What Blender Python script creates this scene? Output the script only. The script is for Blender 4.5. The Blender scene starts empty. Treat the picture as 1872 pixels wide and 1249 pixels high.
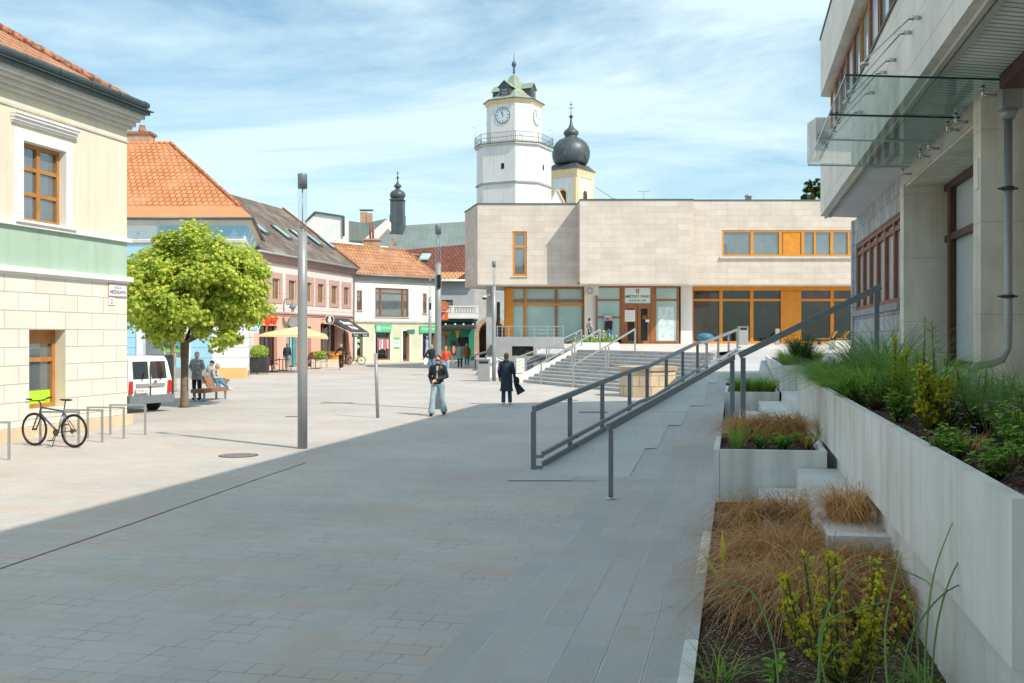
import bpy, math, random
from mathutils import Vector, Matrix
R = math.radians
rnd = random.Random(7)
SC = bpy.context.scene
COL = SC.collection
# ---------------- camera ----------------
F, CX, HY, H = 1820.0, 936.0, 615.0, 2.27
cam = bpy.data.cameras.new("camera"); cam.sensor_width = 36; cam.lens = 35; cam.shift_y = -9.5/1872
cam.clip_start = .05; cam.clip_end = 5000
camo = bpy.data.objects.new("camera", cam); COL.objects.link(camo)
camo.location = (0, 0, H); camo.rotation_euler = (R(90), 0, 0); SC.camera = camo
# ---------------- sky and sun ----------------
SUN_EL = R(46.5); sx, sy = .776, -.63
wd = bpy.data.worlds.new("World"); SC.world = wd; wd.use_nodes = True
nt = wd.node_tree; N = nt.nodes; L = nt.links; bg = N["Background"]
sky = N.new("ShaderNodeTexSky"); sky.sky_type = 'NISHITA'; sky.sun_disc = False
sky.sun_elevation = SUN_EL; sky.sun_rotation = math.atan2(sx, sy); sky.air_density = 1.0; sky.dust_density = 1.0; sky.ozone_density = 1.6
tc = N.new("ShaderNodeTexCoord"); sp = N.new("ShaderNodeSeparateXYZ"); L.new(tc.outputs["Generated"], sp.inputs[0])
ad = N.new("ShaderNodeMath"); ad.operation = 'ADD'; L.new(sp.outputs[2], ad.inputs[0]); ad.inputs[1].default_value = .22
mxz = N.new("ShaderNodeMath"); mxz.operation = 'MAXIMUM'; L.new(ad.outputs[0], mxz.inputs[0]); mxz.inputs[1].default_value = .05
dx = N.new("ShaderNodeMath"); dx.operation = 'DIVIDE'; L.new(sp.outputs[0], dx.inputs[0]); L.new(mxz.outputs[0], dx.inputs[1])
dy = N.new("ShaderNodeMath"); dy.operation = 'DIVIDE'; L.new(sp.outputs[1], dy.inputs[0]); L.new(mxz.outputs[0], dy.inputs[1])
cb = N.new("ShaderNodeCombineXYZ"); L.new(dx.outputs[0], cb.inputs[0]); L.new(dy.outputs[0], cb.inputs[1])
mp = N.new("ShaderNodeMapping"); mp.inputs["Rotation"].default_value = (0, 0, R(-24)); mp.inputs["Scale"].default_value = (.55, 1.5, 1); mp.inputs["Location"].default_value = (2.3, 1.1, 0)
L.new(cb.outputs[0], mp.inputs[0])
n1 = N.new("ShaderNodeTexNoise"); n1.inputs["Scale"].default_value = 1.0; n1.inputs["Detail"].default_value = 9; n1.inputs["Roughness"].default_value = .62; n1.inputs["Distortion"].default_value = .9
L.new(mp.outputs[0], n1.inputs["Vector"])
rp = N.new("ShaderNodeValToRGB"); rp.color_ramp.elements[0].position = .34; rp.color_ramp.elements[1].position = .60
rp.color_ramp.elements[0].color = (.08, .08, .08, 1); rp.color_ramp.elements[1].color = (.9, .9, .9, 1)
L.new(n1.outputs["Fac"], rp.inputs[0])
tint = N.new("ShaderNodeMix"); tint.data_type = 'RGBA'; tint.blend_type = 'MULTIPLY'; tint.inputs[0].default_value = 1
L.new(sky.outputs[0], tint.inputs[6]); tint.inputs[7].default_value = (.70, 1.02, 1.03, 1)
mix = N.new("ShaderNodeMix"); mix.data_type = 'RGBA'; L.new(rp.outputs[0], mix.inputs[0]); L.new(tint.outputs[2], mix.inputs[6])
CLOUD = (5.75, 7.15, 7.65, 1)
mix.inputs[7].default_value = CLOUD
L.new(mix.outputs[2], bg.inputs[0]); bg.inputs[1].default_value = .125
sd = bpy.data.lights.new("sun", 'SUN'); sd.energy = 4.1; sd.angle = R(.55); sd.color = (1, .89, .76)
so = bpy.data.objects.new("sun", sd); COL.objects.link(so)
sv = Vector((sx*math.cos(SUN_EL), sy*math.cos(SUN_EL), math.sin(SUN_EL)))
so.rotation_euler = sv.to_track_quat('Z', 'Y').to_euler()
SC.view_settings.view_transform = 'Standard'; SC.view_settings.look = 'None'; SC.view_settings.gamma = 1; SC.view_settings.exposure = .27
try: SC.cycles.use_denoising = True; SC.cycles.max_bounces = 10; SC.cycles.diffuse_bounces = 8; SC.cycles.transparent_max_bounces = 10; SC.cycles.caustics_reflective = False; SC.cycles.caustics_refractive = False
except Exception: pass
# ---------------- measuring helpers ----------------
def P(px, py, Y): return Vector(((px-CX)/F*Y, Y, H-(py-HY)/F*Y))
def G(px, py, z=0.0):
    Y = F*(H-z)/(py-HY); return Vector(((px-CX)/F*Y, Y, z))
AA = Vector((.2192, .9757)); BBv = Vector((.9757, -.2192))
def AX(c, Y, z=0): return Vector((.2247*Y+.9716*c, Y-.1263*c, z))
# ---------------- mesh builder ----------------
class MB:
    def __init__(s): s.v = []; s.f = []; s.m = []; s.sm = []
    def quad(s, a, b, c, d, m=0): s.poly([a, b, c, d], m)
    def poly(s, pts, m=0, sm=False):
        i = len(s.v); s.v += [tuple(p) for p in pts]; s.f.append(tuple(range(i, i+len(pts)))); s.m.append(m); s.sm.append(sm)
    def hexa(s, p, m=0):  # 8 pts: bottom 4 ccw, top 4
        i = len(s.v); s.v += [tuple(q) for q in p]
        for f in ((3,2,1,0),(4,5,6,7),(0,1,5,4),(1,2,6,5),(2,3,7,6),(3,0,4,7)):
            s.f.append(tuple(i+k for k in f)); s.m.append(m); s.sm.append(False)
    def box(s, x0, x1, y0, y1, z0, z1, m=0):
        s.hexa([(x0,y0,z0),(x1,y0,z0),(x1,y1,z0),(x0,y1,z0),(x0,y0,z1),(x1,y0,z1),(x1,y1,z1),(x0,y1,z1)], m)
    def obox(s, c, ux, uy, hx, hy, z0, z1, m=0):
        c = Vector(c[:2]); ux = Vector(ux[:2]).normalized(); uy = Vector(uy[:2]).normalized()
        q = [c-ux*hx-uy*hy, c+ux*hx-uy*hy, c+ux*hx+uy*hy, c-ux*hx+uy*hy]
        s.prism(q, z0, z1, m)
    def prism(s, poly, z0, z1, m=0, mt=None):
        n = len(poly); i = len(s.v)
        s.v += [(p[0], p[1], z0) for p in poly]+[(p[0], p[1], z1) for p in poly]
        s.f.append(tuple(i+k for k in reversed(range(n)))); s.m.append(m); s.sm.append(False)
        s.f.append(tuple(i+n+k for k in range(n))); s.m.append(m if mt is None else mt); s.sm.append(False)
        for k in range(n):
            j = (k+1) % n; s.f.append((i+k, i+j, i+n+j, i+n+k)); s.m.append(m); s.sm.append(False)
    def extr(s, poly, vec, m=0):  # extrude arbitrary planar polygon by vec
        n = len(poly); i = len(s.v); vec = Vector(vec)
        s.v += [tuple(p) for p in poly]+[tuple(Vector(p)+vec) for p in poly]
        s.f.append(tuple(i+k for k in range(n))); s.f.append(tuple(i+n+k for k in reversed(range(n)))); s.m += [m, m]; s.sm += [False]*2
        for k in range(n):
            j = (k+1) % n; s.f.append((i+j, i+k, i+n+k, i+n+j)); s.m.append(m); s.sm.append(False)
    def tube(s, pts, r, seg=8, m=0, cap=True, sm=True):
        pts = [Vector(p) for p in pts]; rs = r if isinstance(r, (list, tuple)) else [r]*len(pts)
        i0 = len(s.v); up = None
        for k, p in enumerate(pts):
            d = (pts[min(k+1, len(pts)-1)]-pts[max(k-1, 0)]).normalized()
            if up is None: up = Vector((0,0,1)) if abs(d.z) < .9 else Vector((1,0,0))
            x = d.cross(up).normalized(); y = x.cross(d).normalized(); up = y
            for a in range(seg):
                t = 2*math.pi*(a+.5)/seg; s.v.append(tuple(p+(x*math.cos(t)+y*math.sin(t))*rs[k]))
        for k in range(len(pts)-1):
            for a in range(seg):
                b = (a+1) % seg; s.f.append((i0+k*seg+a, i0+(k+1)*seg+a, i0+(k+1)*seg+b, i0+k*seg+b)); s.m.append(m); s.sm.append(sm)
        if cap:
            s.f.append(tuple(i0+a for a in range(seg))); s.f.append(tuple(i0+(len(pts)-1)*seg+a for a in reversed(range(seg)))); s.m += [m, m]; s.sm += [False]*2
    def bar(s, a, b, w, h, m=0):  # rectangular bar, w horizontal, h vertical
        a = Vector(a); b = Vector(b); d = (b-a).normalized(); x = d.cross(Vector((0,0,1)))
        x = Vector((1,0,0)) if x.length < 1e-4 else x.normalized(); y = x.cross(d).normalized(); x = x*w/2; y = y*h/2
        s.hexa([a-x-y, a+x-y, b+x-y, b-x-y, a-x+y, a+x+y, b+x+y, b-x+y], m)
    def lathe(s, c, prof, seg=24, m=0, a0=0, sm=True, sxy=(1, 1), cap=True):
        c = Vector(c); i0 = len(s.v)
        for r, z in prof:
            for a in range(seg):
                t = a0+2*math.pi*a/seg; s.v.append((c.x+r*math.cos(t)*sxy[0], c.y+r*math.sin(t)*sxy[1], c.z+z))
        for k in range(len(prof)-1):
            for a in range(seg):
                b = (a+1) % seg; s.f.append((i0+k*seg+a, i0+k*seg+b, i0+(k+1)*seg+b, i0+(k+1)*seg+a)); s.m.append(m); s.sm.append(sm)
        if cap:
            s.f.append(tuple(i0+a for a in reversed(range(seg)))); s.f.append(tuple(i0+(len(prof)-1)*seg+a for a in range(seg))); s.m += [m, m]; s.sm += [False]*2
    def disc(s, c, n, r, th, seg=28, m=0):
        c = Vector(c); n = Vector(n).normalized(); s.tube([c, c+n*th], r, seg, m)
    def ell(s, c, r, m=0, seg=12, rings=8, rot=None):
        c = Vector(c); i0 = len(s.v)
        for k in range(rings+1):
            t = math.pi*k/rings
            for a in range(seg):
                u = 2*math.pi*a/seg; q = Vector((r[0]*math.sin(t)*math.cos(u), r[1]*math.sin(t)*math.sin(u), r[2]*math.cos(t)))
                if rot: q = rot @ q
                s.v.append(tuple(c+q))
        for k in range(rings):
            for a in range(seg):
                b = (a+1) % seg; s.f.append((i0+k*seg+a, i0+(k+1)*seg+a, i0+(k+1)*seg+b, i0+k*seg+b)); s.m.append(m); s.sm.append(True)
    def caps(s, a, b, ra, rb, m=0, seg=10):
        a = Vector(a); b = Vector(b); s.tube([a, b], [ra, rb], seg, m); s.ell(a, (ra,)*3, m, seg, 6); s.ell(b, (rb,)*3, m, seg, 6)
    def build(s, name, mats, parent=None, label=None, **kw):
        if not isinstance(mats, (list, tuple)): mats = [mats]
        off = Vector((0,0,0))
        if parent is not None: off = parent['_o'] if '_o' in parent else (0,0,0); off = Vector(off)
        me = bpy.data.meshes.new(name); me.from_pydata([tuple(Vector(v)-off) for v in s.v], [], s.f)
        for mt in mats: me.materials.append(mt)
        me.polygons.foreach_set("material_index", s.m); me.polygons.foreach_set("use_smooth", s.sm)
        uv = me.uv_layers.new(name="UVMap").data
        Z = Vector((0,0,1))
        for p in me.polygons:
            n = p.normal
            if abs(n.z) > .95: t = Vector((1,0,0)); w = Vector((0,1,0))
            else: t = Z.cross(n).normalized(); w = n.cross(t)
            for li in p.loop_indices:
                q = me.vertices[me.loops[li].vertex_index].co+off; uv[li].uv = (q.dot(t), q.dot(w))
        me.update()
        o = bpy.data.objects.new(name, me); COL.objects.link(o)
        o['_o'] = tuple(off)
        if parent is not None: o.parent = parent
        if label: o['label'] = label
        for k, v in kw.items(): o[k] = v
        return o
def thing(name, label, cat, loc=(0,0,0), group=None, rz=0):
    o = bpy.data.objects.new(name, None); COL.objects.link(o); o.location = loc; o.rotation_euler = (0,0,rz); o.empty_display_size = .2
    o['_o'] = (0.0,0.0,0.0) if rz or group == 'local' else tuple(loc)
    o['label'] = label; o['category'] = cat
    if group and group != 'local': o['group'] = group
    return o
def lthing(name, label, cat, loc=(0,0,0), group=None, rz=0):  # children built in local coordinates
    o = thing(name, label, cat, loc, group, rz); o['_o'] = (0.0, 0.0, 0.0); return o
def tag(o, label, cat, group=None):
    o['label'] = label; o['category'] = cat
    if group: o['group'] = group
    return o
def struct(mb, name, mats): o = mb.build(name, mats); o['kind'] = 'structure'; return o
def dup(src, loc, rz, label=None, group=None, scale=None):
    c = src.copy(); COL.objects.link(c); c.location = loc; c.rotation_euler = (0,0,rz)
    if label: c['label'] = label
    if group: c['group'] = group
    if scale: c.scale = scale
    for ch in list(src.children):
        k = ch.copy(); COL.objects.link(k); k.parent = c
        for g in list(ch.children):
            q = g.copy(); COL.objects.link(q); q.parent = k
    return c
class Wall:
    def __init__(s, ox, oy, dx, dy):
        s.o = Vector((ox, oy)); s.d = Vector((dx, dy)).normalized(); s.n = Vector((s.d.y, -s.d.x))
    def pt(s, a, z, o=0.0): q = s.o+s.d*a+s.n*o; return Vector((q.x, q.y, z))
    def at(s, px, py, o=0.0):
        k = (px-CX)/F; q = s.o+s.n*o  # q+d*a = (kY, Y)
        a = (k*q.y-q.x)/(s.d.x-k*s.d.y); Y = q.y+s.d.y*a
        return a, H-(py-HY)/F*Y
    def box(s, mb, s0, s1, z0, z1, o0, o1, m=0):
        if s0 > s1: s0, s1 = s1, s0
        mb.hexa([s.pt(s0,z0,o1), s.pt(s1,z0,o1), s.pt(s1,z0,o0), s.pt(s0,z0,o0), s.pt(s0,z1,o1), s.pt(s1,z1,o1), s.pt(s1,z1,o0), s.pt(s0,z1,o0)], m)
    def panel(s, mb, s0, s1, z0, z1, holes=(), rec=.2, m=0, o=0.0, mr=None):
        if mr is None: mr = m
        ss = sorted({s0, s1, *[x for h in holes for x in h[:2]]}); zz = sorted({z0, z1, *[x for h in holes for x in h[2:4]]})
        for a, b in zip(ss, ss[1:]):
            for c, d in zip(zz, zz[1:]):
                mx, mz = (a+b)/2, (c+d)/2
                if any(h[0] < mx < h[1] and h[2] < mz < h[3] for h in holes): continue
                mb.quad(s.pt(a,c,o), s.pt(b,c,o), s.pt(b,d,o), s.pt(a,d,o), m)
        for h in holes:
            a, b, c, d = h[:4]; r = -rec+o
            mb.quad(s.pt(a,c,o), s.pt(a,d,o), s.pt(a,d,r), s.pt(a,c,r), mr); mb.quad(s.pt(b,c,o), s.pt(b,c,r), s.pt(b,d,r), s.pt(b,d,o), mr)
            mb.quad(s.pt(a,c,o), s.pt(a,c,r), s.pt(b,c,r), s.pt(b,c,o), mr); mb.quad(s.pt(a,d,o), s.pt(b,d,o), s.pt(b,d,r), s.pt(a,d,r), mr)
def hole(w, x0, x1, z0, z1, yref=600):
    a = w.at(x0, yref)[0]; b = w.at(x1, yref)[0]
    return (min(a, b), max(a, b), z0, z1)
# ---------------- materials ----------------
def rgb(*c): return (c[0], c[1], c[2], 1)
def mk(name, col, rough=.85, var=.12, scale=2.0, bump=0, bs=30, metal=0, spec=.3, brick=None, rot=None, col2=None, c2s=.6, c2t=(.5,.7), trans=0, alpha=None, coat=0, streak=0, detail=5):
    m = bpy.data.materials.new(name); m.use_nodes = True; t = m.node_tree; N = t.nodes; L = t.links; b = N["Principled BSDF"]
    b.inputs["Roughness"].default_value = rough; b.inputs["Metallic"].default_value = metal; b.inputs["Specular IOR Level"].default_value = spec
    if trans: b.inputs["Transmission Weight"].default_value = trans
    if coat: b.inputs["Coat Weight"].default_value = coat; b.inputs["Coat Roughness"].default_value = .05
    tc = N.new("ShaderNodeTexCoord"); cur = None
    def mixc(fac, a, bb, mode='MIX'):
        x = N.new("ShaderNodeMix"); x.data_type = 'RGBA'; x.blend_type = mode
        if isinstance(fac, float): x.inputs[0].default_value = fac
        else: L.new(fac, x.inputs[0])
        for s_, i in ((a, 6), (bb, 7)):
            if isinstance(s_, tuple): x.inputs[i].default_value = s_
            else: L.new(s_, x.inputs[i])
        return x.outputs[2]
    def noise(sc, det=detail, vec=None, ro=.55):
        n = N.new("ShaderNodeTexNoise"); n.inputs["Scale"].default_value = sc; n.inputs["Detail"].default_value = det; n.inputs["Roughness"].default_value = ro
        L.new(vec or tc.outputs["Object"], n.inputs["Vector"]); return n
    cur = rgb(*col); heights = []
    if brick:
        bw, bh, mort, mc, off = brick[:5]; bc2 = brick[5] if len(brick) > 5 else tuple(x*.9 for x in col)
        mpn = N.new("ShaderNodeMapping"); L.new(tc.outputs["UV"], mpn.inputs[0])
        if rot: mpn.inputs["Rotation"].default_value = (0, 0, rot)
        br = N.new("ShaderNodeTexBrick"); L.new(mpn.outputs[0], br.inputs["Vector"])
        br.inputs["Scale"].default_value = 1; br.inputs["Brick Width"].default_value = bw; br.inputs["Row Height"].default_value = bh
        br.inputs["Mortar Size"].default_value = mort; br.inputs["Mortar Smooth"].default_value = .2; br.offset = off; br.inputs["Bias"].default_value = 0
        br.inputs["Color1"].default_value = rgb(*col); br.inputs["Color2"].default_value = rgb(*bc2); br.inputs["Mortar"].default_value = rgb(*mc)
        cur = br.outputs["Color"]; heights.append((br.outputs["Fac"], -.6))
    if col2:
        n = noise(c2s, 6); r = N.new("ShaderNodeValToRGB"); r.color_ramp.elements[0].position = c2t[0]; r.color_ramp.elements[1].position = c2t[1]
        L.new(n.outputs["Fac"], r.inputs[0]); cur = mixc(r.outputs[0], cur, rgb(*col2))
    if var:
        n = noise(scale); r = N.new("ShaderNodeMapRange"); r.inputs["From Min"].default_value = .3; r.inputs["From Max"].default_value = .7
        r.inputs["To Min"].default_value = 1-var; r.inputs["To Max"].default_value = 1+var; L.new(n.outputs["Fac"], r.inputs[0])
        v = N.new("ShaderNodeCombineColor"); [L.new(r.outputs[0], v.inputs[i]) for i in range(3)]
        cur = mixc(1.0, cur, v.outputs[0], 'MULTIPLY')
    if streak:
        ms_ = N.new("ShaderNodeMapping"); ms_.inputs["Scale"].default_value = (2.6, 2.6, .16); L.new(tc.outputs["Object"], ms_.inputs[0]); n = noise(1.3, 6, ms_.outputs[0], .6); r = N.new("ShaderNodeMapRange"); r.inputs["From Min"].default_value = .45; r.inputs["From Max"].default_value = .75; r.inputs["To Min"].default_value = 1.0; r.inputs["To Max"].default_value = 1-streak; L.new(n.outputs["Fac"], r.inputs[0])
        v = N.new("ShaderNodeCombineColor"); [L.new(r.outputs[0], v.inputs[i]) for i in range(3)]; cur = mixc(1.0, cur, v.outputs[0], 'MULTIPLY')
    if isinstance(cur, tuple): b.inputs["Base Color"].default_value = cur
    else: L.new(cur, b.inputs["Base Color"])
    if bump:
        bn = N.new("ShaderNodeBump"); bn.inputs["Strength"].default_value = bump; bn.inputs["Distance"].default_value = .02
        n = noise(bs, 4); h = n.outputs["Fac"]
        for hs, k in heights:
            ma = N.new("ShaderNodeMath"); ma.operation = 'MULTIPLY_ADD'; L.new(hs, ma.inputs[0]); ma.inputs[1].default_value = k*1.5; L.new(h, ma.inputs[2]); h = ma.outputs[0]
        L.new(h, bn.inputs["Height"]); L.new(bn.outputs[0], b.inputs["Normal"])
    if alpha is not None: b.inputs["Alpha"].default_value = alpha
    return m
def leafmat(name, c1, c2, trans=.35, rough=.55):
    m = bpy.data.materials.new(name); m.use_nodes = True; t = m.node_tree; N = t.nodes; L = t.links; b = N["Principled BSDF"]; out = N["Material Output"]
    g = N.new("ShaderNodeNewGeometry"); r = N.new("ShaderNodeValToRGB"); r.color_ramp.elements[0].color = rgb(*c1); r.color_ramp.elements[1].color = rgb(*c2)
    L.new(g.outputs["Random Per Island"], r.inputs[0]); L.new(r.outputs[0], b.inputs["Base Color"]); b.inputs["Roughness"].default_value = rough; b.inputs["Specular IOR Level"].default_value = .25
    tr = N.new("ShaderNodeBsdfTranslucent"); L.new(r.outputs[0], tr.inputs[0]); ms = N.new("ShaderNodeMixShader"); ms.inputs[0].default_value = trans
    L.new(b.outputs[0], ms.inputs[1]); L.new(tr.outputs[0], ms.inputs[2]); L.new(ms.outputs[0], out.inputs[0]); return m
def glassmat(name, tint=(.75,.88,.88), rough=.02, fac=.75):  # thin architectural glass: see-through tint plus reflection
    m = bpy.data.materials.new(name); m.use_nodes = True; t = m.node_tree; N = t.nodes; L = t.links; out = N["Material Output"]; N.remove(N["Principled BSDF"])
    tr = N.new("ShaderNodeBsdfTransparent"); tr.inputs[0].default_value = rgb(*tint); gl = N.new("ShaderNodeBsdfGlossy"); gl.inputs["Roughness"].default_value = rough
    fr = N.new("ShaderNodeLayerWeight"); fr.inputs[0].default_value = .12; ms = N.new("ShaderNodeMixShader")
    ma = N.new("ShaderNodeMath"); ma.operation = 'MULTIPLY_ADD'; L.new(fr.outputs[1], ma.inputs[0]); ma.inputs[1].default_value = fac*.55; ma.inputs[2].default_value = .06; L.new(ma.outputs[0], ms.inputs[0])
    L.new(tr.outputs[0], ms.inputs[1]); L.new(gl.outputs[0], ms.inputs[2]); L.new(ms.outputs[0], out.inputs[0]); return m
ROTA = math.atan2(.2192, .9757)
M = {}
def paving(name, c1, c2, c3, bw, bh, rot, mort=.006, mcol=(.16,.15,.14), pink=(.46,.30,.24), stain=None, jv=(.05, 1)):
    m = bpy.data.materials.new(name); m.use_nodes = True; t = m.node_tree; N = t.nodes; L = t.links; b = N["Principled BSDF"]
    b.inputs["Roughness"].default_value = .72; b.inputs["Specular IOR Level"].default_value = .3
    tc = N.new("ShaderNodeTexCoord"); mp = N.new("ShaderNodeMapping"); mp.inputs["Rotation"].default_value = (0,0,rot); L.new(tc.outputs["UV"], mp.inputs[0])
    br = N.new("ShaderNodeTexBrick"); L.new(mp.outputs[0], br.inputs["Vector"]); br.inputs["Scale"].default_value = 1; br.inputs["Brick Width"].default_value = bw; br.inputs["Row Height"].default_value = bh
    br.inputs["Mortar Size"].default_value = mort; br.inputs["Mortar Smooth"].default_value = .1; br.offset = .37; br.offset_frequency = 3; br.squash = .62; br.squash_frequency = 2; br.inputs["Bias"].default_value = -.1
    br.inputs["Color1"].default_value = rgb(*c1); br.inputs["Color2"].default_value = rgb(*c2); br.inputs["Mortar"].default_value = rgb(*c2)
    b2 = N.new("ShaderNodeTexBrick"); L.new(mp.outputs[0], b2.inputs["Vector"]); b2.inputs["Scale"].default_value = 1; b2.inputs["Brick Width"].default_value = bw; b2.inputs["Row Height"].default_value = bh
    b2.inputs["Mortar Size"].default_value = 0; b2.offset = .37; b2.offset_frequency = 3; b2.squash = .62; b2.squash_frequency = 2; b2.inputs["Bias"].default_value = -.55
    b2.inputs["Color1"].default_value = (0,0,0,1); b2.inputs["Color2"].default_value = (1,1,1,1)
    sm = N.new("ShaderNodeVectorMath"); sm.operation = 'ADD'; L.new(mp.outputs[0], sm.inputs[0]); sm.inputs[1].default_value = (13.37*bw, 41*bh, 0)
    L.new(sm.outputs[0], b2.inputs["Vector"])
    r = N.new("ShaderNodeValToRGB"); r.color_ramp.elements[0].position = .55; r.color_ramp.elements[1].position = .8; L.new(b2.outputs["Color"], r.inputs[0])
    x = N.new("ShaderNodeMix"); x.data_type = 'RGBA'; L.new(r.outputs[0], x.inputs[0]); L.new(br.outputs["Color"], x.inputs[6]); x.inputs[7].default_value = rgb(*c3)
    jn_ = N.new("ShaderNodeTexNoise"); jn_.inputs["Scale"].default_value = 1.7; jn_.inputs["Detail"].default_value = 6; L.new(tc.outputs["Object"], jn_.inputs["Vector"])
    jr = N.new("ShaderNodeMapRange"); jr.inputs["From Min"].default_value = .42; jr.inputs["From Max"].default_value = .66; jr.inputs["To Min"].default_value = jv[0]; jr.inputs["To Max"].default_value = jv[1]; L.new(jn_.outputs["Fac"], jr.inputs[0])
    jm = N.new("ShaderNodeMath"); jm.operation = 'MULTIPLY'; L.new(br.outputs["Fac"], jm.inputs[0]); L.new(jr.outputs[0], jm.inputs[1])
    # wandering pinkish and rusty patches
    n = N.new("ShaderNodeTexNoise"); n.inputs["Scale"].default_value = .9; n.inputs["Detail"].default_value = 8; L.new(mp.outputs[0], n.inputs["Vector"])
    mp2 = N.new("ShaderNodeMapping"); mp2.inputs["Scale"].default_value = (.6, 2.2, 1); L.new(mp.outputs[0], mp2.inputs[0]); L.new(mp2.outputs[0], n.inputs["Vector"])
    r2 = N.new("ShaderNodeValToRGB"); r2.color_ramp.elements[0].position = .48; r2.color_ramp.elements[1].position = .70; r2.color_ramp.elements[1].color = (.62,.62,.62,1); L.new(n.outputs["Fac"], r2.inputs[0])
    x2 = N.new("ShaderNodeMix"); x2.data_type = 'RGBA'; L.new(r2.outputs[0], x2.inputs[0]); L.new(x.outputs[2], x2.inputs[6]); x2.inputs[7].default_value = rgb(*pink)
    n3 = N.new("ShaderNodeTexNoise"); n3.inputs["Scale"].default_value = 90; n3.inputs["Detail"].default_value = 3; L.new(tc.outputs["Object"], n3.inputs["Vector"])
    n4 = N.new("ShaderNodeTexNoise"); n4.inputs["Scale"].default_value = .35; n4.inputs["Detail"].default_value = 5; L.new(tc.outputs["Object"], n4.inputs["Vector"])
    s = N.new("ShaderNodeMath"); s.operation = 'ADD'; L.new(n3.outputs["Fac"], s.inputs[0]); L.new(n4.outputs["Fac"], s.inputs[1])
    mr = N.new("ShaderNodeMapRange"); mr.inputs["From Min"].default_value = .7; mr.inputs["From Max"].default_value = 1.3; mr.inputs["To Min"].default_value = .84; mr.inputs["To Max"].default_value = 1.14; L.new(s.outputs[0], mr.inputs[0])
    cc = N.new("ShaderNodeCombineColor"); [L.new(mr.outputs[0], cc.inputs[i]) for i in range(3)]
    x3 = N.new("ShaderNodeMix"); x3.data_type = 'RGBA'; x3.blend_type = 'MULTIPLY'; x3.inputs[0].default_value = 1; L.new(x2.outputs[2], x3.inputs[6]); L.new(cc.outputs[0], x3.inputs[7]); last = x3.outputs[2]
    if stain:
        n5 = N.new("ShaderNodeTexNoise"); n5.inputs["Scale"].default_value = .75; n5.inputs["Detail"].default_value = 4; L.new(tc.outputs["Object"], n5.inputs["Vector"])
        r5 = N.new("ShaderNodeValToRGB"); r5.color_ramp.elements[0].position = .62; r5.color_ramp.elements[1].position = .74; r5.color_ramp.elements[1].color = (.5,.5,.5,1); L.new(n5.outputs["Fac"], r5.inputs[0])
        x5 = N.new("ShaderNodeMix"); x5.data_type = 'RGBA'; L.new(r5.outputs[0], x5.inputs[0]); L.new(last, x5.inputs[6]); x5.inputs[7].default_value = rgb(*stain); last = x5.outputs[2]
    vo = N.new("ShaderNodeTexVoronoi"); vo.inputs["Scale"].default_value = 1.9; L.new(tc.outputs["Object"], vo.inputs["Vector"]); vr = N.new("ShaderNodeMapRange"); vr.inputs["From Min"].default_value = .018; vr.inputs["From Max"].default_value = .045; vr.inputs["To Min"].default_value = .62; vr.inputs["To Max"].default_value = 1; L.new(vo.outputs["Distance"], vr.inputs[0])
    vc = N.new("ShaderNodeCombineColor"); [L.new(vr.outputs[0], vc.inputs[i]) for i in range(3)]; xv = N.new("ShaderNodeMix"); xv.data_type = "RGBA"; xv.blend_type = "MULTIPLY"; xv.inputs[0].default_value = 1; L.new(last, xv.inputs[6]); L.new(vc.outputs[0], xv.inputs[7]); last = xv.outputs[2]
    xj = N.new("ShaderNodeMix"); xj.data_type = "RGBA"; L.new(jm.outputs[0], xj.inputs[0]); L.new(last, xj.inputs[6]); xj.inputs[7].default_value = rgb(*mcol)
    L.new(xj.outputs[2], b.inputs["Base Color"])
    bn = N.new("ShaderNodeBump"); bn.inputs["Strength"].default_value = .35; bn.inputs["Distance"].default_value = .006
    ma = N.new("ShaderNodeMath"); ma.operation = 'MULTIPLY_ADD'; L.new(jm.outputs[0], ma.inputs[0]); ma.inputs[1].default_value = -1.2; L.new(n3.outputs["Fac"], ma.inputs[2])
    L.new(ma.outputs[0], bn.inputs["Height"]); L.new(bn.outputs[0], b.inputs["Normal"]); return m
def tiles(name, c1, c2, w, h, dark=(.2,.1,.06), var=.15, bump=1.0, moss=None):  # roof tiles: scalloped courses from uv
    m = mk(name, c1, .85, var, 1.2, bump=bump, bs=12, brick=(w, h, h*.10, dark, .5, c2), col2=moss, c2s=.5, c2t=(.45,.75)); return m
M['plaza'] = paving('plaza_pavers', (.49,.465,.44), (.445,.43,.41), (.40,.40,.395), .34, .205, ROTA, mort=.004, mcol=(.18,.175,.17), pink=(.52,.40,.32))
M['strip'] = paving('granite_strip', (.45,.45,.44), (.40,.405,.40), (.33,.34,.345), .95, .30, ROTA-math.pi/2, mort=.006, mcol=(.62,.63,.62), pink=(.42,.39,.35), stain=(.44,.29,.16), jv=(.12,.6))
M['ramp'] = paving('ramp_slabs', (.50,.51,.51), (.47,.48,.48), (.45,.455,.46), 1.55, .62, ROTA-R(4), mort=.005, mcol=(.22,.22,.22), pink=(.48,.47,.45))
M['terrace'] = paving('terrace_slabs', (.64,.60,.55), (.60,.56,.52), (.56,.54,.51), .9, .45, ROTA, mort=.006, mcol=(.3,.28,.26))
M['litjoint'] = mk('lit_joint_edge', (.52,.53,.53), .9, .2, 4)  # pale tone for joints, painting light caught on step edges
M['seat'] = mk('pale_step_stone', (.68,.68,.67), .75, .12, 2.2, .3, 60, brick=(1.1, 9, .005, (.40,.40,.40), .5, (.62,.625,.62)), col2=(.56,.54,.50), c2s=1.5, c2t=(.55,.8))
M['step'] = mk('step_granite', (.49,.495,.49), .75, .16, 2.2, .3, 60, brick=(1.1, 9, .005, (.25,.25,.25), .5))
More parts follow.
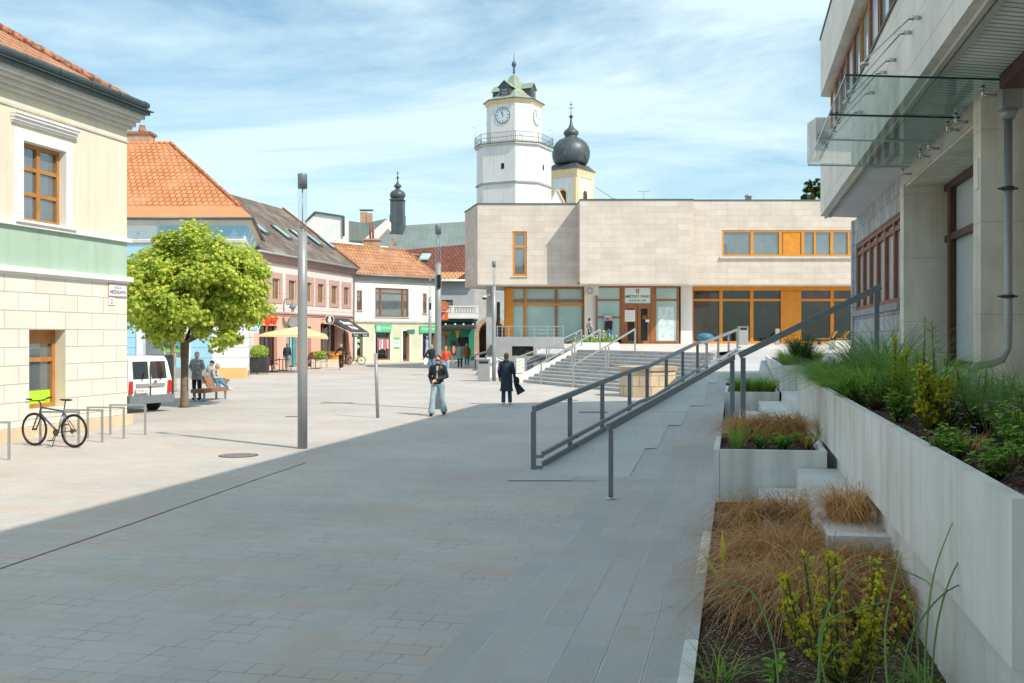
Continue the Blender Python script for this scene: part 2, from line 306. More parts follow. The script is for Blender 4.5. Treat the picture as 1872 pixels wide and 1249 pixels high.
M['concrete'] = mk('planter_concrete', (.76,.755,.72), .8, .08, 1.6, .15, 70, col2=(.62,.60,.55), c2s=1.1, c2t=(.52,.80), streak=.28)
M['oldconcrete'] = mk('weathered_concrete', (.80,.74,.64), .9, .14, 1.4, .25, 25, streak=.25, col2=(.60,.45,.28), c2s=.7, c2t=(.52,.78))
M['concrete2'] = mk('grey_concrete', (.34,.35,.36), .85, .1, 1.5, .15, 30)
M['steel'] = mk('grey_painted_steel', (.20,.225,.245), .45, .06, 4, metal=.25, spec=.5)
M['steel2'] = mk('light_grey_steel', (.36,.375,.38), .4, .06, 4, metal=.35, spec=.5)
M['pole'] = mk('lamp_pole_grey', (.30,.315,.32), .45, .06, 3, metal=.2, spec=.5)
M['chrome'] = mk('stainless_steel', (.62,.62,.60), .25, .05, 4, metal=1)
M['dark'] = mk('dark_metal', (.045,.048,.05), .5, .1, 4, spec=.4)
M['black'] = mk('black_rubber', (.018,.018,.018), .6, .1, 8)
M['white'] = mk('white_paint', (.80,.79,.77), .7, .05, 1.5)
M['whitewall'] = mk('white_render', (.80,.79,.76), .9, .05, .6, .1, 40, streak=.12)
M['towerwall'] = mk('tower_render', (.76,.76,.75), .9, .05, .5, .1, 20, streak=.16, col2=(.66,.665,.66), c2s=.25, c2t=(.55,.8))
M['glasspane'] = mk('window_glass', (.11,.14,.155), .02, .35, .6, spec=1.0, bump=.15, bs=.5)
M['glassblue'] = mk('frosted_blue_glass', (.36,.53,.53), .08, .16, .35, spec=.9, bump=.12, bs=.5)
M['glassdark'] = mk('dark_window_glass', (.018,.018,.018), .015, .6, .45, spec=.8, bump=.12, bs=.45, col2=(.045,.028,.02), c2s=.5, c2t=(.5,.6))
M['frost'] = mk('frosted_panel', (.52,.60,.62), .25, .06, .6, spec=.6)
M['clear'] = glassmat('canopy_glass', (.76,.90,.88), fac=1.3)
M['lampglass'] = glassmat('lamp_glass', (.93,.97,.97), fac=1.1)
M['glassedge'] = mk('glass_edge', (.01,.06,.055), .2, 0)
M['limewall'] = mk('limestone_cladding', (.63,.565,.505), .85, .09, .9, .12, 30, streak=.07, brick=(1.45, .385, .008, (.42,.385,.34), .5, (.56,.50,.44)), col2=(.49,.46,.42), c2s=.35, c2t=(.6,.85))
M['rbwall'] = mk('beige_stone_cladding', (.84,.80,.73), .85, .08, .9, .12, 30, streak=.10, brick=(1.1, .52, .007, (.50,.48,.44), 0.0, (.80,.76,.70)), col2=(.68,.60,.50), c2s=.45, c2t=(.55,.85))  # beige is the stone's own tone
M['slate'] = mk('slate_block_wall', (.42,.44,.45), .8, .2, 3, .9, 14, brick=(.22, .34, .006, (.14,.145,.15), .33, (.54,.56,.57)), col2=(.46,.41,.34), c2s=1.2, c2t=(.6,.8))
M['soffit'] = mk('slatted_soffit', (.84,.86,.86), .7, .08, 1, .2, 30, brick=(60, .115, .012, (.16,.17,.17), 0.0, (.78,.79,.78)), rot=math.atan2(.2192,.9757)*-1)
M['soffit2'] = mk('flat_soffit', (.76,.76,.75), .7, .06, 1)
M['woodfr'] = mk('orange_window_wood', (.62,.25,.03), .5, .12, 3)
M['brownfr'] = mk('brown_window_wood', (.30,.13,.055), .55, .15, 3)
M['redfr'] = mk('reddish_brown_wood', (.26,.10,.06), .55, .15, 3)
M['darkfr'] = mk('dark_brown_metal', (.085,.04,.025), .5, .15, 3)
M['oak'] = mk('oak_window_wood', (.42,.20,.06), .5, .15, 4)
M['cream'] = mk('cream_render', (.73,.68,.545), .9, .05, .5, .1, 60, streak=.12, col2=(.69,.63,.49), c2s=.8)
M['rustic'] = mk('rusticated_cream', (.79,.745,.655), .9, .07, .9, .5, 30, brick=(1.0, .405, .011, (.44,.39,.33), .45, (.74,.69,.60)), col2=(.56,.68,.60), c2s=.42, c2t=(.58,.70))
M['green'] = mk('mint_render', (.40,.545,.44), .9, .06, .6, .1, 60, streak=.15, col2=(.48,.62,.50), c2s=.7)
M['plinth'] = mk('sand_plinth', (.66,.52,.36), .9, .12, 1.5, .2, 40)
M['cornice'] = mk('painted_cornice', (.56,.545,.49), .9, .12, 1.2, .1, 50)
M['zinc'] = mk('dark_zinc', (.085,.12,.125), .45, .15, 2, metal=.3)
M['tileA'] = tiles('weathered_clay_tiles', (.55,.25,.13), (.42,.19,.11), .26, .34, moss=(.36,.25,.17))
M['tileB'] = tiles('new_orange_tiles', (.66,.27,.12), (.56,.22,.09), .34, .42, (.30,.11,.05), .16, moss=(.58,.28,.16))
M['copperor'] = mk('orange_sheet_roof', (.66,.26,.12), .6, .08, 1)
M['tileC'] = tiles('brown_slate_tiles', (.22,.16,.13), (.15,.125,.11), .3, .36, (.07,.06,.055), .3, moss=(.28,.27,.22))
M['tileD'] = tiles('orange_clay_tiles', (.52,.26,.13), (.43,.20,.10), .35, .55, (.24,.11,.06), .25, moss=(.42,.24,.15))
M['tileE'] = tiles('dark_red_tiles', (.23,.085,.055), (.17,.06,.045), .4, .5, (.08,.03,.02), .2)
M['tileN'] = tiles('pale_new_tiles', (.62,.33,.16), (.58,.3,.15), .4, .5, (.3,.14,.07), .1)
M['greyroof'] = mk('green_grey_metal_roof', (.17,.215,.205), .6, .12, .5, .1, 10, brick=(60, .6, .02, (.12,.15,.15), 0, (.19,.235,.225)), rot=math.pi/2)
M['copper'] = mk('patina_copper', (.27,.33,.25), .65, .2, 1.1, .2, 15, brick=(.6, .8, .02, (.25,.31,.24), .5, (.32,.38,.28)), col2=(.20,.28,.26), c2s=.9)
M['darkcopper'] = mk('dark_sheet_metal', (.085,.10,.11), .45, .2, 1, metal=.3, brick=(.5, 6, .02, (.05,.06,.065), 0, (.11,.125,.135)))
M['blue'] = mk('light_blue_render', (.34,.60,.76), .9, .05, .6, .2, 60, brick=(60, .55, .02, (.20,.36,.47), 0, (.36,.62,.78)))
M['mural'] = mk('painted_sky_cove', (.27,.55,.72), .9, .03, .5, col2=(.74,.80,.84), c2s=.32, c2t=(.50,.54))
M['boards'] = mk('white_rustic_bands', (.80,.80,.80), .9, .04, 1, .2, 60, brick=(60, .55, .02, (.42,.43,.45), 0, (.80,.80,.80)))
M['yplinth'] = mk('ochre_plinth', (.78,.50,.20), .9, .1, 2)
M['pink'] = mk('pink_render', (.80,.66,.63), .9, .05, .6, .15, 60, brick=(60, 1.05, .018, (.42,.30,.28), 0, (.80,.66,.63)))
M['salmon'] = mk('salmon_render', (.76,.45,.35), .9, .05, .6, .1, 60)
M['mauve'] = mk('mauve_trim', (.50,.34,.30), .9, .08, 1.5)
M['lime'] = mk('lime_render', (.62,.65,.48), .9, .10, .6, .15, 40, col2=(.72,.68,.52), c2s=.5)
M['pubgreen'] = mk('pub_green', (.04,.26,.17), .5, .1, 2)
M['plaster'] = mk('rough_plaster', (.55,.57,.58), .95, .12, 1.5, 1.0, 7)
M['greyhouse'] = mk('grey_render', (.40,.43,.45), .9, .06, .8)
M['stone'] = mk('sandstone', (.50,.38,.27), .9, .2, 1.5, .5, 12)
M['stoneblk'] = mk('sandstone_blocks', (.60,.47,.33), .9, .12, 2, .8, 14, brick=(.62, .40, .016, (.36,.28,.2), .5, (.66,.53,.38)))
M['yellowtrim'] = mk('yellow_trim', (.78,.62,.38), .9, .06, 1)
M['brickch'] = mk('chimney_brick', (.52,.30,.17), .9, .2, 3, .3, 20, brick=(.3,.1,.012,(.45,.40,.35),.5))
M['soil'] = mk('dark_soil', (.055,.035,.025), .95, .4, 6, 1, 30)
M['bark'] = leafmat('bark_mulch', (.08,.038,.026), (.36,.22,.17), 0, .9)
M['trunk'] = mk('tree_bark', (.20,.155,.115), .95, .3, 6, .9, 25)
M['trunk2'] = mk('pale_tree_bark', (.38,.31,.23), .95, .3, 6, .8, 25)
M['leafT'] = leafmat('maple_leaves', (.26,.44,.05), (.82,.82,.18), .5)
M['leafD'] = leafmat('dark_tree_leaves', (.02,.06,.012), (.06,.12,.025), .3)
M['sedge2'] = leafmat('pale_straw_sedge', (.38,.21,.085), (.86,.56,.26), .35)
M['sedge3'] = leafmat('dark_rust_sedge', (.20,.09,.035), (.66,.36,.14), .3)
M['sedge'] = leafmat('dry_brown_sedge', (.34,.165,.055), (.92,.56,.24), .35)
M['grass'] = leafmat('green_grass_blades', (.14,.34,.04), (.40,.60,.10), .4)
M['grassb'] = leafmat('blue_green_blades', (.13,.30,.09), (.32,.48,.16), .35)
M['yewt'] = leafmat('yellow_yew_needles', (.50,.52,.03), (.92,.80,.08), .35)
M['yewd'] = leafmat('green_yew_needles', (.12,.22,.03), (.28,.38,.05), .35)
M['leafy'] = leafmat('broad_leaves', (.14,.38,.04), (.40,.64,.12), .4)
M['stem'] = mk('brown_stem', (.12,.08,.04), .8, .2, 5)
M['petal'] = leafmat('white_petals', (.75,.75,.70), (.85,.85,.82), .3)
M['petaly'] = leafmat('yellow_petals', (.75,.52,.02), (.85,.65,.05), .3)
M['flw'] = leafmat('mauve_flowers', (.30,.22,.34), (.45,.36,.45), .3)
def text(body, w, loc, right, up, m, parent, name='lettering', width=None, height=None, ext=.008, shear=0, off=None):
    cu = bpy.data.curves.new(name, 'FONT'); cu.body = body; cu.align_x = 'CENTER'; cu.align_y = 'CENTER'; cu.size = 1; cu.extrude = ext; cu.shear = shear; cu.resolution_u = 2
    if off: cu.offset = off
    o = bpy.data.objects.new('tmp', cu); COL.objects.link(o); bpy.context.view_layer.update()
    me = bpy.data.meshes.new_from_object(o); bpy.data.objects.remove(o); me.name = name
    xs = [v.co.x for v in me.vertices]; ys = [v.co.y for v in me.vertices]
    sxx = (width/(max(xs)-min(xs))) if width else w; syy = (height/(max(ys)-min(ys))) if height else sxx
    mx, my = (max(xs)+min(xs))/2, (max(ys)+min(ys))/2
    right = Vector(right).normalized(); up = Vector(up).normalized(); n = right.cross(up); p0 = Vector(parent['_o']) if parent else Vector()
    for v in me.vertices: v.co = Vector(loc)+right*(v.co.x-mx)*sxx+up*(v.co.y-my)*syy+n*(v.co.z)-p0
    me.materials.clear(); me.materials.append(m); o = bpy.data.objects.new(name, me); COL.objects.link(o)
    if parent: o.parent = parent; o['_o'] = parent['_o']
    return o
def wtext(body, wall, s, z, o, m, parent, **k): return text(body, 1, wall.pt(s, z, o), (wall.d.x, wall.d.y, 0), (0,0,1), m, parent, **k)
def win(parent, w, h, rec=.15, fw=.07, vs=(), hs=(), fm='brownfr', gm='glasspane', name='window', sill=None, dp=.06, panes='pane', gin=.0, label=None):
    a, b, c, d = h[:4]; f = MB(); r = -rec
    for s0, s1, z0, z1 in ((a,a+fw,c,d),(b-fw,b,c,d),(a+fw,b-fw,c,c+fw),(a+fw,b-fw,d-fw,d)): w.box(f, s0, s1, z0, z1, r-.01, r+dp)
    for v in vs:
        k = v[1] if isinstance(v, tuple) else fw; v = v[0] if isinstance(v, tuple) else v
        x = a+(b-a)*v; w.box(f, x-k/2, x+k/2, c+fw, d-fw, r-.01, r+dp-.004)
    for v in hs:
        z = c+(d-c)*v; w.box(f, a+fw, b-fw, z-fw/2, z+fw/2, r-.01, r+dp-.008)
    fo = f.build(name, M[fm], parent, label)
    g = MB(); g.quad(w.pt(a+.01,c+.01,r+.012), w.pt(b-.01,c+.01,r+.012), w.pt(b-.01,d-.01,r+.012), w.pt(a+.01,d-.01,r+.012)); g.build(panes, M[gm], fo)
    if sill: s_ = MB(); w.box(s_, a-.08, b+.08, c-.07, c-.005, r, .08); s_.build('sill', M[sill], fo)
    return fo

M['glasspane'].node_tree.nodes['Principled BSDF'].inputs['IOR'].default_value = 1.9
# ================= GROUND =================
def lerp0(y): return .009 if y < 16 else .016+max(0,(y-16.7))*.0483
g = MB(); g.poly([(-400,-60,0),(400,-60,0),(400,1500,0),(-400,1500,0)]); struct(g, 'plaza_paving', M['plaza'])
g = MB()
a, b = -2.11, -.30
g.poly([AX(a,-4,.004), AX(b,-4,.004), AX(b,16.2,.004), AX(a,16.2,.004)]); struct(g, 'granite_path', M['strip'])
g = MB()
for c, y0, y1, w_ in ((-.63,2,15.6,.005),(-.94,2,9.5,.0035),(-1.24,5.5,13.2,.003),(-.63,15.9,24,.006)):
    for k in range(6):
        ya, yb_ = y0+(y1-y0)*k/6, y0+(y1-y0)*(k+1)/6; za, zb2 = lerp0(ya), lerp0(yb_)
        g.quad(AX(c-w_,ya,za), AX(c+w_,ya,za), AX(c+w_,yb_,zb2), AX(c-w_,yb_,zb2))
struct(g, 'lit_joint_edges', M['litjoint'])  # pale joint strips also paint the light caught by step edges
RZ = [(15.9,0),(16.7,.02),(24.6,.40),(25.9,.42),(33.5,1.0),(36,1.03),(46,1.52),(52,1.60)]
RX = [(15.7,.05),(16.7,.36),(24.6,3.0),(25.9,3.51),(33.5,6.24),(36,7.04),(39.6,8.12),(46,10.39),(52,12.4)]
def lerp(T, y):
    if y <= T[0][0]: return T[0][1]
    for (a, b), (c, d) in zip(T, T[1:]):
        if y <= c: return b+(d-b)*(y-a)/(c-a)
    return T[-1][1]
def cof(x, y): return (x-.2247*y)
def cr(Y): return -.30 if Y < 31 else (1.2 if Y < 41 else 2.9)
g = MB(); ys = [15.6,16.7,18.5,20.5,22.5,24.6,25.9,28,30.99,31,33.5,36,40.99,41,43.5,46,49,52]
for y0, y1 in zip(ys, ys[1:]):
    if y1-y0 < .05: continue
    z0, z1 = lerp(RZ,y0)+.006, lerp(RZ,y1)+.006; c = cr(y0+.01)
    g.quad((lerp(RX,y0)-.12,y0,z0), (c+.2247*y0,y0,z0), (c+.2247*y1,y1,z1), (lerp(RX,y1)-.12,y1,z1))
    g.quad((lerp(RX,y0)-.12,y0,-.05), (lerp(RX,y0)-.12,y0,z0), (lerp(RX,y1)-.12,y1,z1), (lerp(RX,y1)-.12,y1,-.05), 1)
struct(g, 'ramp_base', [M['strip'], M['concrete2']])
g = MB(); bands = [(15.6,15.95,-2.6),(15.95,18.9,-1.71),(18.9,22.1,-1.50),(22.1,26.1,-1.20),(26.1,31,-.86),(31,33.5,-.56),(33.5,52,None)]
for y0, y1, c in bands:
    n = max(1, int((y1-y0)/1.0)); 
    for i in range(n):
        u0 = y0+(y1-y0)*i/n; u1 = y0+(y1-y0)*(i+1)/n
        if lerp(RX,u0) > 0:
            f = lambda u: (c if c is not None else cr(u))+.2247*u
            z0, z1 = lerp(RZ,u0)+.012, lerp(RZ,u1)+.012
            xl0, xl1 = lerp(RX,u0)-.118, lerp(RX,u1)-.118
            if f(u0) <= xl0: continue
            g.quad((xl0,u0,z0), (f(u0)-.002,u0,z0), (f(u1)-.002,u1,z1), (xl1,u1,z1))
    if y0 > 15.7 and c is not None and y1 < 33: # flat dark strip paints the shadow line where the slabs step back
        c2 = dict((q[0], q[2]) for q in bands).get(y1)
        if c2 is not None: xx = (c+.2247*y1, c2+.2247*y1); zz = lerp(RZ,y1); g.quad((xx[0],y1-.02,zz+.016), (xx[1],y1-.02,zz+.016), (xx[1],y1+.02,zz+.017), (xx[0],y1+.02,zz+.017), 1)
struct(g, 'ramp', [M['ramp'], M['dark']])
# terrace
g = MB()
g.poly([(3.3,50.3,1.6),(8.0,40.2,1.6),(10.2,46,1.6),(12.3,52,1.602),(15,52,1.602),(15,64.6,1.75),(-.97,64.6,1.75),(-.97,57.2,1.62),(2.94,57.2,1.62)])
g.poly([(-1.4,64.6,1.75),(60,64.6,1.75),(60,76,1.79),(-1.4,76,1.79)])
g.poly([(15,52,1.602),(60,52,1.602),(60,64.6,1.75),(15,64.6,1.75)])
g.poly([(12.3,52,-.1),(12.3,52,1.602),(3.3,50.3,1.6),(3.3,50.3,-.1)])
g.poly([(3.3,50.3,-.1),(3.3,50.3,1.6),(2.94,57.2,1.62),(2.94,57.2,-.1)])
for y0, y1, z0, z1 in ((-26,28,1.72,1.72),(28,52,1.72,1.604)):
    g.quad(AX(2.62,y0,z0), AX(30,y0,z0), AX(30,y1,z1), AX(2.62,y1,z1)); g.quad(AX(2.62,y0,0), AX(2.62,y0,z0), AX(2.62,y1,z1), AX(2.62,y1,0), 1)
struct(g, 'terrace', [M['terrace'], M['concrete']])
# main stairs
P1 = Vector((4.32,41.0)); E = Vector((-.4216,.9068)); U = Vector((.9068,.4216)); TL = 8.82
def rampx(y): return lerp(RX, y)-.14
g = MB(); NR = 11; RH = 1.6/NR
for i in range(NR):
    a = P1+U*(.3*i); b = P1+U*(.3*(i+1) if i < NR-1 else .3*i+.5)
    def clip(q):
        t = 0
        while t > -8 and (q+E*t).x < rampx((q+E*t).y): t -= .1
        return q+E*t
    ta, tb = a+E*TL, b+E*TL; ca, cb = clip(a), clip(b)
    z0, z1 = 0, RH*(i+1)+(.0 if i < NR-1 else .004)
    g.hexa([(ca.x,ca.y,z0),(cb.x,cb.y,z0),(tb.x,tb.y,z0),(ta.x,ta.y,z0),(ca.x,ca.y,z1),(cb.x,cb.y,z1),(tb.x,tb.y,z1),(ta.x,ta.y,z1)])
    # projecting nosing slab
    n0 = -U*.02; g.hexa([(ca.x+n0.x,ca.y+n0.y,z1-.04),(ca.x,ca.y,z1-.04),(ta.x,ta.y,z1-.04),(ta.x+n0.x,ta.y+n0.y,z1-.04),(ca.x+n0.x,ca.y+n0.y,z1+.002),(ca.x,ca.y,z1+.002),(ta.x,ta.y,z1+.002),(ta.x+n0.x,ta.y+n0.y,z1+.002)], 1)
o = g.build('entrance_stairs', [M['step'], M['terrace']]); tag(o, 'wide grey stone staircase rising to the town hall terrace', 'staircase')
W_ST = Wall(P1.x+E.x*(TL+.02), P1.y+E.y*(TL+.02), U.x, U.y)   # left cheek plane
g = MB(); th = .28; pr = [(-.55,0),(-.55,.40),(0,.42),(1.15,.95),(1.45,.97),(3.35,1.85),(3.35,0)]
g.extr([W_ST.pt(s, z, 0) for s, z in pr], tuple((E*th).to_3d()))
tag(g.build('stair_cheek_wall', M['concrete']), 'pale sloping side wall along the left end of the stairs', 'side wall')
def railing(name, label, pts, posts, h, w=.05, hh=.06, mat='steel2', group=None, cables=(), pw=.05, mid=None, cat='railing', posth=None):
    o = thing(name, label, cat, pts[0], group)
    r = MB()
    for a, b in zip(pts, pts[1:]): r.bar(Vector(a)+Vector((0,0,h)), Vector(b)+Vector((0,0,h)), w, hh)
    r.build('handrail', M[mat], o)
    for p in posts:
        m = MB(); m.box(p[0]-pw/2, p[0]+pw/2, p[1]-pw*.35, p[1]+pw*.35, p[2], p[2]+(p[3] if len(p) > 3 else h)-hh/2, 0); m.box(p[0]-pw, p[0]+pw, p[1]-pw*.8, p[1]+pw*.8, p[2], p[2]+.012); m.build('post', M[mat], o)
    for k, dz in enumerate(cables):
        m = MB()
        for a, b in zip(pts, pts[1:]): m.tube([Vector(a)+Vector((0,0,dz)), Vector(b)+Vector((0,0,dz))], .008, 5)
        m.build('cable', M[mat], o)
    return o
for lab, base in (('slim steel handrail on the middle of the stairs, the farther left one', Vector((1.47,47.1))), ('slim steel handrail on the stairs, the nearer right one', Vector((2.81,44.2)))):
    q = [Vector((*(base+U*s), z)) for s, z in ((-.1,.0),(1.55,.80),(3.1,1.6))]
    railing('stair_handrail', lab, q, [q[0].to_tuple(), q[1].to_tuple(), tuple(q[1]+Vector((.14,.06,.05))), q[2].to_tuple()], 1.0, .06, .07, 'steel2', 'handrails on the stairs', pw=.07)
q = [W_ST.pt(s, z, -.12) for s, z in ((-.5,.40),(1.3,.97),(3.3,1.83))]
railing('cable_railing', 'cable railing on the sloping side wall left of the stairs', q, [tuple(v) for v in q]+[tuple(q[1]+Vector((.12,.05,.03)))], .78, .05, .05, 'steel2', cables=(.18,.36,.54), pw=.06)
# ---- ramp railing (left) ----
o = thing('ramp_railing', 'long grey steel railing with low guard bars on the left edge of the ramp', 'railing', (.36,16.7,0))
pp = [(16.7,1.05),(24.6,1.445),(25.9,1.473),(33.5,2.05),(36,2.07),(46,2.57)]
pts = [Vector((lerp(RX,y), y, z)) for y, z in pp]
m = MB(); [m.bar(a, b, .06, .10) for a, b in zip(pts, pts[1:])]; m.build('handrail', M['steel'], o)
m = MB(); off = Vector((.16,.0,0))
lo = [p-Vector((0,0,.79))+off for p in pts]; lo[0] += Vector((0,.25,.01)); [m.bar(a, b, .055, .08) for a, b in zip(lo, lo[1:])]; m.build('low_handrail', M['steel'], o)
m = MB(); lo2 = [p-Vector((0,0,.97))+off for p in pts]; lo2[0] += Vector((0,.25,.01)); [m.bar(a, b, .03, .11) for a, b in zip(lo2, lo2[1:])]; m.build('guard_bar', M['steel'], o)
for x in (972,1042,1101,1151,1183,1218,1248,1275,1292,1313,1332,1348):
    best = min((abs(CX+F*lerp(RX,16.7+.02*i)/(16.7+.02*i)-x), 16.7+.02*i) for i in range(1480))[1]
    X = lerp(RX,best); zt = lerp(pp,best); zb = zt-1.06
    m = MB(); m.box(X-.045, X+.045, best-.012, best+.012, max(zb-.03,0), zt-.05); m.box(X-.03, X+.17, best-.02, best+.0, zt-.82, zt-.77); m.box(X-.03, X+.16, best-.02, best+.0, zt-1.0, zt-.95); m.build('post', M['steel'], o)
# ---- near handrails ----
o = thing('near_handrail', 'grey steel handrail rising from the near foot of the ramp towards the planters', 'handrail', (1.35,13.86,0))
a = Vector((1.33,13.84,1.0)); b = Vector((4.66,20.9,1.83))
m = MB(); m.bar(a, b, .05, .11); m.build('handrail', M['steel'], o)
m = MB(); m.box(1.345,1.41,13.85,13.90,.01,.95); m.lathe((1.378,13.875,.008), [(.065,0),(.065,.012),(.05,.02)], 16, 1); m.build('post', [M['steel'], M['chrome']], o)
m = MB(); m.box(4.53,4.62,20.66,20.70,.1,1.76); m.build('post', M['steel'], o)
o = thing('step_handrail', 'grey steel handrail climbing the planter steps to the building terrace', 'handrail', (4.85,21,0))
a = Vector((4.79,21.0,1.86)); b = Vector((7.63,20.6,3.30))
m = MB(); m.bar(a, b, .05, .13); m.build('handrail', M['steel'], o)
for q in ((4.87,20.98,.1,1.82),(7.55,20.61,1.3,3.2)):
    m = MB(); m.box(q[0]-.05,q[0]+.05,q[1]-.02,q[1]+.02,q[2],q[3]); m.build('post', M['steel'], o)
# ================= PLANTERS AND SEAT STEPS =================
def axbox(mb, c0, c1, Y0, Y1, z0, z1, m=0):
    mb.hexa([AX(c0,Y0,z0),AX(c1,Y0,z0),AX(c1,Y1,z0),AX(c0,Y1,z0),AX(c0,Y0,z1),AX(c1,Y0,z1),AX(c1,Y1,z1),AX(c0,Y1,z1)], m)
def planter(name, label, c0, c1, Y0, Y1, z0, z1, soil, t=.08, cat='planter', joints=0):
    o = thing(name, label, cat, AX(c0,Y0,z0))
    def slab(a0,a1,b0,b1,zz0,zz1):
        m = MB(); n = max(1, round((b1-b0)/1.15)) if (b1-b0) > 1.5 else 1
        for i in range(n): axbox(m, a0, a1, b0+(b1-b0)*i/n+(.004 if i else 0), b0+(b1-b0)*(i+1)/n, zz0, zz1)
        return m
    slab(c0,c0+t,Y0,Y1,z0,z1).build('side_panel', M['concrete'], o)
    m = MB(); axbox(m, c0+t+.006, c1, Y0, Y0+t, z0, z1-.004); m.build('front_panel', M['concrete'], o)
    slab(c1-t,c1-.002,Y0+t+.004,Y1,z0,z1-.002).build('side_panel', M['concrete'], o)
    m = MB(); axbox(m, c0+t, c1-t, Y1-t, Y1, z0, z1-.003); m.build('back_panel', M['concrete'], o)
    m = MB(); axbox(m, c0+t, c1-t, Y0+t, Y1-t, z0+.02, soil); m.build('soil', M['soil'], o)
    return o
planter('stone_planter', 'low concrete planter with brown sedge beside the steps in the middle distance', -.30, 1.22, 13.45, 15.9, 0, .74, .66)
planter('stone_planter', 'small low concrete planter of bright green grass behind the handrail posts', -.30, 1.20, 27.5, 31.0, .0, .74, .66)
planter('stone_planter', 'raised concrete planter with low flowers at the head of the ramp', 1.22, 2.42, 27.2, 41, .75, 1.48, 1.40)
u1 = planter('long_planter', 'long raised concrete planter full of green shrubs below the building', 1.26, 2.60, 4.7, 20.4, .75, 1.53, 1.43)
m = MB(); axbox(m, 1.36, 2.58, 2.2, 20.3, 0, .75); m.build('base', M['concrete'], u1)
m = MB(); axbox(m, 1.27, 2.6, 1.6, 4.55, .0, .72); tag(m.build('stone_block', M['step']), 'grey stone block at the near end of the long planter', 'stone block')
k = thing('bed_kerb', 'pale stone kerb edging the brown grass bed', 'kerb', AX(-.37,2,0))
for i in range(6):
    m = MB(); axbox(m, -.37, -.27, 1.2+2.0*i, 1.2+2.0*i+1.99, 0, .07); m.build('kerb_stone', M['ramp'] if i % 2 else M['concrete'], k)
for nm, lb, a in (('seat_step', 'lower pale stone seat step in front of the sedge planter', (.30,.81,11.0,13.4,0,.24)), ('seat_step', 'upper pale stone seat step beside the long planter', (.81,1.39,8.9,13.4,0,.51))):
    m = MB(); n = 3
    for i in range(n): axbox(m, a[0], a[1], a[2]+(a[3]-a[2])*i/n+(.004 if i else 0), a[2]+(a[3]-a[2])*(i+1)/n, a[4], a[5])
    tag(m.build(nm, M['seat']), lb, 'stone step', 'stone seat steps')
lbs = ['first and lowest stone step up between the planters','second stone step up between the planters','third stone step up, past the far end of the long planter','fourth stone step up towards the building terrace','top stone step just under the building terrace']
for i, (c0, c1, Y0, z) in enumerate(((.10,.62,15.95,.24),(.62,1.24,15.95,.51),(1.24,1.75,20.45,.79),(1.75,2.25,20.45,1.06),(2.25,2.62,20.45,1.36))):
    m = MB(); Ye = 27.15; n = 5
    for j in range(n): axbox(m, c0, c1, Y0+(Ye-Y0)*j/n+(.004 if j else 0), Y0+(Ye-Y0)*(j+1)/n, 0, z)
    tag(m.build('garden_step', M['seat']), lbs[i], 'stone step', 'stone steps between the planters')
m = MB(); axbox(m, -.27, 1.38, 1.2, 13.4, .0, .035); so_ = m.build('bed_soil', M['soil']); so_['kind'] = 'structure'
# ================= RIGHT BUILDING =================
C0 = Vector((8.15,26.3)); Wf = Wall(C0.x, C0.y, -.2192, -.9757)
def cplane(c): # wall plane at offset c, origin at the far end
    q = Vector((c+.2247*26.3, 26.3)); return Wall(q.x, q.y, -.2192, -.9757)
rb = thing('office_building', 'tall shaded stone-clad office building with a glass canopy along the right', 'building', (C0.x,C0.y,0))
ED = Vector((.96,.27)).normalized()
def rbpoly(c, e=0): # plan polygon for plane offset c
    a = Vector((c+.2247*26.3, 26.3)); a = a+ED*e; n = Vector((c+.2247*-25, -25)); q = a+ED*14
    return [tuple(n), tuple(n+Vector((14,0))), tuple(q), tuple(a)]
def bandp(name, c, z0, z1, mat, e=0): m = MB(); m.prism(rbpoly(c, e), z0, z1); return m.build(name, M[mat], rb)
bandp('lower_band', 2.24, 5.44, 6.93, 'rbwall'); m = MB()
for z in (6.93, 10.08): m.prism([tuple(Vector(p)+Vector((-.03,0))) for p in rbpoly(2.24)], z, z+.05)
m.build('parapet_flashing', M['dark'], rb)
bandp('upper_band', 2.24, 8.6, 10.08, 'rbwall'); bandp('roof_slab', 2.10, 11.9, 12.25, 'rbwall')
bandp('inner_wall', 2.75, 6.98, 8.6, 'rbwall', .4); bandp('inner_wall', 2.75, 10.13, 11.9, 'rbwall', .4)
for c in (2.52,):
    w = cplane(c)
    for lev, (z0, z1) in enumerate(((6.98,8.6),(10.13,11.9))):
        for i in range(27):
            s0 = .5+1.28*i
            win(rb, w, (s0, s0+1.2, z0+.02, z1-.02), rec=0, fw=.09, fm='redfr' if i % 5 else 'oak', gm='glassblue' if (i+lev) % 3 else 'frost')
# recessed ground floor
w = cplane(3.25); sA = w.at(1562,600)[0]; sB = w.at(1648,600)[0]
m = MB(); zs, zt = 2.96, 4.74; hl = [(sA+.25, sB, zs, zt)]
w.panel(m, sA, sB, 1.6, 5.44, hl, .14); w.box(m, sA-.3, sA, 1.6, 5.44, -.3, .06); w.box(m, sA-.3, sA, 1.6, 5.44, -6, -.301)
m.build('slate_wall', M['slate'], rb)
m = MB(); w.box(m, sA-.05, sB, 2.80, 2.94, -.1, .09); m.build('sill', M['concrete2'], rb)
n = 6
for i in range(n):
    a = sA+.25+(sB-sA-.25)*i/n; b = sA+.25+(sB-sA-.25)*(i+1)/n; win(rb, w, (a, b, zs, zt), .13, .10, hs=(.86,) , fm='redfr', gm='frost', dp=.09)
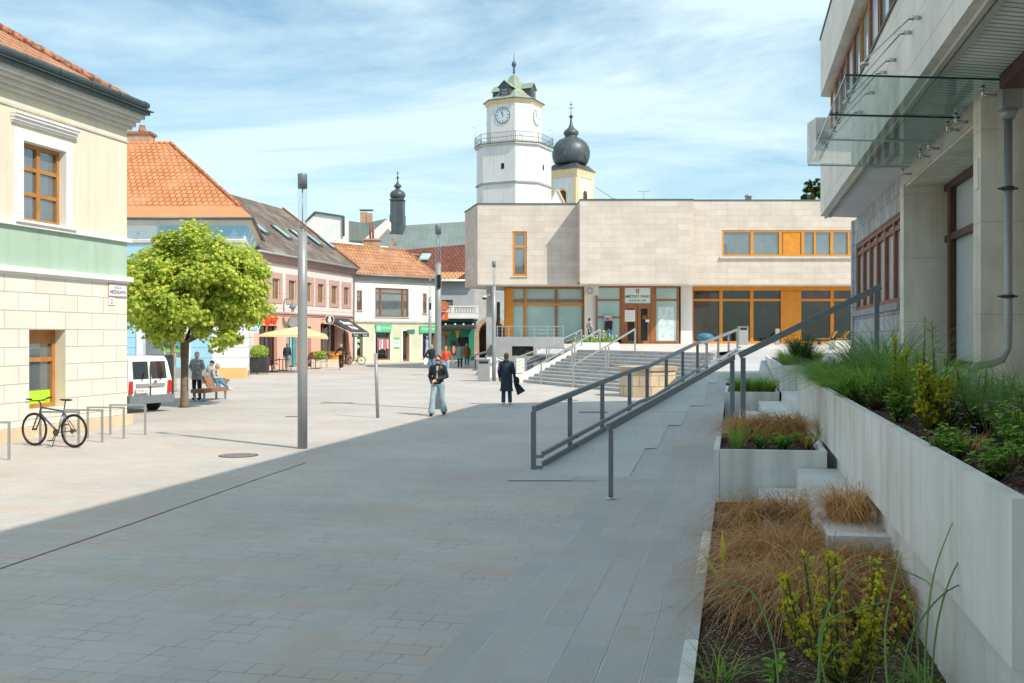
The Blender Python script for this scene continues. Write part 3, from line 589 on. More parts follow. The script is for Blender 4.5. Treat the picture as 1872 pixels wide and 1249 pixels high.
# pillars
def pillar(px0, wd_, c, dep, zt, lab=None):
    w = cplane(c); s = w.at(px0,600)[0]; m = MB(); zz = [1.6, 2.55, 3.75, 4.95, zt]
    for a, b in zip(zz, zz[1:]): w.box(m, s-dep, s, a+.006, b, -wd_, 0)
    w.box(m, s-dep+.01, s-.01, 1.6, zt, -wd_+.01, -.01, 1); m.build('pillar', [M['oldconcrete'], M['concrete2']], rb); return s
s1 = pillar(1652,.80,3.18,.42,5.16); s2 = pillar(1793,2.6,3.18,.42,5.44)
# fascia over the entrance and entrance glazing
w = cplane(3.20); m = MB(); w.box(m, s1-.5, s2-.42, 5.14, 5.42, -.9, 0); m.build('fascia', M['cornice'], rb)
m = MB(); w.box(m, s1-.4, s2-.44, 5.10, 5.137, -.88, -.02); m.build('fascia_underside', M['oldconcrete'], rb)
w = cplane(3.98); sg0 = s1; sg1 = s2+.1; L_ = sg1-sg0
m = MB(); w.box(m, sg0, sg1, 1.6, 5.3, -.5, -.4); m.build('lobby_wall', M['darkfr'], rb)
for (f0, f1, gm) in ((0,.10,'glassdark'),(.10,.52,'frost'),(.54,.97,'glassblue')):
    win(rb, w, (sg0+L_*f0, sg0+L_*f1, 1.72, 5.1), .05, .12, hs=(.70,), fm='darkfr', gm=gm, name='glazed_door', dp=.12)
w = cplane(3.21); s3 = s2+2.9
m = MB(); w.box(m, s2+.9, s2+3, 5.26, 5.44, -.4, .02); m.build('beam', M['darkfr'], rb)
m = MB(); w.box(m, s2, s2+18, 1.6, 5.44, -6, -2.61); m.build('ground_wall', M['oldconcrete'], rb)
# soffit
m = MB(); wq = cplane(2.24)
for a, b, mi in ((0.0, 7.6, 1), (7.6, 45, 0)):
    m.quad(wq.pt(a,5.432,-.16), wq.pt(b,5.432,-.16), wq.pt(b,5.432,-1.02), wq.pt(a,5.432,-1.02), mi)
m.build('soffit', [M['soffit'], M['soffit2']], rb)
m = MB(); wq.box(m, 0, 45, 5.38, 5.437, -.16, -.10); wq.box(m, 0, 45, 5.40, 5.437, -.28, -.2, 0); m.build('soffit_trim', M['cornice'], rb)
# downpipe
dp_ = thing('downpipe', 'grey downpipe with a hopper and curved foot on the right pillar', 'downpipe', (6.3,12.9,1.7))
w = cplane(3.18); sx_ = s2+.0; q0 = Vector(((1841-CX)/F*12.9, 12.9-.02, 0)); base = w.pt(s2,0,0)
yy = 12.45; xx = (1843-CX)/F*yy; m = MB()
m.tube([(xx,yy,5.05),(xx,yy,2.35),(xx-.01,yy,2.12),(xx-.08,yy,1.98),(xx-.22,yy-.02,1.93),(xx-.42,yy-.05,1.90),(xx-.50,yy-.07,1.84)], .050, 16); m.build('pipe', M['steel2'], dp_)
m = MB(); m.prism([(xx-.12,yy-.1),(xx+.14,yy-.1),(xx+.14,yy+.08),(xx-.12,yy+.08)], 5.1, 5.36); m.lathe((xx,yy,4.98), [(.07,0),(.12,.13)], 12); m.build('hopper', M['steel2'], dp_)
for z in (2.75, 4.1): m = MB(); m.lathe((xx,yy,z), [(.08,0),(.08,.04)], 14); m.box(xx-.12,xx+.12,yy-.01,yy+.03,z+.01,z+.03); m.build('bracket', M['dark'], dp_)
cb_ = MB(); pts = [P(1708,-10,12.2),P(1706,40,12.2),P(1718,75,12.3),P(1745,88,12.4),P(1790,105,12.5),P(1830,127,12.5),P(1840,155,12.4)]
cb_.tube(pts, .012, 6); tag(cb_.build('cable', M['dark']), 'loose black cable hanging across the soffit to the hopper', 'cable')
# canopy
cp = thing('glass_canopy', 'frameless glass canopy on steel rods over the building entrance', 'canopy', (6,15,5.4))
wi = cplane(3.15); wo = cplane(1.39)
def cpt(t, Y, dz=0): # t 0 inner,1 outer
    c = 3.10+(1.27-3.10)*t; return Vector((c+.2247*Y, Y, 5.30+dz))
for y0, y1 in ((11.7,13.75),(13.78,15.45),(15.48,17.75)):
    m = MB(); q = [cpt(0,y0), cpt(1,y0-.2), cpt(1,y1-.2), cpt(0,y1)]; m.poly(q); m.build('glass_sheet', M['clear'], cp)
    m = MB(); [m.bar(a+Vector((0,0,-.012)), b+Vector((0,0,-.012)), .012, .022) for a, b in ((q[0],q[1]),(q[1],q[2]),(q[2],q[3]))]; m.build('glass_edge', M['glassedge'] if y0 < 12 else M['frost'], cp)
for px, py in ((1790,160),(1750,210),(1735,225),(1700,260),(1690,275),(1657,308)):
    Y = 3.03*F/(HY-py)*1.0; m = MB(); c = cpt(.05,Y); m.tube([c+Vector((.16,0,-.10)), c+Vector((0,0,-.10))], .022, 8); m.tube([c+Vector((0,0,-.14)), c+Vector((0,0,.03))], .016, 8); m.lathe(c+Vector((0,0,-.02)), [(.045,0),(.045,.012)], 12); m.lathe(c+Vector((0,0,.0)), [(.035,.02),(.03,.03)], 12); m.build('spider_fitting', M['chrome'], cp)
for (ax, ay), (bx, by) in (((1685,33),(1580,152)),((1668,60),(1556,203)),((1640,110),(1547,221)),((1622,133),(1529,257)),((1600,170),(1522,272)),((1578,205),(1508,299))):
    s, z = Wf.at(ax, ay); a = Wf.pt(s, z, 0); Y = 1820*1.42/(bx-1345); b = Vector((1.42+.2247*Y, Y, 5.31))
    m = MB(); m.tube([a+Vector((-.02,0,0)), a+Vector((-.16,0,0))], .028, 8); m.tube([a+Vector((-.14,0,0)), b], .011, 6); m.lathe(b+Vector((0,0,-.05)), [(.05,0),(.055,.02),(.03,.04)], 12); m.build('tie_rod', M['chrome'], cp)
m = MB(); q = Vector((8.1,27.4)); m.box(8.30,8.75,27.2,28.0,7.15,8.25); o = m.build('wall_box', M['concrete']); tag(o, 'pale box unit fixed to the far corner of the office building', 'air unit')
g2 = MB(); g2.disc((8.5,27.19,7.7), (0,-1,0), .17, .02); g2.build('fan_grille', M['steel2'], o)
sg = MB(); wS = cplane(3.18); s = s2-.3; 
m = MB(); a = wS.at(1787,310)[0]; wS.box(m, a-.1, a+.1, 4.2, 4.6, .0, .02); o = m.build('notice_plate', M['white']); tag(o, 'small white notice with red edge on the pillar side', 'notice')
# concrete lip strip along the long terrace edge
# ================= YELLOW CORNER HOUSE =================
wy = Wall(-9.98, 25.8, .2192, .9757)
yb = thing('corner_house', 'cream and mint green house with a wooden window on the left edge', 'house', (-9.98,25.8,0))
lowh = (-3.66,-2.42,.62,2.42); uph = (-3.90,-2.47,4.84,6.60)
more_l = [(-7.6,-6.4,.62,2.42),(-11.6,-10.4,.62,2.42)]; more_u = [(-8.0,-6.6,4.84,6.60),(-12.1,-10.7,4.84,6.60)]
m = MB(); wy.panel(m, -18, 0, .26, 3.62, [lowh]+more_l, .42, 0, mr=1); wy.panel(m, -18, 0, 3.80, 4.70, (), 0, 2); wy.panel(m, -18, 0, 4.80, 7.62, [uph]+more_u, .28, 3, mr=4)
bk = wy.pt; 
for z0, z1, mi in ((.26,3.62,0),(3.80,4.70,2),(4.80,7.62,3)):
    m.quad(bk(0,z0,0), bk(0,z0,-12), bk(0,z1,-12), bk(0,z1,0), mi)
m.build('wall', [M['rustic'], M['cream'], M['green'], M['cream'], M['white']], yb)
m = MB(); wy.box(m, -18, .10, 0, .25, -12, .12); m.build('plinth', M['plinth'], yb)
m = MB()
for z0, z1, o1 in ((3.62,3.68,.05),(3.68,3.80,.12)): wy.box(m, -18, o1, z0, z1, -12, o1)
m.build('string_course', M['white'], yb)
m = MB(); wy.box(m, -18, .09, 4.70, 4.80, -12, .09); m.build('string_course', M['white'], yb)
m = MB()
for z0, z1, o1 in ((7.28,7.33,.03),(7.62,7.70,.12),(7.70,7.82,.20),(7.82,7.90,.30),(7.90,8.02,.40)): wy.box(m, -18, o1*.5, z0, z1, -12, o1)
m.build('cornice', M['cornice'], yb)
m = MB(); wy.box(m, -18, .28, 8.02, 8.10, -12, .50); wy.box(m, -18, .33, 8.10, 8.125, -12, .58); m.build('eave_flashing', M['zinc'], yb)
m = MB(); m.tube([wy.pt(-18,8.22,.56), wy.pt(.05,8.22,.56)], .085, 12); 
for i in range(14): m.tube([wy.pt(-.1-1.1*i,8.22,.56), wy.pt(-.06-1.1*i,8.22,.56)], .093, 12)
m.build('gutter', M['zinc'], yb)
TP = .64; e0 = wy.pt(.15,8.16,.45); hd = Vector((-.9757-.2192, .2192-.9757, TP)); t_ = 6
top0 = e0+hd*t_; lf0 = wy.pt(-18,8.16,.45); top1 = lf0+Vector((-.9757*t_, .2192*t_, TP*t_)); m = MB()
m.quad(lf0, e0, top0, top1, 0); e1 = wy.pt(.15,8.16,-12.5); m.poly([e0, e1, top0], 0); m.poly([e1, e1+(lf0-e0), top1, top0], 0)
m.build('roof', M['tileA'], yb)
m = MB()
for i in range(22): a = e0+hd*(i*.27+.1); b = e0+hd*(i*.27+.42); m.tube([a+Vector((0,0,.02)), b+Vector((0,0,.05))], [.12,.085], 8)
m.build('ridge_tiles', M['tileA'], yb)
win(yb, wy, lowh, .36, .10, vs=(), hs=(.62,), fm='oak', gm='glasspane', name='window', dp=.08)
m = MB(); wy.box(m, -3.55, -2.53, .72, 1.02, -.345, -.335); m.build('green_sticker', mk('lime_film', (.45,.75,.05), .5, .05), yb)
m = MB(); wy.box(m, -3.66, -2.42, 2.1, 2.42, -.42, -.30); m.build('window_head', M['oak'], yb)
for h in more_l: win(yb, wy, h, .36, .10, hs=(.62,), fm='oak')
for h in [uph]+more_u:
    win(yb, wy, h, .2, .09, vs=((.5,.12),), hs=(.36,.68), fm='oak', gm='glasspane', sill=None, dp=.07)
    cu = MB(); a, b = h[0]+.1, h[1]-.1
    for k in range(2):
        x0 = a+(b-a)*.5*k+.05; x1 = x0+(b-a)*.5-.12; n = 8
        for i in range(n):
            s0 = x0+(x1-x0)*i/n; s1_ = x0+(x1-x0)*(i+1)/n; cu.quad(wy.pt(s0,h[2]+.1,-.26-.02*(i%2)), wy.pt(s1_,h[2]+.1,-.26-.02*((i+1)%2)), wy.pt(s1_,h[3]-.1,-.26-.02*((i+1)%2)), wy.pt(s0,h[3]-.1,-.26-.02*(i%2)))
    fr = MB(); a, b, c, d = h; 
    for q in ((a-.2,a-.003,c,d+.2),(b+.003,b+.2,c,d+.2),(a-.003,b+.003,d+.003,d+.2)): wy.box(fr, *q, 0.003, .06)
    for q in ((a-.26,a-.2,c,d+.26),(b+.2,b+.26,c,d+.26),(a-.2,b+.2,d+.2,d+.26)): wy.box(fr, *q, 0.003, .03)
    wy.box(fr, a-.3, b+.3, c-.06, c-.004, .0, .14)
    fr.build('window_surround', M['white'], yb)
    fr = MB()
    for z0, z1, o1 in ((6.95,7.0,.06),(7.0,7.07,.11),(7.07,7.13,.16),(7.13,7.17,.19)): wy.box(fr, a-.32-o1*.3, b+.32+o1*.3, z0, z1, .003, o1)
    fr.build('window_hood', M['white'], yb)
    if h is uph:
        for i in range(22): x = a-.3+(b-a+.6)*i/21; sp_ = MB(); sp_.tube([wy.pt(x,7.16,.14), wy.pt(x+.01,7.28,.16)], .005, 4); sp_.build('bird_spike', M['steel2'], yb)
sgn = thing('street_sign', 'white enamel street name plate at the corner of the cream house', 'street sign', wy.pt(-.6,3.3,0))
m = MB(); a, zt = wy.at(198,519); b, zb = wy.at(230,542); wy.box(m, a, b, zb, zt, .0, .02); m.build('plate', M['white'], sgn)
m = MB()
for q in ((a-.02,b+.02,zt,zt+.02),(a-.02,b+.02,zb-.02,zb)): wy.box(m, *q, 0, .025)
for q in ((a-.02,a-.001,zb,zt),(b+.001,b+.02,zb,zt)): wy.box(m, *q, 0, .025)
m.build('rim', M['mauve'], sgn)
navy = mk('navy_lettering', (.10,.14,.24), .6, .05)
wtext('ULICA', wy, (a+b)/2, zt-(zt-zb)*.28, .022, navy, sgn, width=(b-a)*.4, height=(zt-zb)*.2, ext=.003)
wtext('HVIEZDOSLAVOVA', wy, (a+b)/2, zt-(zt-zb)*.68, .022, navy, sgn, width=(b-a)*.9, height=(zt-zb)*.33, ext=.003, off=.01)
sgn = thing('house_number', 'small white house number plate 2 under the street sign', 'number plate', wy.pt(-.6,3.0,0))
a, zt = wy.at(197.5,544); b, zb = wy.at(208.5,558); m = MB(); wy.box(m, a, b, zb, zt, .0, .02); wy.box(m, a-.012, b+.012, zb-.012, zt+.012, 0, .012, 1); m.build('plate', [M['white'], M['mauve']], sgn)
wtext('2', wy, (a+b)/2, (zt+zb)/2, .022, navy, sgn, height=(zt-zb)*.6, width=(b-a)*.35, ext=.003)
# ================= BLUE CORNER HOUSE =================
wb = Wall(-34, 54, 1, 0); SB_ = 19.5
bb = thing('blue_house', 'light blue corner house with bright orange hipped roof behind the tree', 'house', (-14.5,54,0))
m = MB(); sh = hole(wb, 262, 336, 1.05, 2.75)
wb.panel(m, 0, SB_-1.75, .55, 7.3, [sh], .25, 0); wb.panel(m, SB_-1.75, SB_, .55, 7.3, (), .2, 1)
sd_ = Vector((-17.1,66)); wbs = Wall(-14.5, 54, sd_.x+14.5, sd_.y-54); ls = (Vector((-14.5,54))-sd_).length
wbs.panel(m, 0, ls, .3, 7.3, (), .2, 1); m.build('wall', [M['blue'], M['boards']], bb)
m = MB(); wb.box(m, SB_-1.85, SB_+.05, 0, .55, -.4, .06); wb.box(m, 0, SB_-1.86, 0, .55, -.4, .05, 1); wbs.box(m, .01, ls, 0, .3, -.3, .04, 1); m.build('plinth', [M['yplinth'], M['concrete2']], bb)
m = MB(); prof = [(7.3,.02),(7.36,.10),(7.5,.10),(7.7,.04),(8.0,.08),(8.25,.22),(8.42,.42),(8.5,.5),(8.6,.5)]
for (z0, o0), (z1, o1) in zip(prof, prof[1:]):
    mi = 0 if z0 < 7.4 or z0 > 8.1 else 1
    m.quad(wb.pt(0,z0,o0), wb.pt(SB_+o0,z0,o0), wb.pt(SB_+o1,z1,o1), wb.pt(0,z1,o1), mi)
    m.quad(wb.pt(SB_+o0,z0,o0), wbs.pt(ls,z0,o0), wbs.pt(ls,z1,o1), wb.pt(SB_+o1,z1,o1), mi)
m.build('painted_cove', [M['cornice'], M['mural']], bb)
e = wb.pt(SB_+.6, 8.62, .6); rdg = P(312,262,60.5); rl = Vector((-34,60.5,rdg.z)); el = wb.pt(0,8.62,.6); es = wbs.pt(ls,8.62,.6)
m = MB()
def mixp(a, b, t): return a+(b-a)*t
f_ = .14
m.quad(mixp(el,rl,f_), mixp(e,rdg,f_), rdg, rl, 0); m.poly([mixp(e,rdg,f_), mixp(es,rdg,f_), rdg], 0)
m.build('roof', M['tileB'], bb)
m = MB(); m.quad(el, e, mixp(e,rdg,f_), mixp(el,rl,f_)); m.quad(e, es, mixp(es,rdg,f_), mixp(e,rdg,f_)); m.build('eave_sheet', M['copperor'], bb)
m = MB(); m.poly([es, Vector((-34,66,8.62)), rl, rdg]); m.build('roof_back', M['tileB'], bb)
m = MB(); n = 40
for i in range(n): a = mixp(mixp(e,rdg,f_),rdg,i/n); b = mixp(mixp(e,rdg,f_),rdg,(i+1.1)/n); m.tube([a,b+Vector((0,0,.03))], [.14,.10], 6)
m.tube([rdg, rl], .12, 6); m.build('ridge_tiles', M['tileB'], bb)
m = MB(); m.tube([wb.pt(0,8.6,.66), wb.pt(SB_+.66,8.6,.66), wbs.pt(ls,8.6,.66)], .07, 6); m.build('gutter', M['zinc'], bb)
win(bb, wb, sh, .2, .06, vs=(.5,), hs=(.72,), fm='cornice', gm='glasspane', name='shop_window')
m = MB(); a, b, c, d = sh; 
for q in ((a-.35,a-.02,.6,d+.25),(b+.02,b+.35,.6,d+.25),(a-.02,b+.02,d+.02,d+.25)): wb.box(m, *q, 0, .06)
m.build('shop_surround', M['white'], bb)
m = MB(); wb.box(m, a+1.2, b-.1, c+.35, c+.5, -.17, -.165); m.build('green_strip', mk('green_film', (.15,.6,.06), .5, .03), bb)
m = MB(); wb.box(m, a+.9, a+2.1, c+.6, c+1.4, -.17, -.165); m.build('poster', mk('teal_poster', (.12,.38,.45), .5, .5, 2), bb)
grey = mk('faint_grey_lettering', (.45,.45,.47), .8, 0)
for z, n in ((3.05,1),(2.55,2),(2.0,2)):
    for k in range(n): wtext('~ ~~~ ~ ~~' if n == 1 else '======', wb, SB_-1.0+(-.32+.64*k if n == 2 else 0), z, .005, grey, bb, name='faded_lettering', width=.5 if n == 2 else 1.2, height=.08, ext=.002)
ch = MB(); c = P(254,262,61); ch.box(c.x-1.0, c.x+.85, 60.4, 61.4, 13.2, 14.55); ch.box(c.x-1.1, c.x+.95, 60.3, 61.5, 14.55, 14.7, 1); ch.lathe((c.x+.25,60.9,14.7), [(.22,0),(.25,.12),(.17,.42),(.19,.47)], 10, 1); ch.build('chimney', [M['brickch'], M['tileA']], bb)
# ================= PINK HOUSE =================
wp = Wall(-13.2-.2247*17.6, 65.0, .2192, .9757); LP = 18.05
pb = thing('pink_house', 'pink two-storey house with dark tiled roof and salmon shop front', 'house', (-15,74,0))
upx = [(472,482),(497,507),(527,537),(557.5,567),(580.5,589.5),(605.5,614.5),(628,638)]
hs_ = [(wp.at(a,540)[0], wp.at(a,540)[0]+1.15, 4.81, 6.26) for a, b in upx]
m = MB(); wp.panel(m, 0, LP, 3.98, 7.3, hs_, .22, 0); 
gh = [hole(wp,474,507,.25,3.0,640), hole(wp,524,546,.05,3.2,640), hole(wp,563,569,.05,3.0,640), hole(wp,586,617,.05,3.25,640), hole(wp,626,637,.05,3.0,640)]
wp.panel(m, 0, LP, 0, 3.85, gh, .35, 1); m.build('wall', [M['pink'], M['salmon']], pb)
m = MB(); m.quad(wp.pt(LP,0,0), wp.pt(LP,0,-6.4), wp.pt(LP,7.9,-12.8), wp.pt(LP,7.9,0)); m.poly([wp.pt(LP,7.9,0), wp.pt(LP,7.9,-12.8), wp.pt(LP,13.0,-6.4)]); m.build('gable_wall', M['whitewall'], pb)
m = MB(); wp.box(m, 0, LP, 3.85, 3.98, -.3, .12); wp.box(m, 0, LP, 3.72, 3.78, 0, .05); m.build('string_course', M['mauve'], pb)
m = MB()
for z0, z1, o1 in ((7.3,7.45,.08),(7.45,7.65,.2),(7.65,7.85,.35)): wp.box(m, 0, LP+.1, z0, z1, -.3, o1)
m.build('cornice', M['mauve'], pb)
m = MB(); m.quad(wp.pt(0,7.88,.5), wp.pt(LP+.2,7.88,.5), wp.pt(LP+.2,13.05,-6.4), wp.pt(0,13.05,-6.4)); m.quad(wp.pt(0,13.05,-6.4), wp.pt(LP+.2,13.05,-6.4), wp.pt(LP+.2,7.88,-13), wp.pt(0,7.88,-13)); 
m.build('roof', M['tileC'], pb)
m = MB(); m.bar(wp.pt(LP+.22,7.95,.5), wp.pt(LP+.22,13.12,-6.4), .22, .14); m.build('verge_trim', M['redfr'], pb)
m = MB(); m.tube([wp.pt(0,7.86,.55), wp.pt(LP+.1,7.86,.55)], .08, 6); m.build('gutter', M['steel2'], pb)
for x, y in ((465,428),(508,437),(540,432),(566,452),(592,458)):
    # skylights on the roof slope
    wq2 = wp; a = wp.at(x, y, -2.6)[0]; u = (5.17/6.9); 
    def rp_(s, o): return wp.pt(s, 7.88+(.5-o)*u+.06, o)
    m = MB(); q = [rp_(a-.4,-1.6), rp_(a+.45,-1.6), rp_(a+.45,-3.0), rp_(a-.4,-3.0)]; m.extr(q, (0,0,.12)); f = m.build('skylight', M['zinc'], pb)
    m = MB(); q = [rp_(a-.3,-1.7)+Vector((0,0,.14)), rp_(a+.35,-1.7)+Vector((0,0,.14)), rp_(a+.35,-2.9)+Vector((0,0,.14)), rp_(a-.3,-2.9)+Vector((0,0,.14))]; m.poly(q); m.build('pane', M['glassblue'], f)
for i, h in enumerate(hs_):
    win(pb, wp, h, .15, .10, vs=(.5,), fm='oak', gm='glasspane'); a, b, c, d = h; m = MB()
    for q in ((a-.42,a-.003,c-.25,d+.42),(b+.003,b+.42,c-.25,d+.42),(a-.003,b+.003,d+.003,d+.42),(a-.003,b+.003,c-.25,c-.003)): wp.box(m, *q, 0.003, .05)
    m.build('window_surround', M['mauve'], pb)
win(pb, wp, gh[0], .3, .08, vs=(.25,.5,.75), hs=(.8,), fm='darkfr', gm='glassdark', name='shop_window'); win(pb, wp, gh[1], .3, .08, vs=(.5,), fm='darkfr', gm='glassblue', name='shop_door')
win(pb, wp, gh[2], .3, .06, fm='darkfr', gm='glassdark', name='shop_door'); win(pb, wp, gh[3], .3, .10, vs=(.3,.65), hs=(.75,), fm='redfr', gm='glassdark', name='shop_window'); win(pb, wp, gh[4], .3, .12, fm='redfr', gm='glasspane', name='shop_door')
teal = mk('teal_curtain', (.05,.30,.36), .8, .3, 3); m = MB()
for k in (.06,.74):
    a, b, c, d = gh[1]; x0 = a+(b-a)*k
    for i in range(8): m.quad(wp.pt(x0+.05*i,c,-.2-.03*(i%2)), wp.pt(x0+.05*(i+1),c,-.2-.03*((i+1)%2)), wp.pt(x0+.05*(i+1),d,-.2-.03*((i+1)%2)), wp.pt(x0+.05*i,d,-.2-.03*(i%2)))
m.build('curtain', teal, pb)
m = MB(); m.tube([wp.pt(LP,7.8,.4), wp.pt(LP,7.5,.1), wp.pt(LP,3.9,.08), wp.pt(LP,.2,.08)], .07, 6); m.build('downpipe', M['steel'], pb)
red = mk('red_script_letters', (.75,.08,.02), .5, .03); sgr = thing('shop_sign', 'red script shop name on the salmon wall', 'shop sign', wp.pt(1,3,0))
a, zt = wp.at(475,578); b, zb = wp.at(508,598); wtext('Dajner', wp, (a+b)/2, (zt+zb)/2+.1, .06, red, sgr, name='letters', width=(b-a)*.95, height=(zt-zb)*1.25, ext=.03, shear=.3, off=.02)
m = MB(); q0, z0 = wp.at(488,592); m.bar(wp.pt(q0,z0,.06), wp.pt(q0-.5,z0-.9,.06), .05, .08); m.build('flourish', red, sgr)
# black awning of the pub
aw = thing('awning', 'black shop awning with white lettering at the end of the pink house', 'awning', wp.pt(13,3,0))
a = wp.at(601,584)[0]; b = wp.at(634,584)[0]; blk = mk('black_canvas', (.05,.055,.06), .85, .08, 3); wht = mk('white_print', (.8,.8,.8), .7, 0)
q = [wp.pt(a,3.68,.1), wp.pt(b,3.68,.1), wp.pt(b,2.55,1.9), wp.pt(a,2.55,1.9)]; m = MB(); m.extr(q, (0,0,.03)); m.build('canvas', blk, aw)
m = MB(); n = 20
for i in range(n):
    s0 = a+(b-a)*i/n; s1_ = a+(b-a)*(i+1)/n; zz = .05*math.sin(i*math.pi/2)
    m.quad(wp.pt(s0,2.22,1.92), wp.pt(s1_,2.22,1.92), wp.pt(s1_,2.5,1.92), wp.pt(s0,2.5,1.92))
m.build('valance', blk, aw)
m = MB(); m.tube([wp.pt(a,2.53,1.92), wp.pt(b,2.53,1.92)], .035, 6); m.tube([wp.pt(a,2.53,1.9), wp.pt(a,3.3,.1)], .02, 5); m.tube([wp.pt(b,2.53,1.9), wp.pt(b,3.3,.1)], .02, 5); m.build('awning_frame', M['white'], aw)
cc = wp.pt((a+b)/2,3.16,1.0); rr = (wp.pt(b,0)-wp.pt(a,0)).normalized(); uu = (wp.pt(a,3.68,.1)-wp.pt(a,2.55,1.9)).normalized()
text('Steve\nPub', 1, cc, rr, uu, wht, aw, width=(b-a)*.5, height=1.3, ext=.01, off=.03)
wtext('Pub      Pub', wp, (a+b)/2, 2.36, 1.935, wht, aw, width=(b-a)*.75, height=.16, ext=.004)
def roundsign(name, label, wall, px, py, r, mats, o=.6, face=None):
    s, z = wall.at(px, py); t = thing(name, label, 'sign', wall.pt(s,z,o)); c = wall.pt(s,z,o); n = Vector((-c.x, -c.y, 0)).normalized()
    m = MB(); m.disc(c, n, r, .06); m.build('rim', M[mats[0]], t); m = MB(); m.disc(c+n*.061, n, r*.88, .01); m.build('face', M[mats[1]], t)
    m = MB(); m.tube([c-n*.01, wall.pt(s,z,0)], .025, 5); m.build('bracket', M['dark'], t); return t, c, n
t, c, n = roundsign('round_sign', 'round black hanging sign with a white figure over the pub', wp, 589, 584.5, .36, ('white','dark'))
m = MB(); x = n.cross(Vector((0,0,1))); m.ell(c+n*.09+Vector((0,0,-.08)), (.15,.03,.19), 0); m.ell(c+n*.09+Vector((0,0,.15)), (.11,.03,.11), 0); m.build('emblem', wht, t)
t, c, n = roundsign('oval_sign', 'thin oval grey sign edge-on over the salmon shop front', wp, 522, 589, .40, ('steel','steel2'))
def boxsign(name, label, pos, wdt, hgt, dirv, mat, cat='sign', th=.08, letters=None, lm=None, lh=.5, lw=.8):
    t = thing(name, label, cat, pos); d = Vector(dirv).normalized(); d = Vector((d.x, d.y, 0)); nn = Vector((d.y, -d.x, 0)); m = MB(); p = Vector(pos)
    m.hexa([p-d*wdt/2+nn*th/2+Vector((0,0,-hgt/2)), p+d*wdt/2+nn*th/2+Vector((0,0,-hgt/2)), p+d*wdt/2-nn*th/2+Vector((0,0,-hgt/2)), p-d*wdt/2-nn*th/2+Vector((0,0,-hgt/2)), p-d*wdt/2+nn*th/2+Vector((0,0,hgt/2)), p+d*wdt/2+nn*th/2+Vector((0,0,hgt/2)), p+d*wdt/2-nn*th/2+Vector((0,0,hgt/2)), p-d*wdt/2-nn*th/2+Vector((0,0,hgt/2))])
    m.build('board', mat, t)
    if letters: text(letters, 1, p+nn*(th/2+.006), d, (0,0,1), lm, t, width=wdt*lw, height=hgt*lh, ext=.006)
    return t
limeg = mk('lime_green_panel', (.35,.75,.25), .5, .05); pale = mk('pale_blue_panel', (.55,.68,.74), .5, .05); bluel = mk('blue_lettering', (.05,.25,.60), .5, 0)
t = boxsign('projecting_sign', 'green projecting sign above the exchange sign', P(466,592,60), .62, .62, (1,.1), limeg, letters='B', lm=bluel)
m = MB(); m.tube([P(456,596,60), P(463,596,60)], .03, 5); m.build('bracket', M['dark'], t)
t = boxsign('exchange_sign', 'pale blue exchange office sign on a pole', P(460,603,59), .80, .40, (1,.1), pale, letters='CHANGE', lm=bluel, lh=.45)
m = MB(); b_ = G(459,676.5); m.tube([(b_.x-.1,59.2,0), (b_.x-.1,59.2,2.9)], .05, 8); m.build('pole', M['steel2'], t)
# ================= WHITE HOUSE =================
ww = Wall(-13.2, 84, .7225, .6914); LW = 8.7
wh = thing('white_house', 'white and lime shop house with orange tiled roof and a wide brown window', 'house', (-10,87,0))
uh = [hole(ww,652,662,4.45,6.15,550), hole(ww,686,747,3.95,6.45,560), hole(ww,773,780,4.3,6.1,560)]
lh_ = [hole(ww,652,663,.5,2.6,640), hole(ww,686,713,.22,2.75,640), hole(ww,736,748,.05,2.75,640), hole(ww,772,795,.3,2.75,640)]
m = MB(); ww.panel(m, -.4, LW+.3, 3.62, 7.6, uh, .2, 0); ww.panel(m, -.4, LW+.3, 0, 3.45, lh_, .3, 1); m.quad(ww.pt(LW+.3,0,0), ww.pt(LW+.3,0,-9), ww.pt(LW+.3,7.6,-9), ww.pt(LW+.3,7.6,0), 0)
m.build('wall', [M['whitewall'], M['lime']], wh)
m = MB(); ww.box(m, -.4, LW+.3, 3.45, 3.62, -.2, .10); ww.box(m, -.4, LW+.3, 3.36, 3.41, 0, .05); m.build('string_course', M['cornice'], wh)
m = MB(); ww.box(m, -.4, LW+.3, 7.05, 7.25, 0.003, .1); ww.box(m, -.4, LW+.35, 7.25, 7.45, 0.003, .25); m.build('cornice', M['cornice'], wh)
win(wh, ww, uh[0], .12, .1, hs=(.7,), fm='brownfr', gm='glasspane', sill='cornice'); win(wh, ww, uh[2], .12, .1, hs=(.6,), fm='brownfr', gm='glasspane', sill='cornice')
win(wh, ww, uh[1], .12, .12, vs=((.17,.2),(.83,.2)), hs=(.82,), fm='redfr', gm='glasspane', name='wide_window', sill='cornice')
for h, v in zip(lh_, ((),(),(),())): win(wh, ww, h, .25, .16 if h is lh_[2] else .12, fm='brownfr', gm='glassdark', name='shop_window' if h is not lh_[2] else 'shop_door')
m = MB()
for h in lh_:
    a, b, c, d = h
    for q in ((a-.2,a-.003,c,d+.18),(b+.003,b+.2,c,d+.18),(a-.003,b+.003,d+.003,d+.18)): ww.box(m, *q, .003, .04)
m.build('opening_surrounds', M['white'], wh)
rk = MB(); a, b, c, d = lh_[1]
rk.tube([ww.pt(a+.35,.5,-.12), ww.pt(a+.35,2.1,-.12), ww.pt(b-.35,2.1,-.12), ww.pt(b-.35,.5,-.12)], .03, 5)
rko = thing('clothes_rack', 'rack of pink and white clothes in the white house shop window', 'clothes rack', ww.pt(a,.5,0)); rk.build('frame', mk('pale_wood', (.6,.45,.28), .6, .1), rko)
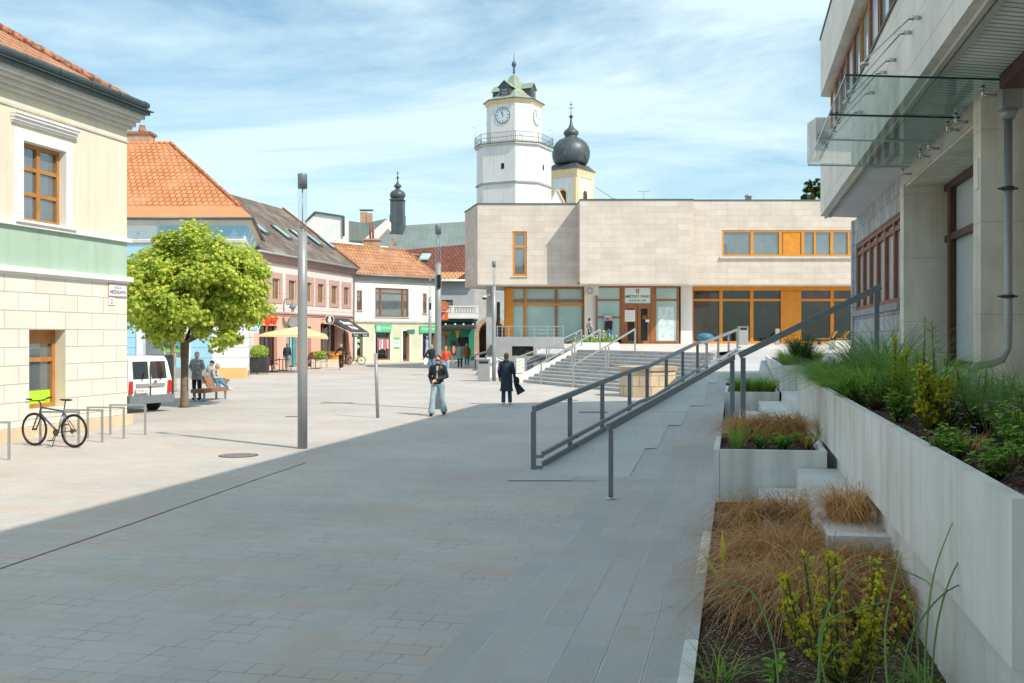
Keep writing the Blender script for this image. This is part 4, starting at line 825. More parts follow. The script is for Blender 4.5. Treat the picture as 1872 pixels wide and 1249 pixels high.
for i, cl in enumerate([(.7,.35,.4),(.8,.7,.7),(.55,.2,.3),(.75,.5,.55),(.25,.25,.3)]):
    m = MB(); s_ = a+.55+.28*i; ww.box(m, s_-.1, s_+.1, 1.1+.1*(i%2), 2.02, -.16, -.10); m.build('garment', mk('cloth', cl, .9, .15, 6), rko)
mn = MB(); a, b, c, d = lh_[3]; q = ww.pt(a+.6,.5,-.12); mn.lathe(q, [(.26,0),(.2,.4),(.12,.95),(.15,1.2),(.13,1.4),(.05,1.5)], 10); mn.ell(q+Vector((0,0,1.68)), (.09,.1,.13)); tag(mn.build('mannequin', mk('blue_dress', (.40,.45,.68), .9, .1, 4)), 'shop mannequin in a pale blue dress behind the window', 'mannequin')
hg = mk('shop_sign_green', (.10,.55,.27), .5, .04)
for lab, x0, x1, y0, y1, tx in (('green shop sign reading HUMANA over the clothes window','685','714','593','607.5','HUMANA'),('green shop sign reading SECOND HAND beside the lamp posts','766','806','595.5','609','SECOND HAND')):
    a, zt = ww.at(float(x0), float(y0)); b, zb = ww.at(float(x1), float(y1)); b = min(b, LW+.25); zb = ww.at(float(x0), float(y1))[1]; t = thing('shop_sign', lab, 'shop sign', ww.pt(a,zb,.1)); m = MB(); ww.box(m, a, b, zb, zt, 0.003, .14); m.build('board', hg, t)
    L2 = b-a; k = .32 if tx == 'HUMANA' else 0
    wtext(tx, ww, a+L2*(.5+k/2), (zb+zt)/2+.03, .146, wht, t, width=L2*(.55 if k else .85), height=(zt-zb)*.34, ext=.004)
    if k: m = MB(); m.disc(ww.pt(a+L2*.2,(zb+zt)/2,.146), (ww.n.x,ww.n.y,0), (zt-zb)*.3, .01); m.build('emblem', wht, t)
m = MB(); a, zt = ww.at(743,602.5); b, zb = ww.at(757,609); t = thing('small_sign', 'small dark green sign over the shop door of the white house', 'sign', ww.pt(a,zb,.1)); ww.box(m, a, b, zb, zt, .05, .12); m.build('board', mk('deep_green', (.05,.25,.15), .5, .03), t)
m = MB(); a, zt = ww.at(720,617); b, zb = ww.at(730,637); t = thing('wall_poster', 'white poster with green bands between shop window and door', 'poster', ww.pt(a,zb,.1)); ww.box(m, a, b, zb, zt, .005, .03); m.build('sheet', M['white'], t); m = MB(); ww.box(m, a, b, zt-.2, zt, .031, .036); ww.box(m, a, b, zb, zb+.15, .031, .036); m.build('bands', hg, t); wtext('AKCIA\nNOVINKY', ww, (a+b)/2, (zt+zb)/2, .034, red, t, width=(b-a)*.6, height=.2, ext=.002)
m = MB(); a, b, c, d = lh_[0]; ww.box(m, a+.12, b-.14, 2.2, 2.45, -.22, -.21); ww.box(m, a+.12, b-.14, 1.75, 2.05, -.22, -.21); ww.box(m, a+.12, b-.35, 1.3, 1.5, -.22, -.21); q = [ww.pt(b-.4,1.15,-.21), ww.pt(b-.12,1.4,-.21), ww.pt(b-.4,1.65,-.21)]; m.poly(q); m.build('window_stickers', mk('mint_print', (.30,.75,.45), .5, 0), wh)
r0 = ww.pt(-.5,7.5,.45); r1 = ww.pt(LW+.3,7.5,.45); t0 = ww.pt(-.5,10.35,-3.7); t1 = ww.pt(LW-.6,10.25,-3.7)
m = MB(); m.quad(r0, r1, t1, t0); m.poly([r1, ww.pt(LW+.3,7.5,-8), t1]); b0 = ww.pt(-2,11.25,-10); b1 = ww.pt(LW+2,10.9,-10)
m.quad(t0+Vector((-.4,0,-.25)), ww.pt(LW+2.5,9.9,-3.9), b1, b0); m.build('roof', M['tileD'], wh)
m = MB(); m.tube([t0,t1], .12, 6); m.tube([r1,t1], .1, 6); m.build('ridge_tiles', M['tileD'], wh)
m = MB(); m.bar(b0+Vector((0,0,.1)), b1+Vector((0,0,.1)), .4, .3); m.bar(b0+Vector((0,0,.1)), t0+Vector((-.5,0,.1)), .3, .2); m.build('parapet', M['white'], wh)
c = P(680,455,90); m = MB(); m.box(c.x-.7,c.x+.7,89.5,90.5,9.2,10.9); m.box(c.x-.8,c.x+.8,89.4,90.6,10.9,11.05); m.build('chimney', M['brickch'], wh); m = MB(); [m.tube([(c.x+d,90,11.05),(c.x+d,90,12.6)], .09, 6) for d in (-.15,.1)]; m.build('chimney_pipes', M['redfr'], wh)
m = MB(); m.tube([ww.pt(-.3,7.45,.5), ww.pt(LW+.3,7.45,.5)], .08, 6); m.build('gutter', M['steel'], wh)
# ================= RED ROOFED PUB HOUSE =================
wd_ = Wall(-8.2, 95, 1, 0); LD = 4.6
dr = thing('pub_house', 'grey house with dark red roof, balcony and green pub front', 'house', (-6,95,0))
m = MB(); wd_.panel(m, 0, LD, 3.95, 7.65, [(1.5,2.55,5.05,5.75)], .2, 0); gp = [(1.25,2.15,.05,2.45),(3.0,4.1,1.2,2.25)]; wd_.panel(m, 0, LD, 0, 3.95, gp, .2, 1); m.build('wall', [M['greyhouse'], M['pubgreen']], dr)
win(dr, wd_, (1.5,2.55,5.05,5.75), .15, .06, vs=(.5,), fm='darkfr', gm='glasspane'); win(dr, wd_, gp[0], .15, .1, vs=(.6,), fm='oak', gm='glasspane', name='pub_door'); win(dr, wd_, gp[1], .15, .06, fm='pubgreen', gm='glassdark')
m = MB(); m.quad((-14,94.4,7.6), (-3.3,94.4,7.6), (-3.0,101.5,11.8), (-13,101.5,10.9)); m.quad((-13,101.5,10.9),(-3,101.5,11.8),(-3,109,7.6),(-13,109,7.6)); m.build('roof', M['tileE'], dr)
m = MB(); m.quad((-10.5,94.3,7.66),(-5.2,94.3,7.66),(-4.4,95.6,8.45),(-10,95.6,8.45)); m.build('roof_patch', M['tileN'], dr)
m = MB(); m.tube([(-8.5,94.3,7.55),(-3.4,94.3,7.55)], .1, 6); m.build('gutter', M['white'], dr)
c = P(776,465,98); m = MB(); q = Vector((c.x,98,9.75)); m.extr([q+Vector((-.5,-.3,.0)), q+Vector((.4,-.3,.0)), q+Vector((.6,.8,.6)), q+Vector((-.3,.8,.6))], (0,0,.15)); m.build('skylight', M['glassblue'], dr)
m = MB(); wd_.box(m, .9, 5.0, 3.95, 4.15, 0, .95); wd_.box(m, .9, 5.05, 4.15, 4.45, .75, .9); wd_.box(m, .9, 5.05, 5.05, 5.17, .72, .95)
for s in (1.0,2.45,4.75): wd_.box(m, s, s+.3, 4.45, 5.05, .74, .92)
m.build('balcony', M['white'], dr)
for i in range(13):
    s = 1.42+.085*2.0*i if i < 6 else 2.95+.26*(i-6)
    b_ = MB(); b_.lathe(wd_.pt(s,4.45,.83), [(.05,0),(.07,.15),(.035,.38),(.055,.6)], 8); b_.build('baluster', M['white'], dr)
m = MB(); wd_.box(m, .9, 4.9, 3.68, 3.9, 0, .2); m.build('pub_cornice', M['pubgreen'], dr)
m = MB(); m.extr([wd_.pt(1.0,3.6,.1), wd_.pt(4.8,3.6,.1), wd_.pt(4.8,3.15,1.0), wd_.pt(1.0,3.15,1.0)], (0,0,.04)); wd_.box(m, 1.0, 4.8, 2.95, 3.14, .98, 1.0); m.build('awning', blk, dr)
m = MB(); [m.ell(wd_.pt(s,3.4,.66), (.1,.03,.13)) for s in (1.9,2.8,3.6,4.5)]; m.build('awning_emblems', wht, dr)
gold = mk('gold_letters', (.65,.45,.10), .4, .05, metal=.3); wtext('ANGUS', wd_, 1.75, 2.68, .03, gold, dr, width=1.3, height=.35, ext=.03, off=.02)
m = MB(); s = 3.0; m.extr([wd_.pt(s-.32,2.95,.02), wd_.pt(s-.2,2.72,.02), wd_.pt(s-.08,2.1,.02), wd_.pt(s+.08,2.1,.02), wd_.pt(s+.2,2.72,.02), wd_.pt(s+.32,2.95,.02), wd_.pt(s+.14,2.82,.02), wd_.pt(s-.14,2.82,.02)], (0,-.04,0)); m.build('bull_head', gold, dr)
m = MB(); wd_.box(m, 2.38, 2.9, .5, 1.85, .01, .05); t = m.build('wall_poster', M['dark']); tag(t, 'dark poster with a pale red shape on the green pub', 'poster'); m = MB(); m.ell(wd_.pt(2.64,1.0,.055), (.16,.01,.38)); m.build('picture', mk('salmon_print', (.7,.3,.22), .6, .2, 5), t)
m = MB(); c = P(811,578,93.9); m.box(c.x-.42,c.x+.42,93.86,93.94,c.z-.38,c.z+.38); t = tag(m.build('pub_sign', mk('orange_panel', (.80,.16,.04), .5, .03)), 'small square orange sign under the balcony', 'sign'); text('f', 1, c+Vector((0,-.06,0)), (1,0,0), (0,0,1), wht, t, height=.5, width=.25)
m = MB(); c = P(811,560,93.5); m.tube([c+Vector((0,.05,0)), c+Vector((0,-.05,0))], .5, 20); t = m.build('beer_sign', M['oak']); tag(t, 'round pale red and gold sign hanging by the balcony', 'sign'); m = MB(); m.tube([c+Vector((0,-.052,0)), c+Vector((0,-.06,0))], .38, 20); m.build('face', mk('beer_red', (.62,.18,.10), .5, .2, 6), t)
# ================= GATE, CLOCK TOWER =================
wg = Wall(-4.9, 103, 1, 0)
gt = thing('city_gate', 'rough plastered gate wall with a round stone arch', 'gate', (-2,103,0))
ax0 = wg.at(875,620)[0]; ax1 = wg.at(924,620)[0]; cx_ = (ax0+ax1)/2; ra = (ax1-ax0)/2; zsp = 3.9-ra
m = MB(); n = 16; arc = [(cx_-ra*math.cos(math.pi*i/n), zsp+ra*math.sin(math.pi*i/n)) for i in range(n+1)]
for (s0, z0), (s1_, z1) in zip(arc, arc[1:]): m.quad(wg.pt(s0,z0), wg.pt(s1_,z1), wg.pt(s1_,7.4), wg.pt(s0,7.4)); m.quad(wg.pt(s0,z0), wg.pt(s0,z0,-3), wg.pt(s1_,z1,-3), wg.pt(s1_,z1), 1)
wg.panel(m, 0, ax0, 0, 7.4); wg.panel(m, ax1, 6.5, 0, 7.4); m.quad(wg.pt(ax0,0), wg.pt(ax0,zsp), wg.pt(ax0,zsp,-3), wg.pt(ax0,0,-3), 1); m.quad(wg.pt(ax1,0), wg.pt(ax1,0,-3), wg.pt(ax1,zsp,-3), wg.pt(ax1,zsp), 1)
m.quad(wg.pt(0,0,-3.2), wg.pt(6.5,0,-3.2), wg.pt(6.5,7.4,-3.2), wg.pt(0,7.4,-3.2), 2); m.quad(wg.pt(0,0,0), wg.pt(0,7.4,0), wg.pt(0,7.4,-6), wg.pt(0,0,-6)); m.build('wall', [M['plaster'], M['stone'], M['darkfr']], gt)
m = MB()
for i in range(n): 
    a0, a1 = math.pi*i/n+.01, math.pi*(i+1)/n-.01; r0_, r1_ = ra, ra+.45
    q = [wg.pt(cx_-r*math.cos(a), zsp+r*math.sin(a), .05) for r, a in ((r0_,a0),(r0_,a1),(r1_,a1),(r1_,a0))]; m.extr(q, (0,.12,0))
for k in range(6): wg.box(m, ax0-.45, ax0, zsp*k/6+.01, zsp*(k+1)/6-.01, -.1, .05); wg.box(m, ax1, ax1+.45, zsp*k/6+.01, zsp*(k+1)/6-.01, -.1, .05)
m.build('stone_arch', M['stone'], gt)
AN = [-55,2,37,92,125,182,217,272]
TC = Vector((.22,110,0))
ct = thing('clock_tower', 'white octagonal clock tower with green copper roof', 'tower', TC)
def octp(r): return [TC+Vector((r*math.sin(R(a)), -r*math.cos(R(a)), 0)) for a in AN]
def octband(r0, r1, z0, z1, mat, name=None):
    m = MB(); a = octp(r0); b = octp(r1)
    for i in range(8):
        j = (i+1) % 8; m.quad(a[i]+Vector((0,0,z0)), a[j]+Vector((0,0,z0)), b[j]+Vector((0,0,z1)), b[i]+Vector((0,0,z1)))
    m.poly([p+Vector((0,0,z1)) for p in b]); m.poly([p+Vector((0,0,z0)) for p in reversed(a)])
    return m
octband(4.15,4.12,0,22.8,'').build('lower_shaft', M['towerwall'], ct)
octband(4.26,4.26,18.65,18.85,'').build('string_course', M['concrete2'], ct)
octband(4.35,4.35,22.8,22.95,'').build('gallery_slab', M['cornice'], ct); octband(4.3,4.45,22.95,23.05,'').build('gallery_edge', M['concrete2'], ct)
octband(3.04,3.02,23.0,27.6,'').build('upper_shaft', M['towerwall'], ct)
octband(3.06,3.32,27.45,27.85,'').build('cornice', M['yellowtrim'], ct)
octband(3.42,3.42,27.85,27.95,'').build('eave', M['zinc'], ct)
m = MB(); prof = [(3.42,27.95),(2.75,28.35),(2.2,28.75),(1.75,29.3),(1.3,30.0),(.85,30.9),(.45,31.7),(.1,32.1)]
prof = [(r, 27.95+(z-27.95)*.80) for r, z in prof]
for (r0, z0), (r1, z1) in zip(prof, prof[1:]):
    a = octp(r0); b = octp(r1)
    for i in range(8): j = (i+1) % 8; m.quad(a[i]+Vector((0,0,z0)), a[j]+Vector((0,0,z0)), b[j]+Vector((0,0,z1)), b[i]+Vector((0,0,z1)))
m.build('roof', M['copper'], ct)
m = MB(); m.lathe(TC+Vector((0,0,31.0)), [(.12,0),(.10,.9),(.12,1.0),(.24,1.15),(.27,1.35),(.2,1.55),(.06,1.65),(.035,2.3),(.01,2.9)], 12); m.build('finial', M['darkcopper'], ct)
def faceframe(ang): n = Vector((math.sin(R(ang)), -math.cos(R(ang)), 0)); t = Vector((math.cos(R(ang)), math.sin(R(ang)), 0)); return n, t
for ang in (-26,64,154,-116):
    n, t = faceframe(ang); Z = Vector((0,0,1)); c = TC+n*2.35
    def q(x, y, z): return c+t*x+n*y+Z*z
    m = MB(); hw = .60; z0 = 28.15; z1 = 29.35
    m.hexa([q(-hw,-1.6,z0),q(hw,-1.6,z0),q(hw,0,z0),q(-hw,0,z0),q(-hw,-1.6,z1),q(hw,-1.6,z1),q(hw,0,z1),q(-hw,0,z1)]); m.extr([q(-hw,0,z1), q(hw,0,z1), q(0,0,z1+.55)], -n*1.6); d_ = m.build('dormer', M['darkcopper'], ct)
    m = MB(); m.extr([q(-.8,.12,z1-.08), q(0,.12,z1+.62), q(0,.12,z1+.72), q(-.86,.12,z1-.05)], -n*1.9); m.extr([q(.8,.12,z1-.08), q(0,.12,z1+.62), q(0,.12,z1+.72), q(.86,.12,z1-.05)], -n*1.9); m.build('dormer_roof', M['copper'], d_)
    m = MB()
    nn = 12; pts = [q(.36*math.cos(math.pi*i/nn), .012, 28.85+.36*math.sin(math.pi*i/nn)) for i in range(nn+1)]+[q(-.36,.012,28.3), q(.36,.012,28.3)]; m.poly(pts); m.build('dormer_opening', M['black'], d_)
    m = MB()
    for i in range(5): m.hexa([q(-.34,.02,28.38+i*.16),q(.34,.02,28.38+i*.16),q(.34,.08,28.34+i*.16),q(-.34,.08,28.34+i*.16),q(-.34,.02,28.43+i*.16),q(.34,.02,28.43+i*.16),q(.34,.08,28.39+i*.16),q(-.34,.08,28.39+i*.16)])
    m.build('louvres', M['concrete2'], d_)
    # clock
    a0 = {-26:(-55,2),64:(37,92),154:(125,182),-116:(217,272)}[ang]; pa = [TC+Vector((3.03*math.sin(R(a)), -3.03*math.cos(R(a)), 0)) for a in a0]; mid = (pa[0]+pa[1])/2+Z*26.15; t2 = (pa[1]-pa[0]).normalized(); n2 = Vector((t2.y, -t2.x, 0))
    m = MB(); m.disc(mid, n2, .93, .05, 32); k_ = m.build('clock', M['cornice'], ct); m = MB(); m.disc(mid+n2*.052, n2, .86, .02, 32); m.build('clock_rim', M['dark'], k_); m = MB(); m.disc(mid+n2*.074, n2, .80, .012, 32); m.build('clock_face', mk('clock_white', (.62,.72,.76), .5, .02), k_)
    m = MB()
    for i in range(12):
        a = 2*math.pi*i/12; d = t2*math.sin(a)+Z*math.cos(a); o_ = t2*math.cos(a)-Z*math.sin(a); w_ = .035 if i % 3 else .06
        A_ = mid+n2*.09+d*.56; B_ = mid+n2*.09+d*.72; m.poly([A_-o_*w_, A_+o_*w_, B_+o_*w_, B_-o_*w_])
    m.build('clock_numerals', M['dark'], k_); m = MB()
    for L_h, a, w_ in ((.36,R(-20),.04),(.60,R(-28),.028),(.58,R(-2),.02),(.3,R(155),.02)):
        d = t2*math.sin(a)+Z*math.cos(a); o_ = t2*math.cos(a)-Z*math.sin(a); A_ = mid+n2*.1-d*.1; B_ = mid+n2*.1+d*L_h; m.poly([A_-o_*w_, A_+o_*w_, B_+o_*w_*.6, B_-o_*w_*.6])
    m.build('clock_hands', M['dark'], k_)
m = MB(); pr_ = octp(4.32); posts_ = []
for i in range(8):
    a, b = pr_[i], pr_[(i+1)%8]
    for z in (23.15,23.6,24.1): m.tube([a+Vector((0,0,z)), b+Vector((0,0,z))], .022, 5)
    n = max(2, int((b-a).length/.22))
    for k in range(n): q = a+(b-a)*k/n; m.tube([q+Vector((0,0,23.05)), q+Vector((0,0,24.1))], .014 if k else .04, 4)
m.build('gallery_railing', M['dark'], ct)
m = MB()
for dx_, h_ in ((-4.2,1.9),(4.2,1.6),(1.9,2.2),(-2.5,1.9)):
    q = TC+Vector((dx_,-1.5 if abs(dx_) > 3 else -3.6,23.1)); m.tube([q, q+Vector((0,0,h_))], .02, 4); m.tube([q+Vector((-.5,0,h_)), q+Vector((.1,0,h_))], .02, 4)
m.build('antennas', M['steel2'], ct)
m = MB(); 
for (ang, off, z) in ((-26,.45,20.2),(64,-.3,20.3)):
    a0 = {-26:(-55,2),64:(37,92)}[ang]; pa = [TC+Vector((4.14*math.sin(R(a)), -4.14*math.cos(R(a)), 0)) for a in a0]; mid = (pa[0]+pa[1])/2; t2 = (pa[1]-pa[0]).normalized(); n2 = Vector((t2.y,-t2.x,0)); c = mid+t2*off+Vector((0,0,z)) + n2*.01
    m = MB(); m.extr([c-t2*.18, c+t2*.18, c+t2*.18+Vector((0,0,.6)), c-t2*.18+Vector((0,0,.6))], -n2*.02); m.build('slit_window', M['black'], ct)
# ================= CHURCH TOWER =================
KC = Vector(((1044-CX)/F*140, 140, 0)); kt = thing('church_tower', 'yellow trimmed church tower with black onion dome', 'tower', KC)
def sq(r, rot=11): return [KC+Vector((r*math.sin(R(a+rot)), -r*math.cos(R(a+rot)), 0)) for a in (0,90,180,270)]
def sqband(r0, r1, z0, z1): 
    m = MB(); a, b = sq(r0), sq(r1)
    for i in range(4): j = (i+1) % 4; m.quad(a[i]+Vector((0,0,z0)), a[j]+Vector((0,0,z0)), b[j]+Vector((0,0,z1)), b[i]+Vector((0,0,z1)))
    m.poly([p+Vector((0,0,z1)) for p in b]); return m
sqband(3.15,3.15,0,24.6).build('wall', M['whitewall'], kt); sqband(3.3,3.3,24.35,24.6).build('frieze', M['yellowtrim'], kt); sqband(3.2,3.55,24.6,25.4).build('cornice', M['yellowtrim'], kt); sqband(3.7,2.5,25.4,26.3).build('skirt_roof', M['darkcopper'], kt)
cs = sq(3.15); m = MB()
for i in range(4):
    j = (i+1) % 4; t2 = (cs[j]-cs[i]).normalized(); n2 = Vector((t2.y,-t2.x,0)); Lc = (cs[j]-cs[i]).length
    for s in (.35, Lc-.35): c = cs[i]+t2*s; m.hexa([c-t2*.3+n2*.12, c+t2*.3+n2*.12, c+t2*.3, c-t2*.3, *[p+Vector((0,0,24.3)) for p in (c-t2*.3+n2*.12, c+t2*.3+n2*.12, c+t2*.3, c-t2*.3)]])
m.build('pilaster', M['yellowtrim'], kt)
for i in range(4):
    j = (i+1) % 4; t2 = (cs[j]-cs[i]).normalized(); n2 = Vector((t2.y,-t2.x,0)); c = (cs[i]+cs[j])/2
    for wdt, o_, mt, dz in ((.75,.05,'yellowtrim',.15),(.55,.07,'darkfr',0)):
        m = MB(); m.extr([c+t2*wdt+n2*o_+Vector((0,0,19.5)), *[c+t2*wdt*math.cos(math.pi*k/10)+n2*o_+Vector((0,0,22.0+dz+wdt*math.sin(math.pi*k/10))) for k in range(11)], c-t2*wdt+n2*o_+Vector((0,0,19.5))], -n2*.05); m.build('belfry_window', M[mt], kt)
sc_ = 1/13.0; m = MB(); pr = [(29,301),(32,296),(34.5,288),(35,279),(33,270),(28,262),(21,256),(13,252.5),(11,250),(12,248),(14,245),(13.5,241),(9,237),(5,233),(3,228),(2,222),(1.6,216)]
m.lathe(KC, [(r*sc_, 2.27+(615-y)*sc_) for r, y in pr], 16, sm=True, a0=R(11)); m.build('dome', M['darkcopper'], kt)
m = MB(); zb_ = 2.27+(615-216)*sc_; m.lathe(KC+Vector((0,0,zb_)), [(.1,0),(.28,.1),(.3,.25),(.12,.4),(.05,.6),(.04,2.3)], 10); 
for z, w_ in ((1.4,.35),(1.9,.25)): m.tube([KC+Vector((-w_,0,zb_+z)), KC+Vector((w_,0,zb_+z))], .05, 5)
m.build('cross', M['dark'], kt)
m = MB(); 
for ang in (-35,58): n, t = faceframe(ang); m.disc(KC+n*2.1+Vector((0,0,27.5)), n, .62, .55, 16)
m.build('dome_window', M['darkcopper'], kt)
m = MB(); c = P(1018,350,132); m.extr([c+Vector((-1.2,0,-2.4)), c+Vector((1.3,0,-2.4)), c+Vector((.2,0,.2)), c+Vector((-.1,0,.2))], (0,.6,0)); t = m.build('church_gable', M['whitewall']); tag(t, 'small white gable with yellow edge beside the church tower', 'gable'); m = MB(); m.bar(c+Vector((.15,-.05,.25)), c+Vector((1.4,-.05,-2.3)), .2, .2); m.build('edge_trim', M['yellowtrim'], t)
# ================= SMALL DARK TOWER & BACK ROOFS =================
SCn = P(727,400,139); sc2 = 139/F; st = thing('small_spire', 'small dark metal turret with onion top on the grey roof', 'turret', (SCn.x,139,0))
def sq2(r, z, rot=40): return [Vector((SCn.x+r*math.sin(R(a+rot)), 139-r*math.cos(R(a+rot)), z)) for a in (0,90,180,270)]
zz = lambda y: 2.27+(615-y)*sc2
m = MB()
for (r0, y0), (r1, y1) in (((1.35,430),(1.35,394)),((1.35,394),(1.25,393)),((1.25,393),(1.25,368)),((1.45,367),(.95,362))):
    a, b = sq2(r0, zz(y0)), sq2(r1, zz(y1))
    for i in range(4): j = (i+1)%4; m.quad(a[i], a[j], b[j], b[i])
m.build('body', M['darkcopper'], st)
m = MB(); m.lathe((SCn.x,139,0), [(r*sc2, zz(y)) for r, y in ((11,364),(14,360),(14.5,356),(12,351),(7,348),(3.5,346),(4,344),(7,342),(6.5,339),(3,336),(1.5,331),(1,327)) ], 14); m.build('onion', M['darkcopper'], st)
m = MB(); m.tube([(SCn.x,139,zz(327)),(SCn.x,139,zz(313))], .05, 5); m.tube([(SCn.x-.25,139,zz(317)),(SCn.x+.25,139,zz(317))], .04, 5); m.ell((SCn.x,139,zz(325)), (.18,.18,.18)); m.build('cross', M['dark'], st)
def roofblk(name, label, pts, Y, dep, mat, cat='roof', slope=0):
    m = MB(); q = [P(x, y, Y+(slope*(HY-y) if slope else 0)) for x, y in pts]; m.extr(q, (0,dep,0)); return tag(m.build(name, M[mat]), label, cat)
o = roofblk('church_roof', 'long grey green metal roof behind the turret', [(656,470),(708,420),(742,412),(852,405),(990,405),(990,470)], 112, 1, 'greyroof', 'roof', .14)
m = MB(); q = [P(743,411,140.5), P(852,405,141.4), P(860,415,160), P(760,420,160)]; 
o = roofblk('white_gable', 'large plain white gable wall above the dark roof', [(558,470),(558,407),(576,389),(627,397),(627,470)], 112, 8, 'whitewall', 'gable wall')
m = MB(); [m.bar(P(a,b,111.9), P(c,d,111.9), .25, .18) for a, b, c, d in ((558,406,576,388),(576,388,628,396),(628,396,628,432))]; m.build('edge_flashing', M['zinc'], o)
roofblk('grey_roof', 'folded grey metal roof right of the white gable', [(627,440),(627,402),(646,405),(668,408),(706,400),(664,440)], 116, 6, 'greyroof')
roofblk('white_gable', 'narrow white gable end with a drainpipe right of the grey roof', [(662,441),(705,402),(709,402),(709,418),(688,441)], 113, 3, 'whitewall', 'gable wall')
c = P(671,396,119); m = MB(); m.box(c.x-.75,c.x-.05,118.5,119.5,c.z-1.5,c.z+.5); m.box(c.x+.0,c.x+.6,118.5,119.5,c.z-1.5,c.z+.35); m.box(c.x-.85,c.x+.7,118.4,119.6,c.z+.7,c.z+.78,1); tag(m.build('chimney', [M['brickch'], M['zinc']]), 'orange brick double chimney on the grey metal roof', 'chimney')
c = P(721,440,121); m = MB(); m.box(c.x-.25,c.x+.25,120.8,121.2,c.z-.6,c.z+.25); tag(m.build('chimney', M['brickch']), 'tiny chimney low on the grey green roof', 'chimney')
# ================= TOWN HALL =================
th_ = thing('town_hall', 'pale stone town hall with overhanging upper floor and orange window frames', 'building', (12,67,1.7))
wR = Wall(CX and 0, 67, 1, 0)   # s == world X at y=67
def sx67(px, Y=67): return (px-CX)/F*Y
def z67(py, Y=67): return H-(py-HY)/F*Y
xr0, xr1 = sx67(1267), sx67(1760); zt, zb = 11.4, 5.75
hR = (sx67(1320), sx67(1640), z67(469), z67(421))
m = MB(); wR.panel(m, xr0, xr1, zb, zt, [hR], .3); m.build('upper_wall', M['limewall'], th_)
xl0 = sx67(873); xm0 = sx67(1060,65.3); xm1 = sx67(1267,65.3); zl = 11.15
hL = (sx67(937), sx67(963), z67(505), z67(423))
m = MB(); wR.panel(m, xl0, xm0+.1, zb, zl, [hL], .3); p0 = wR.pt(xl0,0); p1 = Vector(((850-CX)/F*71.5, 71.5, 0)); V = lambda p, z: Vector((p.x, p.y, z))
m.quad(V(p1,zb), V(p0,zb), V(p0,zl), V(p1,zl)); p2 = Vector((p1.x+3.5, 77, 0)); m.quad(V(p2,zb), V(p1,zb), V(p1,zl), V(p2,zl)); m.build('upper_wall', M['limewall'], th_)
wM = Wall(0, 65.3, 1, 0); m = MB(); zm = 11.2; wM.panel(m, xm0, xm1, 5.72, zm); m.quad(wM.pt(xm0,5.72), wM.pt(xm0,zm), wM.pt(xm0,zm,-1.7), wM.pt(xm0,5.72,-1.7)); m.quad(wM.pt(xm1,5.72), wM.pt(xm1,5.72,-1.7), wM.pt(xm1,zm,-1.7), wM.pt(xm1,zm)); m.build('upper_wall', M['limewall'], th_)
m = MB(); m.prism([(xl0,67.05),(xm0,67.05),(xm0,65.35),(xm1,65.35),(xm1,67.05),(xr1,67.05),(xr1,90),(p1.x+8,90),(p1.x+3.5,77),(p1.x+.05,71.5)], zb-.02, zb+.1); m.build('overhang_soffit', M['soffit2'], th_)
m = MB(); m.prism([(xl0,67.05),(xm0,67.05),(xm0,67.0),(xr1,67.05),(xr1,90),(p1.x+8,90),(p1.x+3.5,77),(p1.x+.05,71.5)], zl-.2, zl-.1); m.build('roof', M['concrete2'], th_)
m = MB(); wR.box(m, xr0, xr1, zt, zt+.07, -.5, .05); wM.box(m, xm0-.03, xm1+.03, zm, zm+.08, -1.9, .05); wR.box(m, xl0, xm0-.04, zl, zl+.08, -.4, .05); m.extr([V(p1,zl), V(p0,zl), V(p0,zl+.08), V(p1,zl+.08)], (-.05,-.03,0)); m.build('roof_flashing', M['zinc'], th_)
win(th_, wR, hL, .16, .14, hs=(.66,), fm='woodfr', gm='glasspane', sill='cornice', dp=.1)
m = MB(); a, b, c, d = hL
for i in range(9): s = a+.2+(b-a-.4)*i/8; wR.box(m, s-.035, s+.02, c+.15, d-.15, -.20, -.19)
m.build('vertical_blinds', M['white'], th_)
a, b, c, d = hR; fr = lambda px: ((px-1320)/320.0)
win(th_, wR, hR, .16, .13, vs=((fr(1375),.2),(fr(1427),.2),(fr(1468),.2),(fr(1490),.14),(fr(1521),.2),(fr(1552),.14),(fr(1600),.2)), fm='woodfr', gm='glasspane', dp=.12, name='window_band')
m = MB(); wR.box(m, sx67(1432), sx67(1463), c+.12, d-.12, -.15, -.08); m.build('infill_panel', M['woodfr'], th_)
m = MB(); wR.box(m, a-.15, b, c-.14, c-.02, -.1, .14); m.build('sill', M['cornice'], th_)
# ground floor
YG = 69.2; wG = Wall(0, YG, 1, 0); sg = lambda px: sx67(px, YG); zg0 = 1.77; zg1 = zb-.03
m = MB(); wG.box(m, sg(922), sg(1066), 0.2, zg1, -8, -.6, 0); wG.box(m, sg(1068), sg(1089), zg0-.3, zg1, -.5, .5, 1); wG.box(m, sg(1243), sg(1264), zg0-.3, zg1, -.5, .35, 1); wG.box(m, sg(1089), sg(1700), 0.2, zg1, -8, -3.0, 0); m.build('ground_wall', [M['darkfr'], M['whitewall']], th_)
gl_ = (sg(922), sg(1068), zg0, zg1)
win(th_, wG, gl_, .1, .16, vs=((.0,.01),(fr2 := (960-922)/146.,.16),((1017-922)/146.,.16)), hs=(.755,), fm='brownfr', gm='glassblue', name='window_wall', dp=.12)
m = MB(); wG.box(m, sg(923.5), sg(938), zg0+.1, zg1-.12, -.1, .06); m.build('infill_panel', M['woodfr'], th_)
m = MB(); wG.box(m, sg(938), sg(1066), 4.35+.06, 4.5+.06, .025, .05); wG.box(m, sg(959), sg(962.5), zg0+.2, zg1-.2, .025, .06);  m.build('frame_lining', M['woodfr'], th_)
wE = Wall(0, 68.4, 1, 0); se = lambda px: sx67(px, 68.4); zz_ = lambda py: z67(py, 68.4)
